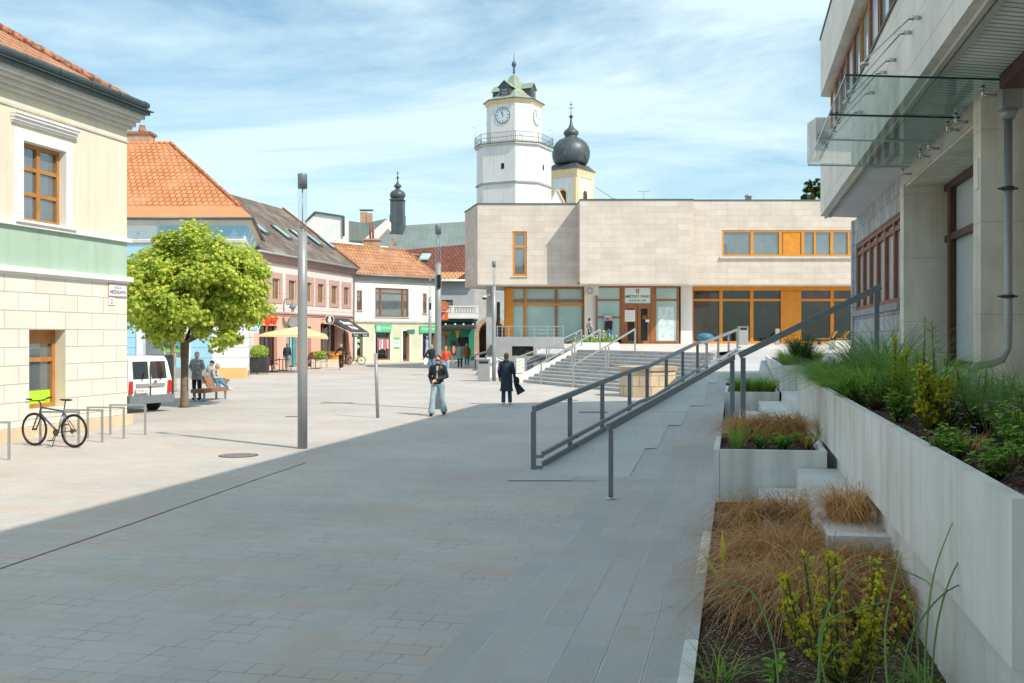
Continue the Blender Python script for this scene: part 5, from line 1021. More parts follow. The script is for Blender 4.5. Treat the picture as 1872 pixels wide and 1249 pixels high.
win(th_, wE, (se(1089), se(1136), zg0+.25, zg1), .05, .12, hs=(.74,.42,), fm='brownfr', gm='glassblue', name='window_wall')
win(th_, wE, (se(1196), se(1241), zg0+.05, zg1), .05, .14, hs=(.755,), fm='brownfr', gm='glassblue', name='window_wall')
m = MB(); wE.box(m, se(1136), se(1142), zg0, zg1, -.1, .05); wE.box(m, se(1189), se(1196), zg0, zg1, -.1, .05); wE.box(m, se(1142), se(1189), zg1-.12, zg1, -.1, .05); wE.box(m, se(1142), se(1189), zz_(559), zz_(554.5), -.1, .05); m.build('door_frame', M['brownfr'], th_)
for x0, x1 in ((1142,1165),(1166,1189)):
    win(th_, wE, (se(x0), se(x1), zg0, zz_(559)), .04, .20, fm='brownfr', gm='glassdark', name='door', dp=.05)
m = MB(); wE.box(m, se(1142), se(1189), zz_(554.5), zg1-.12, -.05, .0); sgn = m.build('sign_panel', mk('sign_pale_glass', (.62,.76,.76), .2, .05), th_)
dk = mk('dark_teal_letters', (.05,.10,.11), .5, 0)
cxs = (se(1142)+se(1189))/2
wtext('MESTSK\u00dd \u00daRAD', wE, cxs, zz_(541.5), .008, dk, sgn, width=se(1187)-se(1143.5), height=.22, ext=.004, off=.022)
wtext('SOB\u00c1\u0160NA SIE\u0147', wE, cxs, zz_(549), .008, mk('blue_grey_letters', (.12,.28,.34), .5, 0), sgn, width=(se(1187)-se(1142))*.72, height=.16, ext=.004, off=.02)
m = MB(); c = wE.pt(cxs, zz_(533), .01); m.extr([c+Vector((-.11,0,.15)), c+Vector((.11,0,.15)), c+Vector((.11,0,-.03)), c+Vector((.06,0,-.12)), c+Vector((0,0,-.16)), c+Vector((-.06,0,-.12)), c+Vector((-.11,0,-.03))], (0,-.01,0)); m.build('coat_of_arms', mk('emblem_red', (.45,.08,.07), .5, 0), sgn)
m = MB(); wE.box(m, cxs-.015, cxs+.015, zz_(533)-.1, zz_(533)+.12, .021, .024); wE.box(m, cxs-.05, cxs+.05, zz_(533)+.05, zz_(533)+.07, .021, .024); wE.box(m, cxs-.07, cxs+.07, zz_(533)-.0, zz_(533)+.02, .021, .024); m.build('emblem_cross', wht, sgn)
def sheet(label, x0, x1, y0, y1, mat, wall=wE, sf=se, zf=zz_, name='notice', o=.02): m = MB(); wall.box(m, sf(x0), sf(x1), zf(y1), zf(y0), o, o+.02); return tag(m.build(name, mat), label, 'notice')
o = sheet('white notice sheet on the left entrance door', 1140.5, 1161, 567, 588, M['white']); 
for i in range(6): wtext('-----------' if i % 2 else '- ----- -- ---', wE, (se(1140.5)+se(1161))/2, zz_(570+2.9*i), .042, grey, None, name='x', width=.55, height=.03, ext=.001).parent = o
yel = mk('yellow_letters', (.6,.42,.05), .5, 0); o = sheet('small white card on the right entrance door', 1180, 1187, 584.5, 589, M['white'])
for i, tx in enumerate(('VCHOD','OTVORENE','DVERE')): wtext(tx, wE, se(1178.5), zz_(578+2.6*i), .0, yel, th_, name='door_lettering', width=.32, height=.07, ext=.002)
o = sheet('large pale map poster behind the right entrance window', 1203, 1232, 561, 625, mk('map_paper', (.55,.66,.69), .6, .18, 6), o=-.03)
# atm
at = thing('cash_machine', 'grey cash machine set in the town hall front', 'cash machine', wE.pt(se(1110),1.8,0)); m = MB(); wE.box(m, se(1103.5), se(1119), zz_(606), zz_(576), -.3, .1); m.build('cabinet', M['steel2'], at); m = MB(); wE.box(m, se(1105), se(1117.5), zz_(604), zz_(587), .1, .11); wE.box(m, se(1109), se(1113), zz_(584.5), zz_(582.5), .1, .115); m.build('screen', M['dark'], at); m = MB(); wE.box(m, se(1105), se(1118), zz_(580), zz_(577.5), .1, .12); m.build('header', pale, at)
# right glazing
gr = (sg(1263.5), sg(1700), zg0, zg1)
f3 = lambda px: (px-1263.5)/(1700-1263.5)
win(th_, wG, gr, .1, .16, vs=((f3(1318),.22),(f3(1374),.24),(f3(1521),.24),(f3(1580),.22),(f3(1640),.22)), hs=(.765,), fm='woodfr', gm='glassdark', name='window_wall', dp=.14)
m = MB(); wG.box(m, sg(1427), sg(1464), zg0+.02, zg1-.3, -.1, .10); wG.box(m, sg(1264), sg(1700), zg1-.28, zg1, .06, .16); m.build('infill_panel', M['woodfr'], th_)
# column under the left overhang & cctv camera
m = MB(); q = P(895,600,68.6); m.box(q.x-.22,q.x+.2,68.3,68.9,-.1,zb); m.build('column', M['concrete2'], th_)
m = MB(); q = P(911,600,69.5); m.box(q.x-.12,q.x+.12,69.3,69.6,1.0,zb-.9); m.build('dark_post', M['dark'], th_)
m = MB(); c = P(885.5,543,67.6); m.tube([c+Vector((.4,.1,.15)), c+Vector((0,0,.15))], .05, 6); m.lathe(c+Vector((0,0,-.05)), [(.14,.2),(.2,.1),(.2,.0)], 12); m.ell(c+Vector((0,0,-.05)), (.15,.15,.15), 1); tag(m.build('dome_camera', [M['white'], M['black']]), 'white dome camera under the left overhang of the town hall', 'camera')
m = MB(); c = P(915,543,68.0); m.box(c.x-.5,c.x+.25,67.9,67.95,c.z-.35,c.z+.35); t = tag(m.build('wall_notice', M['soffit2']), 'grey notice board by the left column of the town hall', 'notice')
# ac unit
c = P(1081.5,532,66.9); ac = thing('air_conditioner', 'white air conditioner on the column left of the entrance', 'air conditioner', c); m = MB(); m.box(c.x-.45,c.x+.45,66.7,67.05,c.z-.30,c.z+.33); m.build('casing', M['cornice'], ac); m = MB(); m.disc((c.x-.13,66.69,c.z), (0,-1,0), .25, .02, 24); m.build('fan_grille', M['steel2'], ac); m = MB(); m.disc((c.x-.13,66.665,c.z), (0,-1,0), .05, .02, 12); m.build('hub', M['white'], ac)
# roof bits
m = MB(); c = P(1177,350,70); m.tube([c, c+Vector((0,0,-1.0))], .02, 5); m.tube([c+Vector((-.4,0,0)), c+Vector((.4,0,0))], .015, 4); [m.tube([c+Vector((d,-.15,0)), c+Vector((d,.15,.0))], .012, 4) for d in (-.35,-.15,.1,.3)]; tag(m.build('roof_antenna', M['steel']), 'small television antenna on the town hall roof', 'antenna')
m = MB(); c = P(1368,360,69); m.lathe(c+Vector((0,0,-.3)), [(.22,0),(.22,.3),(.3,.32),(.18,.45)], 12); tag(m.build('roof_vent', M['steel2']), 'round metal vent on the town hall roof', 'vent')
m = MB(); a = P(1088,342,120); b = P(1170,368,80); m.tube([a, (a+b)/2+Vector((0,0,-.6)), b], .03, 4); tag(m.build('overhead_wire', M['dark']), 'thin wire running from the church tower to the town hall roof', 'wire')

# unseen building added behind the camera for the glazing to reflect
ob = thing('added_reflection_building', 'added brown and white building out of view, for the town hall glazing to reflect', 'building', (-4,-30,0)); m = MB()
m.box(-26,16,-44,-32,0,4.2,0); m.box(-26.5,16.5,-44.5,-31,4.2,6.4,1); m.box(-25,15,-44,-32.4,6.4,9.4,0); m.box(-26.5,16.5,-44.5,-31,9.4,11.2,1); m.build('wall', [M['brickch'], M['rbwall']], ob)
for i in range(14):
    for z in (1.0,7.0): m = MB(); m.box(-24.5+2.8*i,-22.6+2.8*i,-32.3 if z > 3 else -31.95,-31.9,z,z+1.7); m.build('window', M['glassdark'] if i % 3 else M['white'], ob)
# ================= STREET FURNITURE =================
def lamp(label, px, pyb, r, top, box=False):
    p = G(px, pyb); o = lthing('street_lamp', label, 'street lamp', p, 'tall grey lamp posts with glass tops')
    hp = top-1.18*top/5.6; m = MB(); m.lathe((0,0,0), [(r,0),(r,1.75),(r*.985,1.76),(r*.985,3.1),(r*.97,3.11),(r*.97,hp)], 20); m.lathe((0,0,1.745), [(r*1.012,0),(r*1.012,.012)], 20); m.build('pole', M['pole'], o)
    m = MB(); m.lathe((0,0,0), [(r*.95,hp),(r*.95,top-.30)], 20, cap=False); m.build('glass_tube', M['lampglass'], o)
    m = MB(); m.lathe((0,0,0), [(.012,hp),(.012,top-.3)], 8); m.lathe((0,0,0), [(r*.5,hp),(r*.42,hp+.05)], 12); m.build('lamp_rod', M['steel2'], o)
    m = MB(); m.lathe((0,0,0), [(r*.97,top-.30),(r*.97,top-.015),(r*.9,top)], 20); m.build('cap', M['steel'], o)
    if box: m = MB(); m.box(-.02,r*.9,-r-.05,-r+.06,hp-.75,hp-.35); m.box(0,r*.7,-r-.08,-r-.05,hp-.7,hp-.42); m.build('camera_box', M['black'], o)
    return o
lamp('nearest grey lamp post standing at the edge of the shade', 553, 820, .098, 5.56)
lamp('grey lamp post behind the walking woman in the leather jacket', 801, 748, .098, 5.75, True)
lamp('grey lamp post beside the litter bin and the stairs', 903, 697, .10, 6.07)
lamp('farthest lamp post, just left of the one behind the walking woman', 786, 678, .098, 6.1, True)
p = G(690.5, 764); o = lthing('bollard_post', 'plain waist to head high grey post standing alone in the square', 'post', p)
m = MB(); m.tube([(0,0,0),(-.055,0,1.80)], .047, 14); m.build('post', M['pole'], o)
# bike hoops
hoops = [(18.5,841),(145.6,814),(188.5,809),(228,802),(267,795.6)]
hl_ = ['leftmost bike hoop, cut by the left edge of the picture','bike hoop standing behind the parked bicycle','bike hoop just right of the parked bicycle','bike hoop second from the right of the row','rightmost bike hoop of the row by the house corner']
proto = None
for (x, y), lb in zip(hoops, hl_):
    p = G(x, y)
    if proto is None:
        proto = lthing('bike_hoop', lb, 'bike stand', p, 'steel bike hoops by the cream house')
        m = MB(); m.box(-.04,0,-.02,.02,0,.67); m.build('post', M['steel2'], proto); m = MB(); m.box(-.86,-.82,-.02,.02,0,.67); m.build('post', M['steel2'], proto); m = MB(); m.box(-.86,0,-.02,.02,.671,.71); m.build('top_bar', M['steel2'], proto)
    else: dup(proto, p, R(-3), lb)
# bicycle
def bicycle(name, label, loc, rz, frame, sc=1.0):
    o = lthing(name, label, 'bicycle', loc, None, rz); rr = .345
    for nm, x in (('rear_wheel', .52), ('front_wheel', -.54)):
        w = MB(); n = 36; pts = [(x+rr*math.cos(2*math.pi*i/n), 0, rr+.003+rr*math.sin(2*math.pi*i/n)) for i in range(n+1)]; w.tube([Vector(q)*1 for q in [(x+(rr-.018)*math.cos(2*math.pi*i/n), 0, rr+(rr-.018)*math.sin(2*math.pi*i/n)) for i in range(n+1)]], .019, 8, 0, cap=False)
        wo_ = w.build(nm, M['black'], o); w = MB(); w.tube([(x+(rr-.045)*math.cos(2*math.pi*i/n), 0, rr+(rr-.045)*math.sin(2*math.pi*i/n)) for i in range(n+1)], .010, 6, 0, cap=False)
        w.tube([(x,-.05,rr),(x,.05,rr)], .022, 8); w.build('rim', M['dark'], wo_)
        w = MB()
        for i in range(20): a = 2*math.pi*i/20; w.tube([(x,.03*(-1)**i,rr),(x+(rr-.05)*math.cos(a),0,rr+(rr-.05)*math.sin(a))], .0016, 3)
        w.build('spokes', M['chrome'], wo_)
    fm = mk('bike_frame_paint', frame, .3, .05, 3, coat=.5); bbk = Vector((.10,0,.30)); hd = Vector((-.36,0,.80)); hb = Vector((-.385,0,.68)); st = Vector((.26,0,.78)); ra_ = Vector((.52,0,rr)); fa = Vector((-.54,0,rr))
    m = MB(); m.tube([hb,bbk], .021, 8); m.tube([hd,st-Vector((.02,0,.04))], .019, 8); m.tube([st,bbk], .017, 8); m.tube([hd+Vector((.01,0,.04)),hb-Vector((.01,0,.03))], .024, 8)
    for s in (-.045,.045): m.tube([bbk+Vector((0,s*.6,0)),ra_+Vector((0,s,0))], .010, 6); m.tube([st-Vector((.02,-s*.3,.06)),ra_+Vector((0,s,0))], .009, 6)
    m.build('frame', fm, o)
    m = MB()
    for s in (-.05,.05): m.tube([hb+Vector((-.02,s,-.06)), fa+Vector((.0,s,.0))], [.018,.012], 8)
    m.tube([hb+Vector((-.02,-.05,-.06)), hb+Vector((-.02,.05,-.06))], .018, 8); m.build('fork', M['dark'], o)
    m = MB(); m.tube([hd, hd+Vector((-.02,0,.10)), hd+Vector((-.09,0,.14))], .014, 8); m.tube([hd+Vector((-.05,-.31,.19)), hd+Vector((-.09,-.1,.14)), hd+Vector((-.09,.1,.14)), hd+Vector((-.05,.31,.19))], .012, 8)
    for s in (-1,1): m.tube([hd+Vector((-.05,s*.2,.18)), hd+Vector((-.05,s*.32,.19))], .017, 8); m.tube([hd+Vector((-.11,s*.15,.13)), hd+Vector((-.13,s*.28,.11))], .006, 5)
    m.build('handlebar', M['black'], o)
    m = MB(); m.tube([st, st+Vector((.035,0,.17))], .013, 8); m.build('seat_post', M['dark'], o); sp2 = st+Vector((.05,0,.19)); m = MB(); m.ell(sp2+Vector((.06,0,0)), (.10,.065,.022)); m.ell(sp2+Vector((-.06,0,0)), (.12,.025,.02)); m.build('saddle', M['black'], o)
    m = MB(); m.disc(bbk+Vector((0,-.06,0)), (0,-1,0), .075, .006, 20); m.tube([bbk+Vector((0,-.07,0)), bbk+Vector((-.07,-.08,-.15))], .009, 6); m.tube([bbk+Vector((0,.07,0)), bbk+Vector((.07,.08,.15))], .009, 6); m.box(bbk.x-.12,bbk.x-.02,-.18,-.09,bbk.z-.17,bbk.z-.15); m.box(bbk.x+.02,bbk.x+.12,.09,.18,bbk.z+.14,bbk.z+.16); m.disc(ra_+Vector((0,-.05,0)), (0,-1,0), .05, .01, 16); m.tube([bbk+Vector((0,-.06,.07)), ra_+Vector((0,-.05,.05))], .004, 4); m.tube([bbk+Vector((0,-.06,-.07)), ra_+Vector((-.02,-.05,-.12)), ra_+Vector((.03,-.05,-.05))], .004, 4); m.build('drivetrain', M['dark'], o)
    m = MB(); m.tube([bbk+Vector((.02,-.05,.02)), (bbk.x-.02,-.14,.01)], .009, 6); m.build('kickstand', M['dark'], o)
    m = MB(); m.tube([bbk+Vector((.05,0,.12)), bbk+Vector((.12,0,.33))], .035, 10); m.build('bottle', M['steel2'], o)
    return o
p = G(99.5, 817); bicycle('bicycle', 'dark trekking bicycle parked in front of the bike hoops', (p.x,p.y,0), R(-21), (.04,.07,.13))
p = G(649, 667); bicycle('bicycle', 'thin wheeled bicycle leaning by the end of the pink house', (p.x,p.y,0), R(20), (.35,.25,.2))
# litter bins
def bin_(label, x0, x1, yb, h, d=.5, z=0.0):
    a, b = G(x0, yb, z), G(x1, yb, z); w = b.x-a.x; o = lthing('litter_bin', label, 'litter bin', (a.x,a.y,z)); m = MB(); m.box(0,w,0,d,.02,h); m.build('bin_body', M['steel2'], o); m = MB(); m.box(-.02,w+.02,-.02,d+.02,h+.005,h+.05); m.build('lid', M['steel'], o); m = MB(); m.box(w*.12,w*.88,-.012,.0,h-.16,h-.04); m.build('opening', M['black'], o); return o
bin_('square grey litter bin beside the lamp post near the stairs', 873, 895, 697, 1.05)
bin_('grey litter bin in front of the town hall glazing', 1351, 1368, 631.5, 1.05, .45, 1.75)
# info lectern
p = G(866, 672); o = lthing('info_lectern', 'slanted information panel on two thin legs', 'information panel', p); m = MB(); m.hexa([(-.05,-.1,.80),(1.3,-.1,1.16),(1.3,.6,1.26),(-.05,.6,.90),(-.05,-.1,.84),(1.3,-.1,1.20),(1.3,.6,1.30),(-.05,.6,.94)]); m.build('panel', M['steel2'], o)
for x, z in ((.1,.88),(1.1,1.12)): m = MB(); m.box(x-.03,x+.03,.1,.16,0,z); m.build('leg', M['dark'], o)
# banner fence by the underpass
o = thing('banner_barrier', 'white banner barrier lettered WI with blue stripes behind the lamp post', 'barrier', P(892,680,53)); 
def pl(y): return y
m = MB(); a = P(889,680,53); b = P(961,680,53); m.box(a.x,b.x,53,53.06,P(0,652,53).z-.03,P(0,652,53).z+.03); m.box(a.x,b.x,53,53.06,.22,.28)
m.build('frame', M['steel2'], o)
for x in (889,925,942,961): q = P(x,680,53); m = MB(); m.box(q.x-.05,q.x+.05,52.98,53.08,0,1.25); m.build('post', M['steel2'], o)
m = MB(); q0 = P(890,0,53).x; q1 = P(910,0,53).x; m.box(q0,q1,52.95,52.98,.05,1.15); m.build('banner', M['white'], o)
text('WI', 1, (q0+.38,52.94,.82), (1,0,0), (0,0,1), M['steel2'], o, width=.55, height=.34, ext=.005)
m = MB(); q2 = P(920,0,53).x; m.box(q1+.01,q2,52.95,52.98,.05,1.15); m.build('striped_panel', M['white'], o); m = MB()
for i in range(6): z = .1+.18*i; m.extr([(q1+.02,52.945,z+.12),(q2-.01,52.945,z),(q2-.01,52.945,z+.08),(q1+.02,52.945,z+.2 if z+.2 < 1.15 else 1.15)], (0,-.004,0))
m.build('stripes', M['steel'], o); m = MB(); q3 = P(944,0,53).x; q4 = P(959,0,53).x; m.box(q3,q4,52.99,53.01,.32,1.1); m.build('banner', M['whitewall'], o)
# underpass parapet with railing
pw_ = thing('underpass_parapet', 'grey concrete parapet with a dark niche left of the stairs', 'wall', (0,57,0)); wP = Wall(0,57,1,0); sP = lambda x: sx67(x,57); zP = lambda y: z67(y,57)
m = MB(); nh = (sP(936), sP(975), zP(651), zP(633)); wP.panel(m, sP(900), sP(1031), -.05, zP(616), [nh], 1.2); m.quad(wP.pt(sP(900),zP(616)), wP.pt(sP(1031),zP(616)), wP.pt(sP(1031),zP(616),-.3), wP.pt(sP(900),zP(616),-.3)); wP.box(m, nh[0]-.2, nh[1]+.2, nh[2]-.2, nh[3]+.2, -1.4, -1.21); m.build('wall', M['concrete2'], pw_)
m = MB(); q = wP.pt(nh[0]+.75,nh[2],-.6); m.hexa([q, q+Vector((.5,0,0)), q+Vector((.5,.4,0)), q+Vector((0,.4,0)), q+Vector((.1,0,.28)), q+Vector((.45,0,.3)), q+Vector((.45,.4,.3)), q+Vector((.1,.4,.28))]); m.build('stone_lump', M['stone'], pw_)
q = [wP.pt(sP(905),zP(616),-.15), wP.pt(sP(1031),zP(616),-.15)]
railing('parapet_railing', 'steel railing with cables along the top of the grey parapet', q, [tuple(wP.pt(sP(x),zP(616),-.15)) for x in (909,918,930,953,977,1001,1013,1030)], .60, .05, .05, 'steel2', cables=(.2,.4), pw=.06)
m = MB(); wP.box(m, sP(980), sP(1044), zP(646), zP(638), .4, 1.6); tag(m.build('ledge', M['white']), 'white ledge slab between parapet and stairs', 'ledge')
m = MB(); m.quad((1.2,53.2,-.02),(2.9,52,-.02),(3.2,56.9,1.2),(1.2,56.9,1.2)); m.extr([(.9,54.5,0),(3.2,54.5,0),(3.2,54.5,1.45),(2.5,54.5,1.2)], (0,.2,0)); tag(m.build('shade_slope', M['steel']), 'sloping blue grey sheet coloured as the shade beside the underpass stairs', 'wall')  # blue grey sheet paints the triangular shade by the stairs
# tulip bed
ax0_, ax1_ = P(1030,0,50).x, P(1117,0,53).x
tb = thing('tulip_planter', 'low white planter with tulips at the top of the stairs', 'planter', (3.4,51.5,1.6)); wT = Wall(3.15,51.0,1,.02); m = MB(); wT.box(m, 0, 2.35, 1.6, 1.95, -.08, 0); wT.box(m, 0, 2.35, 1.6, 1.95, -1.0, -.92); wT.box(m, 0, .08, 1.6, 1.95, -.92, -.08); wT.box(m, 2.27, 2.35, 1.6, 1.95, -.92, -.08); m.build('planter_wall', M['whitewall'], tb); m = MB(); wT.box(m, .08, 2.27, 1.6, 1.9, -.92, -.08); m.build('soil', M['soil'], tb)
m = MB()
for i in range(260): x = rnd.uniform(.1,2.25); y = -rnd.uniform(.1,.9); b = wT.pt(x,1.9,y); h = rnd.uniform(.1,.4); d = Vector((rnd.uniform(-.12,.12),rnd.uniform(-.12,.12),h)); m.poly([b+Vector((-.02,0,0)), b+Vector((.02,0,0)), b+d])
m.build('foliage', M['grass'], tb)
for i in range(34):
    x = rnd.uniform(.1,2.25); y = -rnd.uniform(.1,.9); b = wT.pt(x,1.9,y); h = rnd.choice((.35,.45,.6,.25)); f = MB(); f.tube([b,b+Vector((0,0,h))], .006, 4, 1); f.ell(b+Vector((0,0,h+.03)), (.035,.035,.05), 0, 6, 5); f.build('tulip', [M['petal'] if i % 3 else M['petaly'], M['grass']], tb)
# sandstone round planter
o = thing('sandstone_ring', 'round sandstone block structure in front of the stairs', 'stone block', (5.15,37.9,0)); m = MB(); m.lathe((5.15,37.9,0), [(1.08,0),(1.08,.98)], 10, sm=False, a0=.3); m.build('block_wall', M['stoneblk'], o); m = MB(); m.lathe((5.15,37.9,.985), [(1.14,0),(1.16,.14)], 10, sm=False, a0=.3); m.build('cap_slab', M['stone'], o)
# benches
def bench(label, loc, rz, w=.75, d=.5, back=True):
    o = lthing('bench', label, 'bench', loc, 'slatted wooden benches by the tree', rz); bw = mk('bench_wood', (.30,.17,.10), .6, .2, 6) if 'bench_wood' not in bpy.data.materials else bpy.data.materials['bench_wood']
    m = MB(); n = 22
    for i in range(n): x = -.9+1.8*i/n; m.box(x,x+.065,-d/2,d/2,.30,.43)
    m.build('seat', bw, o)
    if back:
        m = MB()
        for i in range(7): x = .25+.085*i; m.hexa([(x,d/2-.02,.44),(x+.07,d/2-.02,.44),(x+.07,d/2+.03,.44),(x,d/2+.03,.44),(x,d/2+.2,.85),(x+.07,d/2+.2,.85),(x+.07,d/2+.25,.85),(x,d/2+.25,.85)])
        m.build('backrest', bw, o)
    for x in (-.75,.75):
        for y in (-.18,.18): m = MB(); m.box(x-.03,x+.03,y-.03,y+.03,0,.30); m.build('leg', M['steel2'], o)
    return o
b1 = G(374,733); bench('empty slatted wooden bench beside the tree trunk', (b1.x+.1,b1.y+.35,0), R(78)); b2 = G(394,713); bench('slatted wooden bench on which two men sit', (b2.x-.1,b2.y+.1,0), R(78))
# barrier slab
p = G(303,733); o = lthing('gate_frame', 'thick dark grey steel frame beside the white van', 'frame', p); m = MB(); m.box(-1.6,.25,0,.12,1.45,1.62); m.build('top_bar', M['steel'], o); m = MB(); m.box(-.02,.25,-.005,.125,0,1.45); m.build('post', M['steel'], o); 
# van
vp = lthing('white_van', 'small white van with dark rear windows parked behind the house corner', 'van', (-12.45,30.75,0), None, R(58)); vp.scale = (.93,.93,.93)
wp_ = mk('van_white_paint', (.86,.86,.86), .25, .02, 1, coat=.6); wd2 = .84; m = MB()   # local: forward = +y, x right
prof_ = [(-2.05,.42),(-2.10,1.0),(-2.0,1.62),(-1.88,1.80),(.25,1.84),(1.0,1.25),(1.95,1.0),(2.05,.42)]
def xsec(y, z): return wd2*(1 if z < 1.0 else 1-.16*(z-1.0)/.84)
L_ = [Vector((-xsec(y,z),y,z)) for y, z in prof_]; Rr = [Vector((xsec(y,z),y,z)) for y, z in prof_]
m.poly(L_); m.poly(list(reversed(Rr)))
for i in range(len(prof_)-1): m.quad(L_[i], L_[i+1], Rr[i+1], Rr[i])
m.quad(L_[0], Rr[0], Rr[-1], L_[-1]); bo = m.build('body', wp_, vp)
bv = bo.modifiers.new('bevel', 'BEVEL'); bv.width = .07; bv.segments = 3; bv.limit_method = 'ANGLE'; bv.angle_limit = R(25)
for x0, x1 in ((-.64,-.06),(.06,.64)):
    m = MB(); m.extr([(x0,-2.09,1.08),(x1,-2.09,1.08),(x1*.96,-2.02,1.64),(x0*.96,-2.02,1.64)], (0,-.012,0)); m.build('rear_window', M['glassdark'], vp); m = MB(); m.bar(Vector(((x0+x1)/2,-2.13,1.02)), Vector(((x0+x1)/2+.12,-2.11,1.28)), .02, .02); m.build('wiper', M['black'], vp)
m = MB(); m.box(-.012,.012,-2.125,-2.09,.55,1.6); m.build('door_gap', M['dark'], vp)
m = MB(); m.box(-.86,.86,-2.22,-1.98,.30,.56); m.build('bumper', M['steel'], vp); m = MB(); m.box(-.55,.55,-2.14,-2.10,.84,.93); m.build('trim_strip', M['steel2'], vp)
for s in (-1,1):
    m = MB(); m.box(s*.74-.07,s*.74+.07,-2.13,-2.06,.62,1.02); m.build('tail_light', mk('tail_light_red', (.55,.03,.02), .25, .1, 8, coat=.5), vp)
m = MB(); m.box(-.60,-.08,-2.145,-2.125,.64,.76); pl_ = m.build('number_plate', M['white'], vp); text('TN 053 CV', 1, Vector((-.33,-2.148,.70)), (1,0,0), (0,0,1), M['black'], pl_, width=.40, height=.07, ext=.001); m = MB(); m.box(-.60,-.56,-2.149,-2.146,.64,.76); m.build('plate_band', bluel, pl_)
m = MB(); m.disc((.18,-2.13,.98), (0,-1,0), .06, .01, 16); m.build('badge', M['steel'], vp)
for y in (-1.3,1.3):
    for s in (-1,1): m = MB(); m.disc((s*.62,y,.31), (s,0,0), .31, .2, 24); w_ = m.build('wheel', M['black'], vp); m = MB(); m.disc((s*.82,y,.31), (s,0,0), .2, .015, 20); m.build('hubcap', M['steel2'], w_)
for s in (-1,1): m = MB(); m.extr([(s*.80,-1.7,1.15),(s*.80,-.2,1.15),(s*.74,-.2,1.62),(s*.74,-1.6,1.62)], (s*.012,0,0)); m.build('side_window', M['glassdark'], vp)
# cafe
uc = thing('parasol', 'wide sand coloured parasol over the cafe tables', 'parasol', P(540,672,62)); ap = P(550,596,62); m = MB(); cs_ = [P(474,612,60.2), P(600,617,60.8), P(592,612,64.5), P(500,609,64.5)]
cv = mk('sand_canvas', (.72,.52,.30), .85, .06, 2)
nr = []
for i in range(4):
    a, b = cs_[i], cs_[(i+1)%4]; mid = (a+b)/2+Vector((0,0,.10)); m.poly([a, mid, ap]); m.poly([mid, b, ap]); m.quad(a, mid, mid-Vector((0,0,.16)), a-Vector((0,0,.12))); m.quad(mid, b, b-Vector((0,0,.12)), mid-Vector((0,0,.16)))
m.build('canopy', cv, uc); m = MB(); m.tube([(ap.x,ap.y,0),(ap.x,ap.y,ap.z-.02)], .035, 8); m.build('pole', M['steel2'], uc); m = MB(); m.box(ap.x-.35,ap.x+.35,ap.y-.35,ap.y+.35,0,.06); m.build('foot', M['concrete2'], uc); m = MB(); [m.tube([ap-Vector((0,0,.2)), c_+Vector((0,0,-.06))], .012, 4) for c_ in cs_]; m.build('ribs', M['steel2'], uc)
def chair(label, loc, rz):
    o = lthing('cafe_chair', label, 'chair', loc, 'grey cafe chairs', rz); m = MB(); m.box(-.22,.22,-.22,.22,.44,.47); m.build('seat', M['steel'], o); m = MB(); m.box(-.21,.21,.2,.23,.5,.88); m.build('backrest', M['steel'], o)
    for x in (-.2,.2):
        for y in (-.2,.2): m = MB(); m.tube([(x*1.08,y*1.1,0),(x,y,.45)], .013, 5); m.build('leg', M['dark'], o)
    return o
def table(label, loc):
    o = lthing('cafe_table', label, 'table', loc, 'dark cafe tables'); m = MB(); m.box(-.38,.38,-.38,.38,.73,.76); m.build('tabletop', M['dark'], o); m = MB(); m.tube([(0,0,.04),(0,0,.73)], .03, 8); m.build('leg', M['dark'], o); m = MB(); m.bar(Vector((-.3,-.3,.03)), Vector((.3,.3,.03)), .05, .04); m.bar(Vector((-.3,.3,.02)), Vector((.3,-.3,.02)), .05, .04); m.build('foot', M['dark'], o)
for x, y, rz, lb in ((488,680,R(80),'grey cafe chair right of the round bush in its box'),(505,678,R(-80),'grey cafe chair between the bush and the man with the backpack'),(538,677.5,R(95),'grey cafe chair just left of the nearest lamp post'),(566,675,R(80),'grey cafe chair just right of the nearest lamp post'),(592,672.5,R(-95),'grey cafe chair facing left beside the stone trough')): p = G(x,y); chair(lb,p,rz)
for x, y, lb in ((497,680,'dark cafe table by the round bush'),(517,678,'dark cafe table under the left half of the parasol'),(577,674.5,'dark cafe table right of the nearest lamp post')): p = G(x,y); table(lb,p)
p = G(474,684); o = lthing('bush_planter', 'round yellow green bush in a dark slatted box at the cafe', 'planter', p); m = MB(); [m.box(-.55+.11*i,-.55+.11*i+.09,-.3,.3,.08,1.02) for i in range(10)]; m.build('box', M['dark'], o); m = MB(); m.tube([(.58,-.3,0),(.58,-.3,1.0)], .02, 5); m.tube([(-.0,-.5,0),(-.0,-.5,.55)], .03, 5); m.build('stakes', M['dark'], o)
def leafball(c, rx, rz_, n, s, mats, parent, name='foliage', squash=1.0):
    m = MB()
    for i in range(n):
        v = Vector((rnd.gauss(0,1),rnd.gauss(0,1),rnd.gauss(0,1))).normalized(); r = rnd.uniform(.72,1.0); q = Vector(c)+Vector((v.x*rx*r, v.y*rx*r, v.z*rz_*r)); a = Vector((rnd.gauss(0,1),rnd.gauss(0,1),rnd.gauss(0,1))).normalized()*s; b = v.cross(a).normalized()*s
        m.poly([q-a*.5-b*.35, q+a*.5-b*.35, q+a*.6+b*.35, q-a*.4+b*.35], i % len(mats))
    return m.build(name, mats, parent)
leafball((0,0,1.35), .58, .42, 1500, .07, [M['leafT'],M['grass']], o)
p = G(604,671); o = lthing('stone_trough', 'pale stone trough with a green plant by the pub window', 'planter', (p.x-.3,p.y+.3,0)); m = MB(); m.box(-1.1,.9,-.25,.25,0,.55); m.build('trough', M['cream'], o); leafball((-.5,0,.85), .5, .35, 500, .12, [M['grass'],M['leafT']], o)
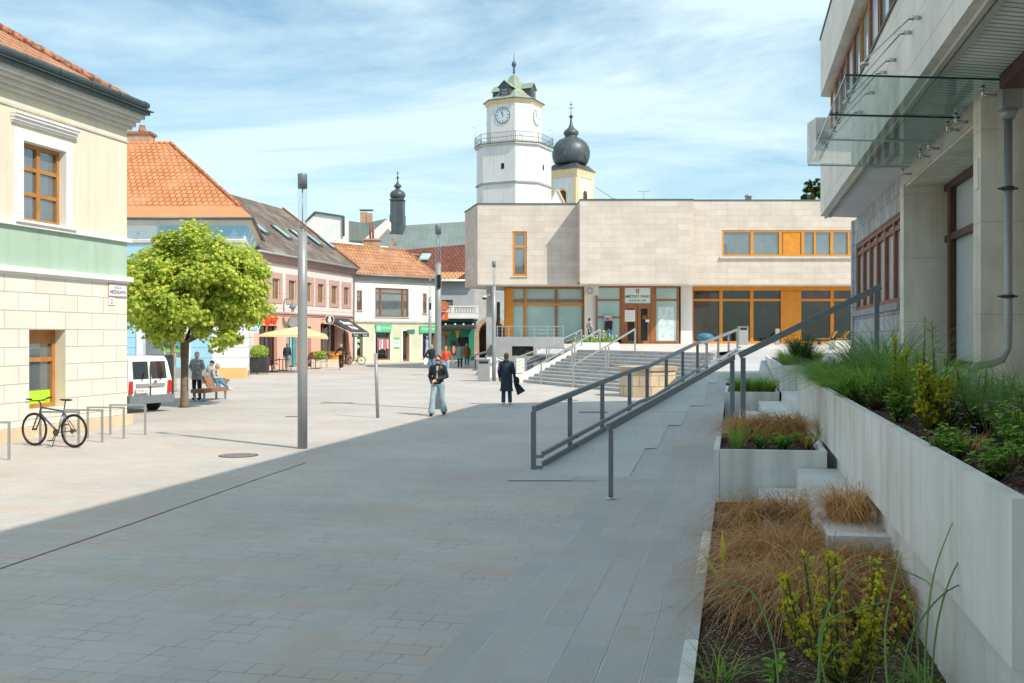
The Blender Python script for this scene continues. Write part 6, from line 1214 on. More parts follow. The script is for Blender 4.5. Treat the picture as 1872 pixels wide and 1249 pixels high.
o = lthing('barrel_counter', 'orange wooden half barrel counter in front of the pub', 'counter', (P(613,660,74).x,74.5,0)); m = MB(); m.lathe((0,0,0), [(.55,0),(.62,.5),(.60,1.0)], 14); m.build('barrel', M['woodfr'], o); m = MB(); [m.lathe((0,0,z), [(.635,0),(.635,.05)], 14) for z in (.2,.45,.8)]; m.build('hoops', M['dark'], o); m = MB(); m.box(-1.9,.7,-.3,.3,1.05,1.12); m.build('countertop', M['oak'], o)
# wall lamp
s, z = wp.at(519,565); o = thing('wall_lamp', 'curved wall lamp with a blue conical shade on the pink house', 'wall lamp', wp.pt(s,z,0)); m = MB(); b0_ = P(519,570,wp.pt(s,0,.1).y); mtop = P(527,548,b0_.y-.4); hh_ = P(535,562,b0_.y-.6)
m.tube([b0_, b0_+Vector((0,0,.55)), b0_+Vector((.1,-.1,.85)), mtop+Vector((0,0,.05)), hh_+Vector((-.05,0,.6)), hh_+Vector((0,0,.3))], .035, 8); m.build('arm', M['steel'], o); m = MB(); m.lathe(hh_, [(.30,-.05),(.18,.12),(.10,.28),(.03,.36)], 12); m.build('lamp_shade', mk('blue_grey_shade', (.12,.25,.32), .5, .05), o); m = MB(); m.lathe(hh_, [(.10,-.32),(.13,-.06)], 10); m.build('lantern', cv, o)
# manholes & drains
def drain(label, px, py, rx, z=.006, sq=None):
    p = G(px,py); m = MB()
    if sq: m.box(p.x-sq[0], p.x+sq[0], p.y-sq[1], p.y+sq[1], .001, z)
    else: m.lathe((p.x,p.y,0), [(rx,.001),(rx,z)], 36); m.lathe((p.x,p.y,0), [(rx*.90,z),(rx*.90,z+.004)], 36, 1)
    return tag(m.build('manhole_cover', [M['dark'], mk('cast_iron', (.20,.19,.18), .7, .5, 22, .8, 40)] if not bpy.data.materials.get('cast_iron') else [M['dark'], bpy.data.materials['cast_iron']]), label, 'manhole cover')
drain('round manhole cover at the edge of the shade left of the nearest lamp', 436, 833, .37); drain('square drain cover in the sunlit paving behind the nearest lamp', 535, 762, 0, .006, (.20,.10)); drain('narrow drain cover left of the lone post', 615, 737, 0, .006, (.55,.12)); drain('narrow drain cover right of the walking woman', 1085, 754, 0, .006, (.42,.25)); drain('narrow drain cover between the ramp railing and the stairs', 1030,732,0,.006,(.5,.15))
m = MB(); a = G(-120,1081); b = G(235,960); c = G(480,873); d = G(560,846)
for q0_, q1_ in ((a,b),(b,c),(c,d)): dd = (q1_-q0_).normalized(); n_ = Vector((dd.y,-dd.x,0))*.012; m.quad(q0_-n_+Vector((0,0,.005)), q0_+n_+Vector((0,0,.005)), q1_+n_+Vector((0,0,.005)), q1_-n_+Vector((0,0,.005)))
g_ = m.build('drain_channel', mk('rusty_slot', (.20,.14,.12), .9, .3, 5)); g_['kind'] = 'structure'
# terrace furniture
for lb, px in (('left folding wooden lounger on the terrace by the glazing',1508),('right folding wooden lounger on the terrace by the glazing',1530)):
    p = P(px,634,62); p.z = 1.75; o = lthing('lounger', lb, 'lounger', p, 'wooden loungers on the terrace'); m = MB(); m.box(-.5,.6,-.3,.3,.33,.40); m.build('seat', M['oak'], o); m = MB(); m.hexa([(.3,-.3,.4),(.4,-.3,.4),(.4,.3,.4),(.3,.3,.4),(.6,-.3,.85),(.7,-.3,.82),(.7,.3,.82),(.6,.3,.85)]); m.build('backrest', M['oak'], o); [ (lambda q: q.build('leg', M['dark'], o))((lambda m_: (m_.box(x-.03,x+.03,-.25,.25,0,.33), m_)[1])(MB())) for x in (-.35,.4)]
p = P(1527,640,50); m = MB(); m.box(p.x, p.x+3, 50, 51, 1.6, 2.06); tag(m.build('white_planter', M['whitewall']), 'white rectangular planter box near the far corner of the office building', 'planter')
p = P(1421,636,63); m = MB(); m.box(p.x-.12,p.x+.12,62.9,63.1,1.75,2.75); tag(m.build('terrace_pillar', M['steel2']), 'short grey service pillar on the terrace left of the orange panel', 'pillar')
p = P(1289,627,63); o = lthing('terrace_chair', 'rounded blue chair behind the ramp railing', 'chair', (p.x,63,1.76)); m = MB(); m.ell((0,0,.45), (.55,.4,.28)); m.build('seat', mk('teal_seat', (.05,.17,.24), .5, .1), o); m = MB(); m.tube([(0,0,0),(0,0,.3)], .06, 8); m.build('leg', M['dark'], o)
# ================= PEOPLE =================
SKIN = mk('skin', (.55,.33,.24), .6, .05, 3); 
def cloth(name, c, var=.12): return mk(name, c, .85, var*1.6, 7, .9, 13)
def remesh(o, v): md = o.modifiers.new('union', 'REMESH'); md.mode = 'VOXEL'; md.voxel_size = v; md.use_smooth_shade = True; sm = o.modifiers.new('smooth', 'SMOOTH'); sm.factor = .5; sm.iterations = 2; return o
STAND = dict(pel=(0,0,.93), che=(0,0,1.27), nek=(0,0,1.45), hed=(0,.01,1.585), sL=(-.175,0,1.39), sR=(.175,0,1.39), eL=(-.23,-.02,1.12), eR=(.23,-.02,1.12), wL=(-.24,.05,.88), wR=(.24,.05,.88), hL=(-.09,0,.90), hR=(.09,0,.90), kL=(-.10,.02,.49), kR=(.10,.02,.49), aL=(-.10,-.02,.08), aR=(.10,-.02,.08))
def person(label, loc, rz, pose, top, legs, hair, shoes, sc=1.0, coat=None, longhair=False, sleeves=True, flare=0, vox=.014, bald=False, cap=None, legw=1.0, topw=1.0, glasses=False, hood=False, faceyaw=0, shortsl=None):
    o = lthing('person', label, 'person', loc, None, rz); o.scale = (sc,)*3
    J = {k: Vector(v) for k, v in {**STAND, **pose}.items()}
    nek, hed = J['nek'], J['hed']; up = (hed-nek).normalized()
    fw = Matrix.Rotation(faceyaw, 3, 'Z') @ Vector((0,1,0)); fw = (fw-up*fw.dot(up)).normalized(); rt = fw.cross(up)
    m = MB()
    m.caps(J['pel'], J['che'], .125, .135); m.caps(J['che'], nek-Vector((0,0,.04)), .13, .07); m.caps(nek-up*.05, hed-up*.03, .052, .05)
    rot = Matrix((rt, fw, up)).transposed()
    m.ell(hed+up*.025, (.076,.095,.105), 0, 14, 10, rot); m.ell(hed-up*.055+fw*.025, (.052,.062,.065), 0, 12, 8, rot)
    m.ell(hed+fw*.098-up*.015, (.012,.022,.026), 0, 8, 6, rot); m.ell(hed+fw*.088-up*.062, (.026,.012,.010), 0, 8, 6, rot)
    for s in (-1,1): m.ell(hed+rt*s*.079-up*.01, (.012,.022,.032), 0, 8, 6, rot)
    for s in 'LR':
        m.caps(J['s'+s], J['e'+s], .048, .040); m.caps(J['e'+s], J['w'+s], .038, .027); m.caps(J['h'+s], J['k'+s], .085, .055); m.caps(J['k'+s], J['a'+s], .054, .036)
        w, e = J['w'+s], J['e'+s]; d = (w-e).normalized(); sd = d.cross(Vector((0,1,0) if abs(d.y) < .8 else (0,0,1))).normalized(); nn = sd.cross(d)
        pm = w+d*.085; m.ell(w+d*.05, (.04,.016,.05), 0, 10, 6, Matrix((sd, nn, d)).transposed())
        for f in range(4):
            L0 = (.068,.078,.072,.056)[f]; b = pm+sd*(.030-.020*f); m.caps(b-d*.02, b+d*L0*.5+nn*.006, .0095, .0085, 0, 6); m.caps(b+d*L0*.5+nn*.006, b+d*L0*.85+nn*.025, .0085, .007, 0, 6)
        sg_ = 1 if s == 'L' else -1; m.caps(w+d*.03+sd*.03, w+d*.075+sd*.058, .011, .009, 0, 6)
        fd = Vector((0,1,0)); a = J['a'+s]; m.caps(a, a+Vector((0,.13,-.045)), .036, .026)
    body = remesh(m.build('body', SKIN, o), max(vox*.75,.0075))
    m = MB()
    for s in (-1,1): m.ell(hed+fw*.088+rt*s*.031+up*.012, (.013,.008,.008), 0, 8, 6, rot)
    m.build('eyes', M['black'], body)
    if glasses:
        m = MB()
        for s in (-1,1): m.ell(hed+fw*.102+rt*s*.033+up*.012, (.030,.008,.020), 0, 10, 6, rot); m.tube([hed+fw*.095+rt*s*.062+up*.015, hed+rt*s*.085+up*.01], .004, 4)
        m.tube([hed+fw*.106-rt*.012+up*.015, hed+fw*.106+rt*.012+up*.015], .004, 4); m.build('sunglasses', M['black'], o)
    # trousers
    m = MB(); m.caps(J['pel']-Vector((0,0,.0)), J['pel']+Vector((0,0,.09)), .142, .130)
    for s in 'LR': m.caps(J['h'+s], J['k'+s], .100*legw, .072*legw); k_, a_ = J['k'+s], J['a'+s]; m.caps(k_, a_+(k_-a_)*.12, .070*legw, (.058+flare)*legw)
    remesh(m.build('trousers', legs, o), vox)
    for s in 'LR':
        a = J['a'+s]; m = MB(); m.ell(a+Vector((0,.06,-.035)), (.048,.135,.045), 0, 12, 8); m.caps(a+Vector((0,-.03,-.02)), a+Vector((0,.0,.02)), .045, .045); so2 = remesh(m.build('shoe', shoes, o), .010)
    # top
    m = MB(); pl2, ch2 = J['pel'], J['che']; m.ell(ch2+Vector((0,0,.03)), (.19*topw,.135*topw,.19)); m.caps(pl2+Vector((0,0,.06)), ch2, .150*topw, .155*topw); m.caps(J['sL'], J['sR'], .068, .068)
    if hood: m.ell(nek+up*.0-fw*.08, (.10,.08,.08))
    m.caps(nek-up*.07, nek-up*.01, .09, .068)
    if coat:
        zb = coat; c0 = pl2.copy(); n = 14; base = []
        m.lathe((c0.x,c0.y,0), [(.17+.09*max(0,(.93-zb)),zb),(.185,.6 if zb < .6 else zb+.02),(.175,.93),(.165,1.15),(.16,1.3)], 16, sxy=(1.08,.85))
    if sleeves:
        for s in 'LR':
            e_, w_ = J['e'+s], J['w'+s]; m.caps(J['s'+s], e_, .070, .060)
            if shortsl is None: m.caps(e_, e_+(w_-e_)*.93, .058, .045)
    remesh(m.build('jacket', top, o), vox)
    if cap: m = MB(); m.ell(hed+up*.06, (.088,.10,.075), 0, 14, 8, rot); m.ell(hed+up*.05+fw*.10, (.065,.06,.012), 0, 10, 6, rot); remesh(m.build('cap', cap, o), .011)
    elif not bald or hair:
        m = MB(); m.ell(hed+up*.048-fw*.022, (.088,.098,.098), 0, 14, 10, rot); m.ell(hed-up*.0-fw*.055, (.078,.055,.085), 0, 12, 8, rot)
        if longhair: m.caps(hed-fw*.07, nek-fw*.10-up*.16*longhair, .065, .045)
        remesh(m.build('hair', hair, o), .011)
    return o
jn = cloth('pale_denim', (.30,.42,.50)); jd = cloth('dark_denim', (.035,.075,.14)); jb = cloth('blue_denim', (.10,.22,.36)); blkc = cloth('black_cloth', (.02,.022,.025)); navyc = cloth('navy_coat', (.028,.042,.065)); hb_ = cloth('brown_hair', (.10,.05,.025)); hk = cloth('dark_hair', (.03,.02,.015)); hbl = cloth('blond_hair', (.42,.26,.12)); hg_ = cloth('grey_hair', (.40,.39,.38)); gc = cloth('grey_wool', (.30,.32,.33)); rc = cloth('red_jacket', (.62,.07,.04)); bc = cloth('brown_coat', (.25,.11,.03)); lw_ = cloth('light_grey_cloth', (.35,.36,.37)); leather = mk('black_leather', (.018,.018,.02), .35, .2, 6, .5, 25); wsh = cloth('white_shoes', (.7,.7,.68)); ltb = cloth('pale_blue_shirt', (.35,.52,.66)); plaid = mk('plaid_shirt', (.13,.15,.22), .9, .5, 9, brick=(.06,.06,.012,(.35,.36,.4),0,(.09,.10,.15)))
def g0(px, py, z=0.0): return G(px, py, z)
# 1 woman walking towards camera
p = g0(801,760); o = person('woman in black leather jacket and pale wide jeans walking towards the camera', p, R(172), dict(wL=(.0,.21,1.02), eL=(-.26,.03,1.13), eR=(.25,-.03,1.13), wR=(.16,.10,.93), kL=(-.11,.0,.49), aL=(-.15,-.13,.10), kR=(.13,.13,.50), aR=(.15,.20,.08)), leather, jn, hk, M['black'], 1.0, flare=.035, vox=.010, glasses=True, longhair=.35, legw=1.1, topw=1.08)
m = MB(); m.caps((0,.115,1.0),(0,.105,1.38), .06, .05); remesh(m.build('shirt', lw_, o), .012)
# 2 woman from behind in long coat
p = g0(926,741); o = person('woman in a long dark padded coat carrying bags, seen from behind', p, R(-8), dict(eL=(-.25,0,1.12), wL=(-.24,.08,.9), eR=(.25,-.01,1.12), wR=(.27,.02,.88), aL=(-.10,-.05,.08), aR=(.11,.06,.08)), navyc, jd, hb_, wsh, 1.0, coat=.46, vox=.011, longhair=.0, topw=1.12, flare=.012, hood=True)
m = MB(); m.caps((-.25,.0,1.28),(-.27,.0,1.14), .045, .05); m.caps((-.27,.0,1.12),(-.25,.07,.93), .045, .035); m.caps((.25,.0,1.28),(.27,.0,1.13), .045, .05); remesh(m.build('shirt_sleeves', ltb, o), .012)
bg_ = thing('shoulder_bag', 'black shoulder bag on the arm of the woman in the long coat', 'bag', tuple(p)); m = MB(); c = p+Vector((.33,-.05,.80)); m.ell(c, (.10,.14,.15)); m.build('bag_body', M['black'], bg_); m = MB(); m.tube([c+Vector((-.03,.05,.1)), p+Vector((.20,-.03,1.40)), c+Vector((-.03,-.08,.1))], .012, 5); m.build('strap', M['black'], bg_)
m = MB(); c = p+Vector((.34,.02,.42)); m.extr([c+Vector((-.10,0,.28)), c+Vector((.06,0,.30)), c+Vector((.28,.03,.05)), c+Vector((.02,.0,-.10))], (0,.06,0)); o2 = m.build('tote_bag', navyc); tag(o2, 'flat dark tote bag hanging beside the long coat', 'bag')
# 3 woman standing behind tree
p = g0(360,731); person('curly haired woman in grey jacket standing behind the tree trunk', p, R(172), dict(eL=(-.25,-.03,1.14), wL=(-.16,.14,1.02), eR=(.30,-.10,1.18), wR=(.14,.06,1.03)), gc, blkc, hg_, M['black'], 1.0, coat=.72, topw=1.15)
# 4,5 men on the bench
SIT = dict(pel=(0,0,.53), che=(0,.04,.86), nek=(0,.08,1.04), hed=(0,.11,1.18), sL=(-.18,.06,.98), sR=(.18,.06,.98), eL=(-.24,.12,.74), eR=(.24,.12,.74), wL=(-.14,.34,.66), wR=(.14,.34,.66), hL=(-.09,.05,.53), hR=(.09,.05,.53), kL=(-.13,.46,.52), kR=(.13,.46,.52), aL=(-.12,.55,.10), aR=(.12,.55,.10))
LEAN = {**SIT, 'che': (0,.22,.82), 'nek': (0,.38,.97), 'hed': (0,.47,1.07), 'sL': (-.18,.33,.93), 'sR': (.18,.33,.93), 'eL': (-.22,.42,.62), 'eR': (.22,.42,.62), 'wL': (-.04,.66,.60), 'wR': (.04,.66,.60)}
p = G(391,714); redsh = cloth('red_shoes', (.55,.08,.04))
person('man in a dark cap and grey hooded jacket sitting on the bench', (p.x-.35,p.y+.5,-.06), R(-100), {**SIT, 'kL': (-.13,.50,.50), 'aL': (-.14,.78,.12), 'kR': (.13,.52,.48), 'aR': (.12,.95,.14), 'hed': (.0,.12,1.18)}, gc, jb, hg_, wsh, 1.0, cap=M['black'], hood=True, topw=1.1)
person('grey haired man in plaid shirt leaning forward on the bench', (p.x-.25,p.y-.25,-.06), R(-88), LEAN, plaid, jb, hg_, redsh, 1.0)
# 6 man with backpack
p = g0(525,676); o = person('man with dark backpack walking away past the cafe tables', p, R(0), dict(kL=(-.10,.08,.50), aL=(-.10,.12,.08), kR=(.10,-.02,.49), aR=(.10,-.20,.12)), navyc, cloth('grey_trousers', (.25,.25,.25)), cloth('ginger_hair', (.28,.11,.04)), lw_, 1.04, vox=.016, topw=1.1)
m = MB(); m.ell((0,-.20,1.2), (.17,.10,.24)); m.ell((.02,-.27,1.0), (.10,.07,.10)); remesh(m.build('backpack', cloth('dark_green_pack', (.02,.05,.06)), o), .016)
# 7 waiter
p = g0(624,676); o = person('man in black with an orange pouch walking past the pub', p, R(165), dict(eL=(-.34,-.03,1.16), wL=(-.45,.02,.95), eR=(.33,.05,1.17), wR=(.42,.15,.98), aL=(-.10,.18,.09), aR=(.12,-.12,.08)), blkc, blkc, hbl, wsh, 1.02, vox=.016, legw=.95)
m = MB(); m.box(-.11,.09,.15,.20,1.0,1.25); m.build('pouch', M['woodfr'], o)
# 8 red jacket, 9 dark jacket
p = g0(815,690); person('woman in a bright red jacket and pale jeans walking away', p, R(8), dict(eL=(-.25,-.03,1.13), wL=(-.25,.08,.92), eR=(.30,-.03,1.14), wR=(.36,-.05,.90), aL=(-.1,.1,.08), aR=(.12,-.1,.09)), rc, jn, hbl, wsh, 1.0, vox=.015, longhair=1.0, topw=1.1, legw=1.1)
p = g0(789,686); o = person('grey haired man in dark jacket left of the second lamp post', p, R(5), dict(eL=(-.32,-.06,1.16), wL=(-.42,-.0,.98), aL=(-.1,.1,.08), aR=(.12,-.1,.09)), blkc, jb, hg_, M['black'], 1.03, vox=.015, topw=1.1)
m = MB(); m.extr([(-.40,-.02,1.0),(-.30,-.02,1.02),(-.24,-.02,.62),(-.44,-.02,.60)], (0,.06,0)); m.build('white_bag', M['white'], o)
# 10, 11
p = g0(841,672); person('person in a long grey coat and black trousers near the gate', p, R(2), {}, gc, blkc, hb_, M['black'], 1.02, coat=.62, vox=.016, topw=1.1)
p = g0(853.5,671); o = person('person in a brown coat with a bag right of the grey coat', p, R(-6), dict(eL=(-.25,0,1.13)), bc, jb, hg_, wsh, 1.0, coat=.66, vox=.016, topw=1.12)
m = MB(); m.caps((.30,0,.72),(.32,0,.62), .07, .10); m.build('handbag', M['stone'], o)
# 12, 13 on the terrace
p = Vector((sx67(1078,66.2),66.2,1.76)); person('woman in pale waistcoat standing hand on hip by the white column', p, R(-75), dict(eL=(-.30,-.10,1.18), wL=(-.15,.02,1.0), eR=(.25,.05,1.14), wR=(.12,.2,1.02)), lw_, blkc, hk, wsh, 1.0, vox=.016, topw=1.05)
p = Vector((sx67(1115,67.6),67.6,1.77)); person('man in dark jacket and blue jeans using the cash machine', p, R(40), dict(eR=(.22,.15,1.18), wR=(.08,.36,1.16), eL=(-.24,.12,1.16), wL=(-.12,.34,1.10)), blkc, jb, SKIN, M['black'], 1.05, vox=.016, topw=1.1)
# ================= TREES =================
def crown(m, c, r, n, clumps, ls, bottom=-.75, mi=1, top=.0, flat=1.0):
    """leaves gathered in clumps over an uneven dome"""
    c = Vector(c); cl = []
    for i in range(clumps):
        v = Vector((rnd.gauss(0,1), rnd.gauss(0,1), rnd.gauss(0,1))).normalized()
        if v.z < bottom: v.z = -v.z*.4
        rr = rnd.uniform(.62, 1.0) if i % 4 else rnd.uniform(.25,.7); bump = 1+.13*math.sin(4.3*v.x+2)*math.cos(5*v.z+1)+.08*math.sin(9*v.x+3*v.z)
        cl.append((c+Vector((v.x*r[0], v.y*r[1], v.z*r[2]))*rr*bump if False else c+Vector((v.x*r[0]*rr*bump, v.y*r[1]*rr*bump, v.z*r[2]*rr*bump)), rnd.uniform(.16,.34)*r[0]*.62, v))
    for i in range(n):
        q, s, v = cl[i % clumps]; d = Vector((rnd.gauss(0,1), rnd.gauss(0,1), rnd.gauss(0,.75))); d = d.normalized()*s*rnd.uniform(.35,1.05)
        pnt = q+d; nrm = (d.normalized()*.5+v*.5+Vector((rnd.gauss(0,.4),rnd.gauss(0,.4),.55+rnd.gauss(0,.3)))).normalized()
        a = nrm.cross(Vector((rnd.gauss(0,1),rnd.gauss(0,1),rnd.gauss(0,1)))).normalized(); b = nrm.cross(a); l = ls*rnd.uniform(.65,1.25)
        # five-lobed maple leaf, folded along its midrib
        tip = pnt+a*l; fold = nrm*(-.18*l)
        m.poly([pnt, pnt+a*.25*l+b*.55*l+fold, pnt+a*.50*l+b*.28*l+fold*.5, pnt+a*.78*l+b*.42*l+fold, tip, pnt+a*.78*l-b*.42*l+fold, pnt+a*.50*l-b*.28*l+fold*.5, pnt+a*.25*l-b*.55*l+fold], 0)
def tree(name, label, base, th, r, cc, n, clumps, ls, leaf, tr=.12, bark='trunk', limbs=9, lean=(0,0), **k):
    o = thing(name, label, 'tree', tuple(base)); b = Vector(base); m = MB(); top = b+Vector((lean[0],lean[1],th))
    m.tube([b, b+Vector((0,0,.12)), b+Vector((lean[0]*.4,lean[1]*.4,th*.5)), top-Vector((0,0,.15)), top+Vector((0,0,.05))], [tr*1.35,tr*1.05,tr*.92,tr*1.05,tr*1.15], 12)
    C = Vector(cc)
    for i in range(limbs):
        a = 2*math.pi*i/limbs+rnd.uniform(-.3,.3); e = C+Vector((math.cos(a)*r[0]*rnd.uniform(.45,.75), math.sin(a)*r[1]*rnd.uniform(.45,.75), r[2]*rnd.uniform(-.35,.5))); k1 = top+(e-top)*.35+Vector((math.cos(a)*.15*r[0],math.sin(a)*.15*r[1],-.05))
        m.tube([top-Vector((0,0,.1)), k1, top+(e-top)*.7+Vector((0,0,.1)), e], [tr*.5,tr*.36,tr*.22,tr*.08], 7)
        for j in range(3): f = k1+(e-k1)*rnd.uniform(.2,.8); g_ = f+Vector((rnd.uniform(-.35,.35)*r[0],rnd.uniform(-.35,.35)*r[1],rnd.uniform(.2,.7)*r[2])); m.tube([f, (f+g_)/2+Vector((0,0,.05)), g_], [tr*.16,tr*.10,tr*.04], 5)
    m.build('trunk', M[bark], o); m = MB(); crown(m, cc, r, n, clumps, ls, **k); m.build('crown', M[leaf], o); return o
b = G(337,745); tree('maple_tree', 'round yellow green maple in front of the blue house', (b.x,b.y,0), 2.15, (2.28,2.2,1.85), (b.x+.32,b.y,3.72), 40000, 340, .125, 'leafT', .125, lean=(.02,0), bottom=-.9)
b = G(316.5,716); tree('maple_tree', 'second maple with a pale trunk behind the front tree', (b.x,b.y,0), 2.75, (2.2,2.2,1.5), (b.x-.35,b.y,4.25), 12000, 170, .16, 'leafT', .13, bark='trunk2', bottom=-.95)
b = P(1486,345,130); tree('distant_tree', 'dark tree top showing above the town hall roof', (b.x,130,0), 15, (1.9,1.9,2.6), (b.x+.3,130,b.z-.8), 2600, 60, .28, 'leafD', .25)
# ================= PLANTS =================
def sedge(m, base, r, h, n, wd=.0026, droop=1.0, seg=5, up=.0, spread=1.0, curl=.5):
    base = Vector(base)
    for i in range(n):
        a = rnd.uniform(0, 2*math.pi); rb = r*.38*math.sqrt(rnd.random()); p0 = base+Vector((math.cos(a)*rb, math.sin(a)*rb, 0)); a2 = a+rnd.gauss(0,.75); d = Vector((math.cos(a2), math.sin(a2), 0)); sdv = Vector((-d.y, d.x, 0))
        el = rnd.triangular(.45, 1.52, 1.25) if droop > .5 else rnd.triangular(.85, 1.55, 1.35); ln = h*rnd.uniform(.55, 1.25)/math.sin(max(el,.7)); g = droop*ln*math.sin(el)*rnd.uniform(.75,1.25); k2 = r/max(.2,h)*rnd.uniform(.35,.85)*spread
        cur = rnd.gauss(0,.22)*curl*ln; ph = rnd.uniform(0,6.28); w = wd*rnd.uniform(.6,1.4); i0 = len(m.v)
        for k in range(seg+1):
            t = k/seg; z = ln*math.sin(el)*t*(1.25 if droop < .85 else 2.1)-g*(1.15 if droop < .85 else 1.85)*t*t+up*t; x = ln*(math.cos(el)*t+k2*t*t); q = p0+d*x+sdv*(cur*t*t+.05*h*curl*math.sin(ph+4*t))+Vector((0,0,max(z,.006+.02*rnd.random()))); ww_ = w*(1-.75*t)
            m.v.append(tuple(q-sdv*ww_)); m.v.append(tuple(q+sdv*ww_))
        for k in range(seg): m.f.append((i0+2*k, i0+2*k+1, i0+2*k+3, i0+2*k+2)); m.m.append(0); m.sm.append(False)
def clump(name, label, cat, base, r, h, n, mat, group=None, **k):
    m = MB(); o = thing(name, label, cat, tuple(base), group); sedge(m, base, r, h, n, **k); m.build('blades', M[mat], o); return o
Zb = .035
sgl = [((1372,975),.42,.50,700,'brown sedge tuft at the far left of the near bed'),((1445,980),.42,.52,750,'brown sedge tuft against the lower seat step'),((1505,985),.50,.62,800,'dark brown sedge tuft leaning over the upper seat step'),((1372,1050),.42,.50,750,'brown sedge tuft spilling towards the pale kerb'),((1430,1065),.48,.58,900,'brown sedge tuft in the middle of the near bed'),((1530,1045),.50,.60,900,'brown sedge tuft right of the middle of the near bed'),((1612,1045),.42,.56,800,'brown sedge tuft below the stone step end'),((1392,1125),.42,.50,900,'large pale brown sedge mound at the left of the near bed'),((1475,1135),.46,.56,950,'large pale brown sedge mound behind the yellow yew'),((1590,1125),.46,.54,900,'brown sedge mound right of the yellow yew'),((1690,1140),.40,.40,750,'flattened brown sedge tuft under the long planter wall'),((1528,1072),.46,.62,900,'tall brown sedge tuft hiding the end of the stone step'),((1605,1090),.40,.55,800,'brown sedge tuft at the foot of the stone step by the wall')]
for si_, ((px, py), r, h, n, lb) in enumerate(sgl): clump('sedge_tuft', lb, 'grass', G(px,py,Zb), r*rnd.uniform(.85,1.1), h*rnd.uniform(.85,1.2), int(n*1.0), ('sedge','sedge3','sedge','sedge2')[si_ % 4] if 'pale' not in lb else 'sedge2', 'brown sedge tufts in the near bed', wd=.0046, droop=1.0, seg=8, curl=1.8, spread=.62)
clump('sedge_tuft', 'brown sedge tuft draping over the far end of the upper seat step', 'grass', AX(1.08,9.7,.50), .42, .40, 900, 'sedge', 'brown sedge tufts in the near bed', wd=.0034, curl=2.2, seg=8, spread=.8)
for (c, Y), r, h, n, lb in [((.12,15.55),.40,.50,600,'brown sedge tuft hanging over the left edge of the middle planter'),((.45,15.5),.38,.46,500,'brown sedge tuft in the middle of the middle planter'),((.85,15.5),.40,.50,600,'brown sedge tuft at the right end of the middle planter'),((.70,15.5),.4,.5,600,'brown sedge tuft at the back of the middle planter')]: clump('sedge_tuft', lb, 'grass', AX(c,Y,.66), r, h, n, 'sedge', 'brown sedge tufts in the middle planter', wd=.005, curl=2, seg=7, spread=.8)
for (c, Y), r, h, n, lb in [((.10,28.6),.5,.55,500,'left green grass tuft in the small planter'),((.5,28.4),.5,.5,500,'middle green grass tuft in the small planter'),((.9,28.3),.45,.5,500,'right green grass tuft in the small planter')]: clump('grass_tuft', lb, 'grass', AX(c,Y,.66), r, h, n, 'grass', 'green grass tufts in the small planter', wd=.006, droop=.4, spread=.7)
clump('grass_tuft', 'thin upright green tuft at the left of the middle planter', 'grass', AX(.02,14.1,.66), .16, .36, 120, 'grass', None, wd=.004, droop=.2, spread=.8)
# leafy plants
def leafyplant(o, base, n, h, spread, ll, lw, mat, stems=5, tip=.2):
    base = Vector(base); m = MB(); st = MB()
    for s in range(stems):
        a = rnd.uniform(0,6.28); top = base+Vector((math.cos(a)*spread*rnd.random(), math.sin(a)*spread*rnd.random(), h*rnd.uniform(.6,1.0))); st.tube([base+Vector((math.cos(a)*.02,math.sin(a)*.02,0)), (base+top)/2+Vector((math.cos(a)*spread*.2,math.sin(a)*spread*.2,0)), top], [.006,.005,.003], 5)
        for i in range(n//stems):
            t = rnd.uniform(.15,1); q = base+(top-base)*t; b = rnd.uniform(0,6.28); d = Vector((math.cos(b), math.sin(b), rnd.uniform(-.1,.7))).normalized(); sd = d.cross(Vector((0,0,1))).normalized(); L0 = ll*rnd.uniform(.6,1.15)*(1-.3*t); w = lw*L0/ll; n_ = sd.cross(d)
            mid = q+d*L0*.45; e = q+d*L0-n_*(-.0)+Vector((0,0,-.18*L0)); i0 = len(m.v)
            m.v += [tuple(q), tuple(q+d*L0*.25+sd*w*.8+n_*w*.25), tuple(mid+sd*w+n_*w*.3), tuple(q+d*L0*.75+sd*w*.6+n_*w*.1-Vector((0,0,.06*L0))), tuple(e), tuple(q+d*L0*.75-sd*w*.6+n_*w*.1-Vector((0,0,.06*L0))), tuple(mid-sd*w+n_*w*.3), tuple(q+d*L0*.25-sd*w*.8+n_*w*.25), tuple(mid)]
            for f in ((0,1,2,8),(8,2,3,4),(0,8,6,7),(8,4,5,6)): m.f.append(tuple(i0+k for k in f)); m.m.append(0); m.sm.append(True)
    st.build('stems', M['stem'], o); return m.build('leaves', M[mat], o)
def plant(name, label, base, n, h, spread, ll, lw, mat='leafy', stems=5): o = thing(name, label, 'plant', tuple(base)); leafyplant(o, base, n, h, spread, ll, lw, mat, stems); return o
plant('leafy_plant', 'broad leaved green plant at the front of the middle planter', AX(.66,14.2,.66), 150, .26, .26, .15, .036, stems=12); plant('leafy_plant', 'feathery blue green plant left of the broad leaved one', AX(.36,14.3,.66), 150, .24, .22, .10, .020, stems=12)
plant('leafy_plant', 'yellow green low bush at the right of the middle planter', AX(1.0,14.2,.66), 300, .32, .24, .05, .014, 'yewt', stems=10); plant('leafy_plant', 'tall green palm like plant at the back of the middle planter', AX(.50,15.7,.68), 60, .42, .12, .22, .018, stems=3); plant('leafy_plant', 'smaller palm like plant at the back of the middle planter', AX(.78,15.7,.68), 36, .28, .08, .18, .016, stems=2)
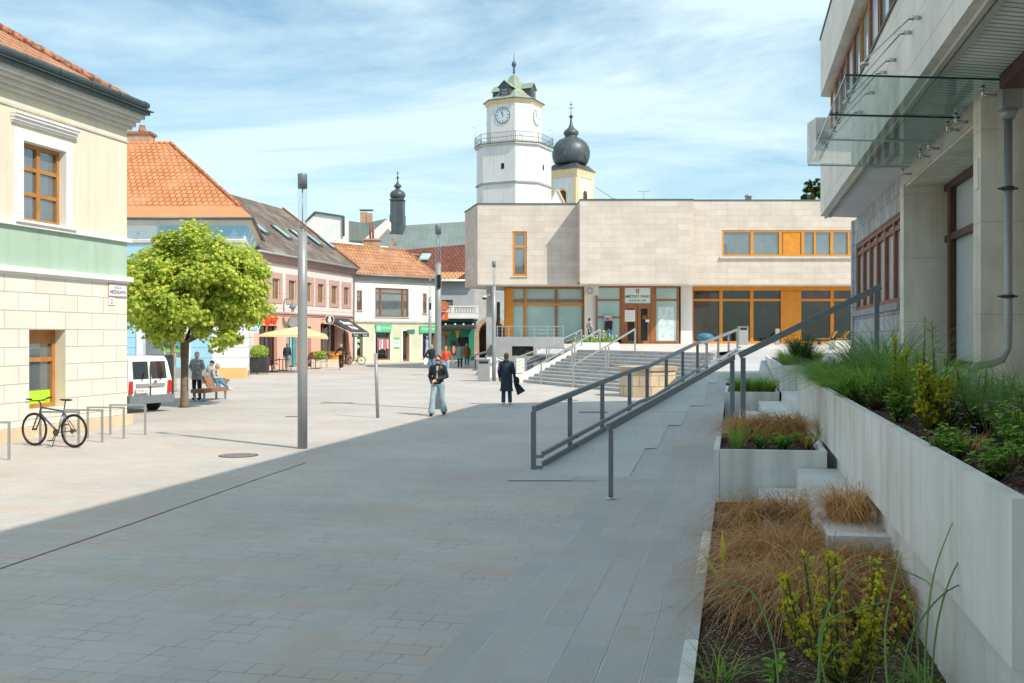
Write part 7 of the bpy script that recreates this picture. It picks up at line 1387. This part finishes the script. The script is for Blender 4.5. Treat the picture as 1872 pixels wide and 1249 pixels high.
# yew shrubs
def yew(label, base, h, r, stems, sc=1.0, dens=60):
    o = thing('yew_shrub', label, 'shrub', tuple(base)); base = Vector(base); st = MB(); m = MB(); t_ = MB()
    for s in range(stems):
        a = rnd.uniform(0,6.28); hh = h*rnd.uniform(.45,1.0); ro = r*rnd.uniform(.1,1)*(.5+.5*hh/h); top = base+Vector((math.cos(a)*ro, math.sin(a)*ro, hh)); k1 = base+Vector((math.cos(a)*ro*.75, math.sin(a)*ro*.75, hh*.45)); st.tube([base, k1, top], [.007,.005,.003], 5); npt = int(dens*hh/h)
        for i in range(npt):
            t = .15+.85*i/npt; q = base+(k1-base)*(t/.45) if t < .45 else k1+(top-k1)*((t-.45)/.55)
            for j in range(7):
                b = rnd.uniform(0,6.28); d = Vector((math.cos(b),math.sin(b),rnd.uniform(.2,1.0))).normalized(); L0 = .021*sc*rnd.uniform(.7,1.3); sd = d.cross(Vector((0,0,1))).normalized()*.0028*sc; m.poly([q-sd, q+sd, q+d*L0+sd*.6, q+d*L0-sd*.6], 0)
            if rnd.random() < .5 and t > .2:
                b = rnd.uniform(0,6.28); d = Vector((math.cos(b),math.sin(b),.6)).normalized(); tipc = q+d*rnd.uniform(.025,.05)*sc
                for j in range(13): d2 = (d+Vector((rnd.gauss(0,.5),rnd.gauss(0,.5),rnd.gauss(0,.4)))).normalized(); sd = d2.cross(Vector((0,0,1))).normalized()*.0035*sc; t_.poly([tipc-sd*1.3, tipc+sd*1.3, tipc+d2*.022*sc+sd, tipc+d2*.022*sc-sd], 0)
        for j in range(26): d2 = Vector((rnd.gauss(0,.55),rnd.gauss(0,.55),1)).normalized(); sd = d2.cross(Vector((rnd.gauss(0,1),1,0))).normalized()*.0035*sc; q = top+Vector((0,0,-.045*rnd.random()*sc)); t_.poly([q-sd, q+sd, q+d2*.022*sc+sd*.7, q+d2*.022*sc-sd*.7], 0)
    st.build('stems', M['stem'], o); m.build('needles', M['yewd'], o); t_.build('bright_tips', M['yewt'], o)
yew('yellow tipped yew in front of the brown sedge near the camera', G(1540,1262,Zb), .86, .50, 20, 1.25, 66)
yew('yellow tipped yew in the long planter', AX(1.66,8.6,1.43), .60, .20, 22, 1.3, 46)
yew('slim yellow tipped yew at the back of the long planter', AX(1.80,11.2,1.43), .85, .12, 8, 1.4, 50)
# long blades close to the camera
o = thing('reed_plant', 'few long arching blue green blades in front of the near bed', 'plant', tuple(AX(.8,4.2,Zb))); m = MB()
def blade(m, pts, w):
    pts = [Vector(p) for p in pts]; out = []
    for k in range(len(pts)-1):   # smooth
        p0 = pts[max(k-1,0)]; p1 = pts[k]; p2 = pts[k+1]; p3 = pts[min(k+2,len(pts)-1)]
        for j in range(5): t = j/5; out.append(.5*((2*p1)+(p2-p0)*t+(2*p0-5*p1+4*p2-p3)*t*t+(3*p1-p0-3*p2+p3)*t**3))
    out.append(pts[-1]); m.tube(out, [w*(1-.85*(i/len(out))**2) for i in range(len(out))], 5)
for pts in ([(1500,1300),(1498,1200),(1520,1100),(1580,1030),(1690,1060),(1700,1090)],[(1690,1300),(1692,1180),(1705,1060),(1735,970),(1758,928)],[(1700,1300),(1712,1150),(1745,1040),(1800,970),(1850,932)],[(1650,1300),(1660,1180),(1720,1090),(1790,1062),(1872,1075)],[(1425,1290),(1415,1180),(1380,1090),(1340,1070),(1305,1078)],[(1625,1290),(1618,1150),(1640,1040),(1650,1010)],[(1475,1290),(1520,1190),(1560,1180)],[(1520,1290),(1500,1150),(1600,1105),(1640,1103)],[(1680,1290),(1675,1150),(1650,1060),(1640,1030)]):
    Y0 = rnd.uniform(4.9,5.5); q = [P(x,y,Y0+.12*i) for i, (x, y) in enumerate(pts)]; blade(m, q, .0062)
m.build('blades', M['grassb'], o)
for c, Y, lb in ((-.12,6.4,'thin green weeds at the front left corner of the near bed'),(1.20,6.5,'fine green grass weeds at the foot of the long planter'),(.80,6.1,'bright green grass shoots at the bottom edge')): clump('grass_weeds', lb, 'grass', AX(c,Y,Zb), .26, .30, 45, 'grass', None, wd=.004, droop=.6)
plant('leafy_weed', 'pale green leafy weed near the front left of the bed', AX(.22,6.2,Zb), 60, .26, .10, .11, .026, stems=4)
m = MB(); b = AX(-.12,8.9,Zb); o = thing('broad_leaf', 'single upright yellow green leaf above the sedge', 'plant', tuple(b)); 
for dx_, h_, w_ in ((0,.52,.035),(-.18,.30,.02)):
    a = b+Vector((dx_*.1,0,.05)); t = b+Vector((dx_,0,h_)); sd = Vector((.9,.1,.3)).normalized(); m.poly([a, a+(t-a)*.55+sd*w_, t, a+(t-a)*.55-sd*w_*.7])
m.build('leaves', M['yewt'], o)
# long planter planting
for c, Y, r, h, n, mt, lb, kk in [(1.75,19.0,.5,.65,450,'grassb','blue green grass tuft at the far end of the long planter',dict(wd=.012,droop=.7)),(1.65,17.2,.60,.75,700,'grassb','blue green grass tuft second from the far end of the long planter',dict(wd=.011,droop=.75)),(1.62,15.0,.60,.70,900,'grass','large soft green grass tuft drooping over the long planter edge',dict(wd=.010,droop=.8)),(2.1,16.0,.60,.95,400,'grassb','tall blue green grass tuft against the terrace',dict(wd=.009,droop=.4)),(1.62,12.7,.50,.70,700,'grass','bright green grass tuft behind the yellow yew',dict(wd=.010,droop=.65)),(2.05,13.4,.50,.95,380,'grassb','tall thin grass tuft in front of the stone pillar',dict(wd=.007,droop=.35)),(2.15,11.2,.60,.75,600,'grass','green grass tuft under the downpipe foot',dict(wd=.007,droop=.45)),(2.3,9.6,.60,.6,500,'grassb','wide blue green grass tuft by the right edge',dict(wd=.006,droop=.5)),(2.35,8.2,.60,.65,1100,'grassb','grass tuft leaning out over the terrace at the right edge',dict(wd=.0035,droop=.4))]: clump('grass_tuft', lb, 'grass', AX(c,Y,1.43), r, h, n, mt, 'green grass tufts in the long planter', **kk)
plant('leafy_plant', 'pale broad leaved plant left of the yellow yew in the long planter', AX(1.60,9.9,1.43), 110, .34, .20, .13, .05, stems=9)
plant('tall_plant', 'tall thin leafy stem standing above the long planter', AX(1.98,10.2,1.43), 260, 1.05, .28, .15, .017, stems=7)
plant('leafy_plant', 'dense green leafy mass below the downpipe in the long planter', AX(2.1,8.8,1.43), 700, .62, .42, .08, .02, stems=26)
for c, Y, n, h, s, lb in ((1.52,6.0,260,.24,.24,'broad leaved plant hanging over the near corner of the long planter'),(1.85,6.3,300,.32,.32,'green mint like plant at the right edge near the planter corner'),(1.47,6.9,200,.22,.20,'trailing leafy plant hanging over the long planter edge'),(1.95,7.2,340,.42,.36,'leafy green plant with mauve flowers in the long planter'),(2.0,5.7,260,.28,.28,'leafy plant at the bottom right of the long planter')): plant('leafy_plant', lb, AX(c,Y,1.43), n, h, s, .085, .024, stems=18)
for c, Y, n, h, s_, lb in ((1.75,14.6,380,.55,.45,'bushy mid green plant among the grasses of the long planter'),(2.0,12.0,420,.60,.45,'tall bushy green plant below the first pillar in the long planter'),(1.5,12.9,200,.30,.25,'low light green plant at the planter rim behind the yew'),(1.9,9.3,420,.50,.40,'bushy green plant right of the yellow yew in the long planter'),(1.58,11.4,300,.42,.30,'bushy light green plant behind the yellow yew'),(2.2,7.6,420,.50,.40,'bushy leafy plant at the right picture edge above the long planter'),(1.9,13.9,300,.55,.40,'bushy green plant in front of the first pillar'),(1.62,7.9,130,.16,.18,'low fresh green plant on the mulch of the long planter')): plant('bushy_plant', lb, AX(c,Y,1.43), n, h, s_, .085, .026, stems=26)
m = MB(); 
for i in range(70): q = AX(rnd.uniform(1.45,2.2), rnd.uniform(6.3,8.0), 1.43+rnd.uniform(.2,.42)); [m.poly([q, q+Vector((rnd.gauss(0,.008),rnd.gauss(0,.008),.012)), q+Vector((rnd.gauss(0,.008),rnd.gauss(0,.008),.010))]) for j in range(7)]
f_ = m.build('flowers', M['flw']); tag(f_, 'scattered small mauve flowers over the long planter', 'flowers'); f_['kind'] = 'stuff'
clump('sedge_tuft', 'small dry straw tuft in front of the yellow yew in the long planter', 'grass', AX(1.68,7.3,1.43), .13, .14, 130, 'sedge', None, wd=.003, droop=.2)
# far planter planting
for c, Y, h, mt, lb in ((1.5,27.9,.35,'grass','left low green tuft in the raised far planter'),(1.85,28.0,.75,'leafD','dark upright shrub in the raised far planter'),(2.15,28.2,.5,'grass','right green tuft in the raised far planter'),(1.55,30.5,.4,'grass','back left tuft in the raised far planter'),(2.0,31,.8,'leafD','back dark shrub in the raised far planter')): clump('low_shrub', lb, 'shrub', AX(c,Y,1.40), .35, h, 420, mt, 'plants in the raised far planter', wd=.009, droop=.25, spread=.8)
clump('sedge_tuft', 'low brownish tuft at the right front of the raised far planter', 'grass', AX(2.2,27.6,1.40), .3, .18, 300, 'sedge', None, wd=.006)
# bark mulch
def mulch(name, label, zones):
    m = MB()
    for c0, c1, Y0, Y1, z, n, s in zones:
        for i in range(n):
            q = AX(rnd.uniform(c0,c1), Y0+(Y1-Y0)*rnd.random()**1.5, z+rnd.uniform(0,.012)); a = rnd.uniform(0,6.28); L0 = s*rnd.uniform(.5,1.4); w = L0*rnd.uniform(.25,.5); d = Vector((math.cos(a),math.sin(a),rnd.uniform(-.4,.4))).normalized(); sd = d.cross(Vector((rnd.uniform(-.3,.3),rnd.uniform(-.3,.3),1))).normalized(); m.poly([q-d*L0-sd*w, q+d*L0-sd*w*.6, q+d*L0*.8+sd*w, q-d*L0*.9+sd*w*.7])
    o = m.build(name, M['bark']); o['kind'] = 'stuff'; tag(o, label, 'mulch')
mulch('bark_mulch', 'reddish brown bark mulch covering the planting beds', [(-.26,1.36,2.6,8.6,.038,16000,.014),(-.26,.3,8.6,13.2,.038,2500,.015),(-.2,1.12,13.55,15.8,.665,4000,.015),(1.36,2.5,4.8,20,1.435,14000,.014),(-.2,1.1,27.6,30.5,.665,1500,.03),(1.3,2.3,27.3,33,1.405,1500,.03)])
for o in list(bpy.data.objects):
    if '_o' in o: del o['_o']
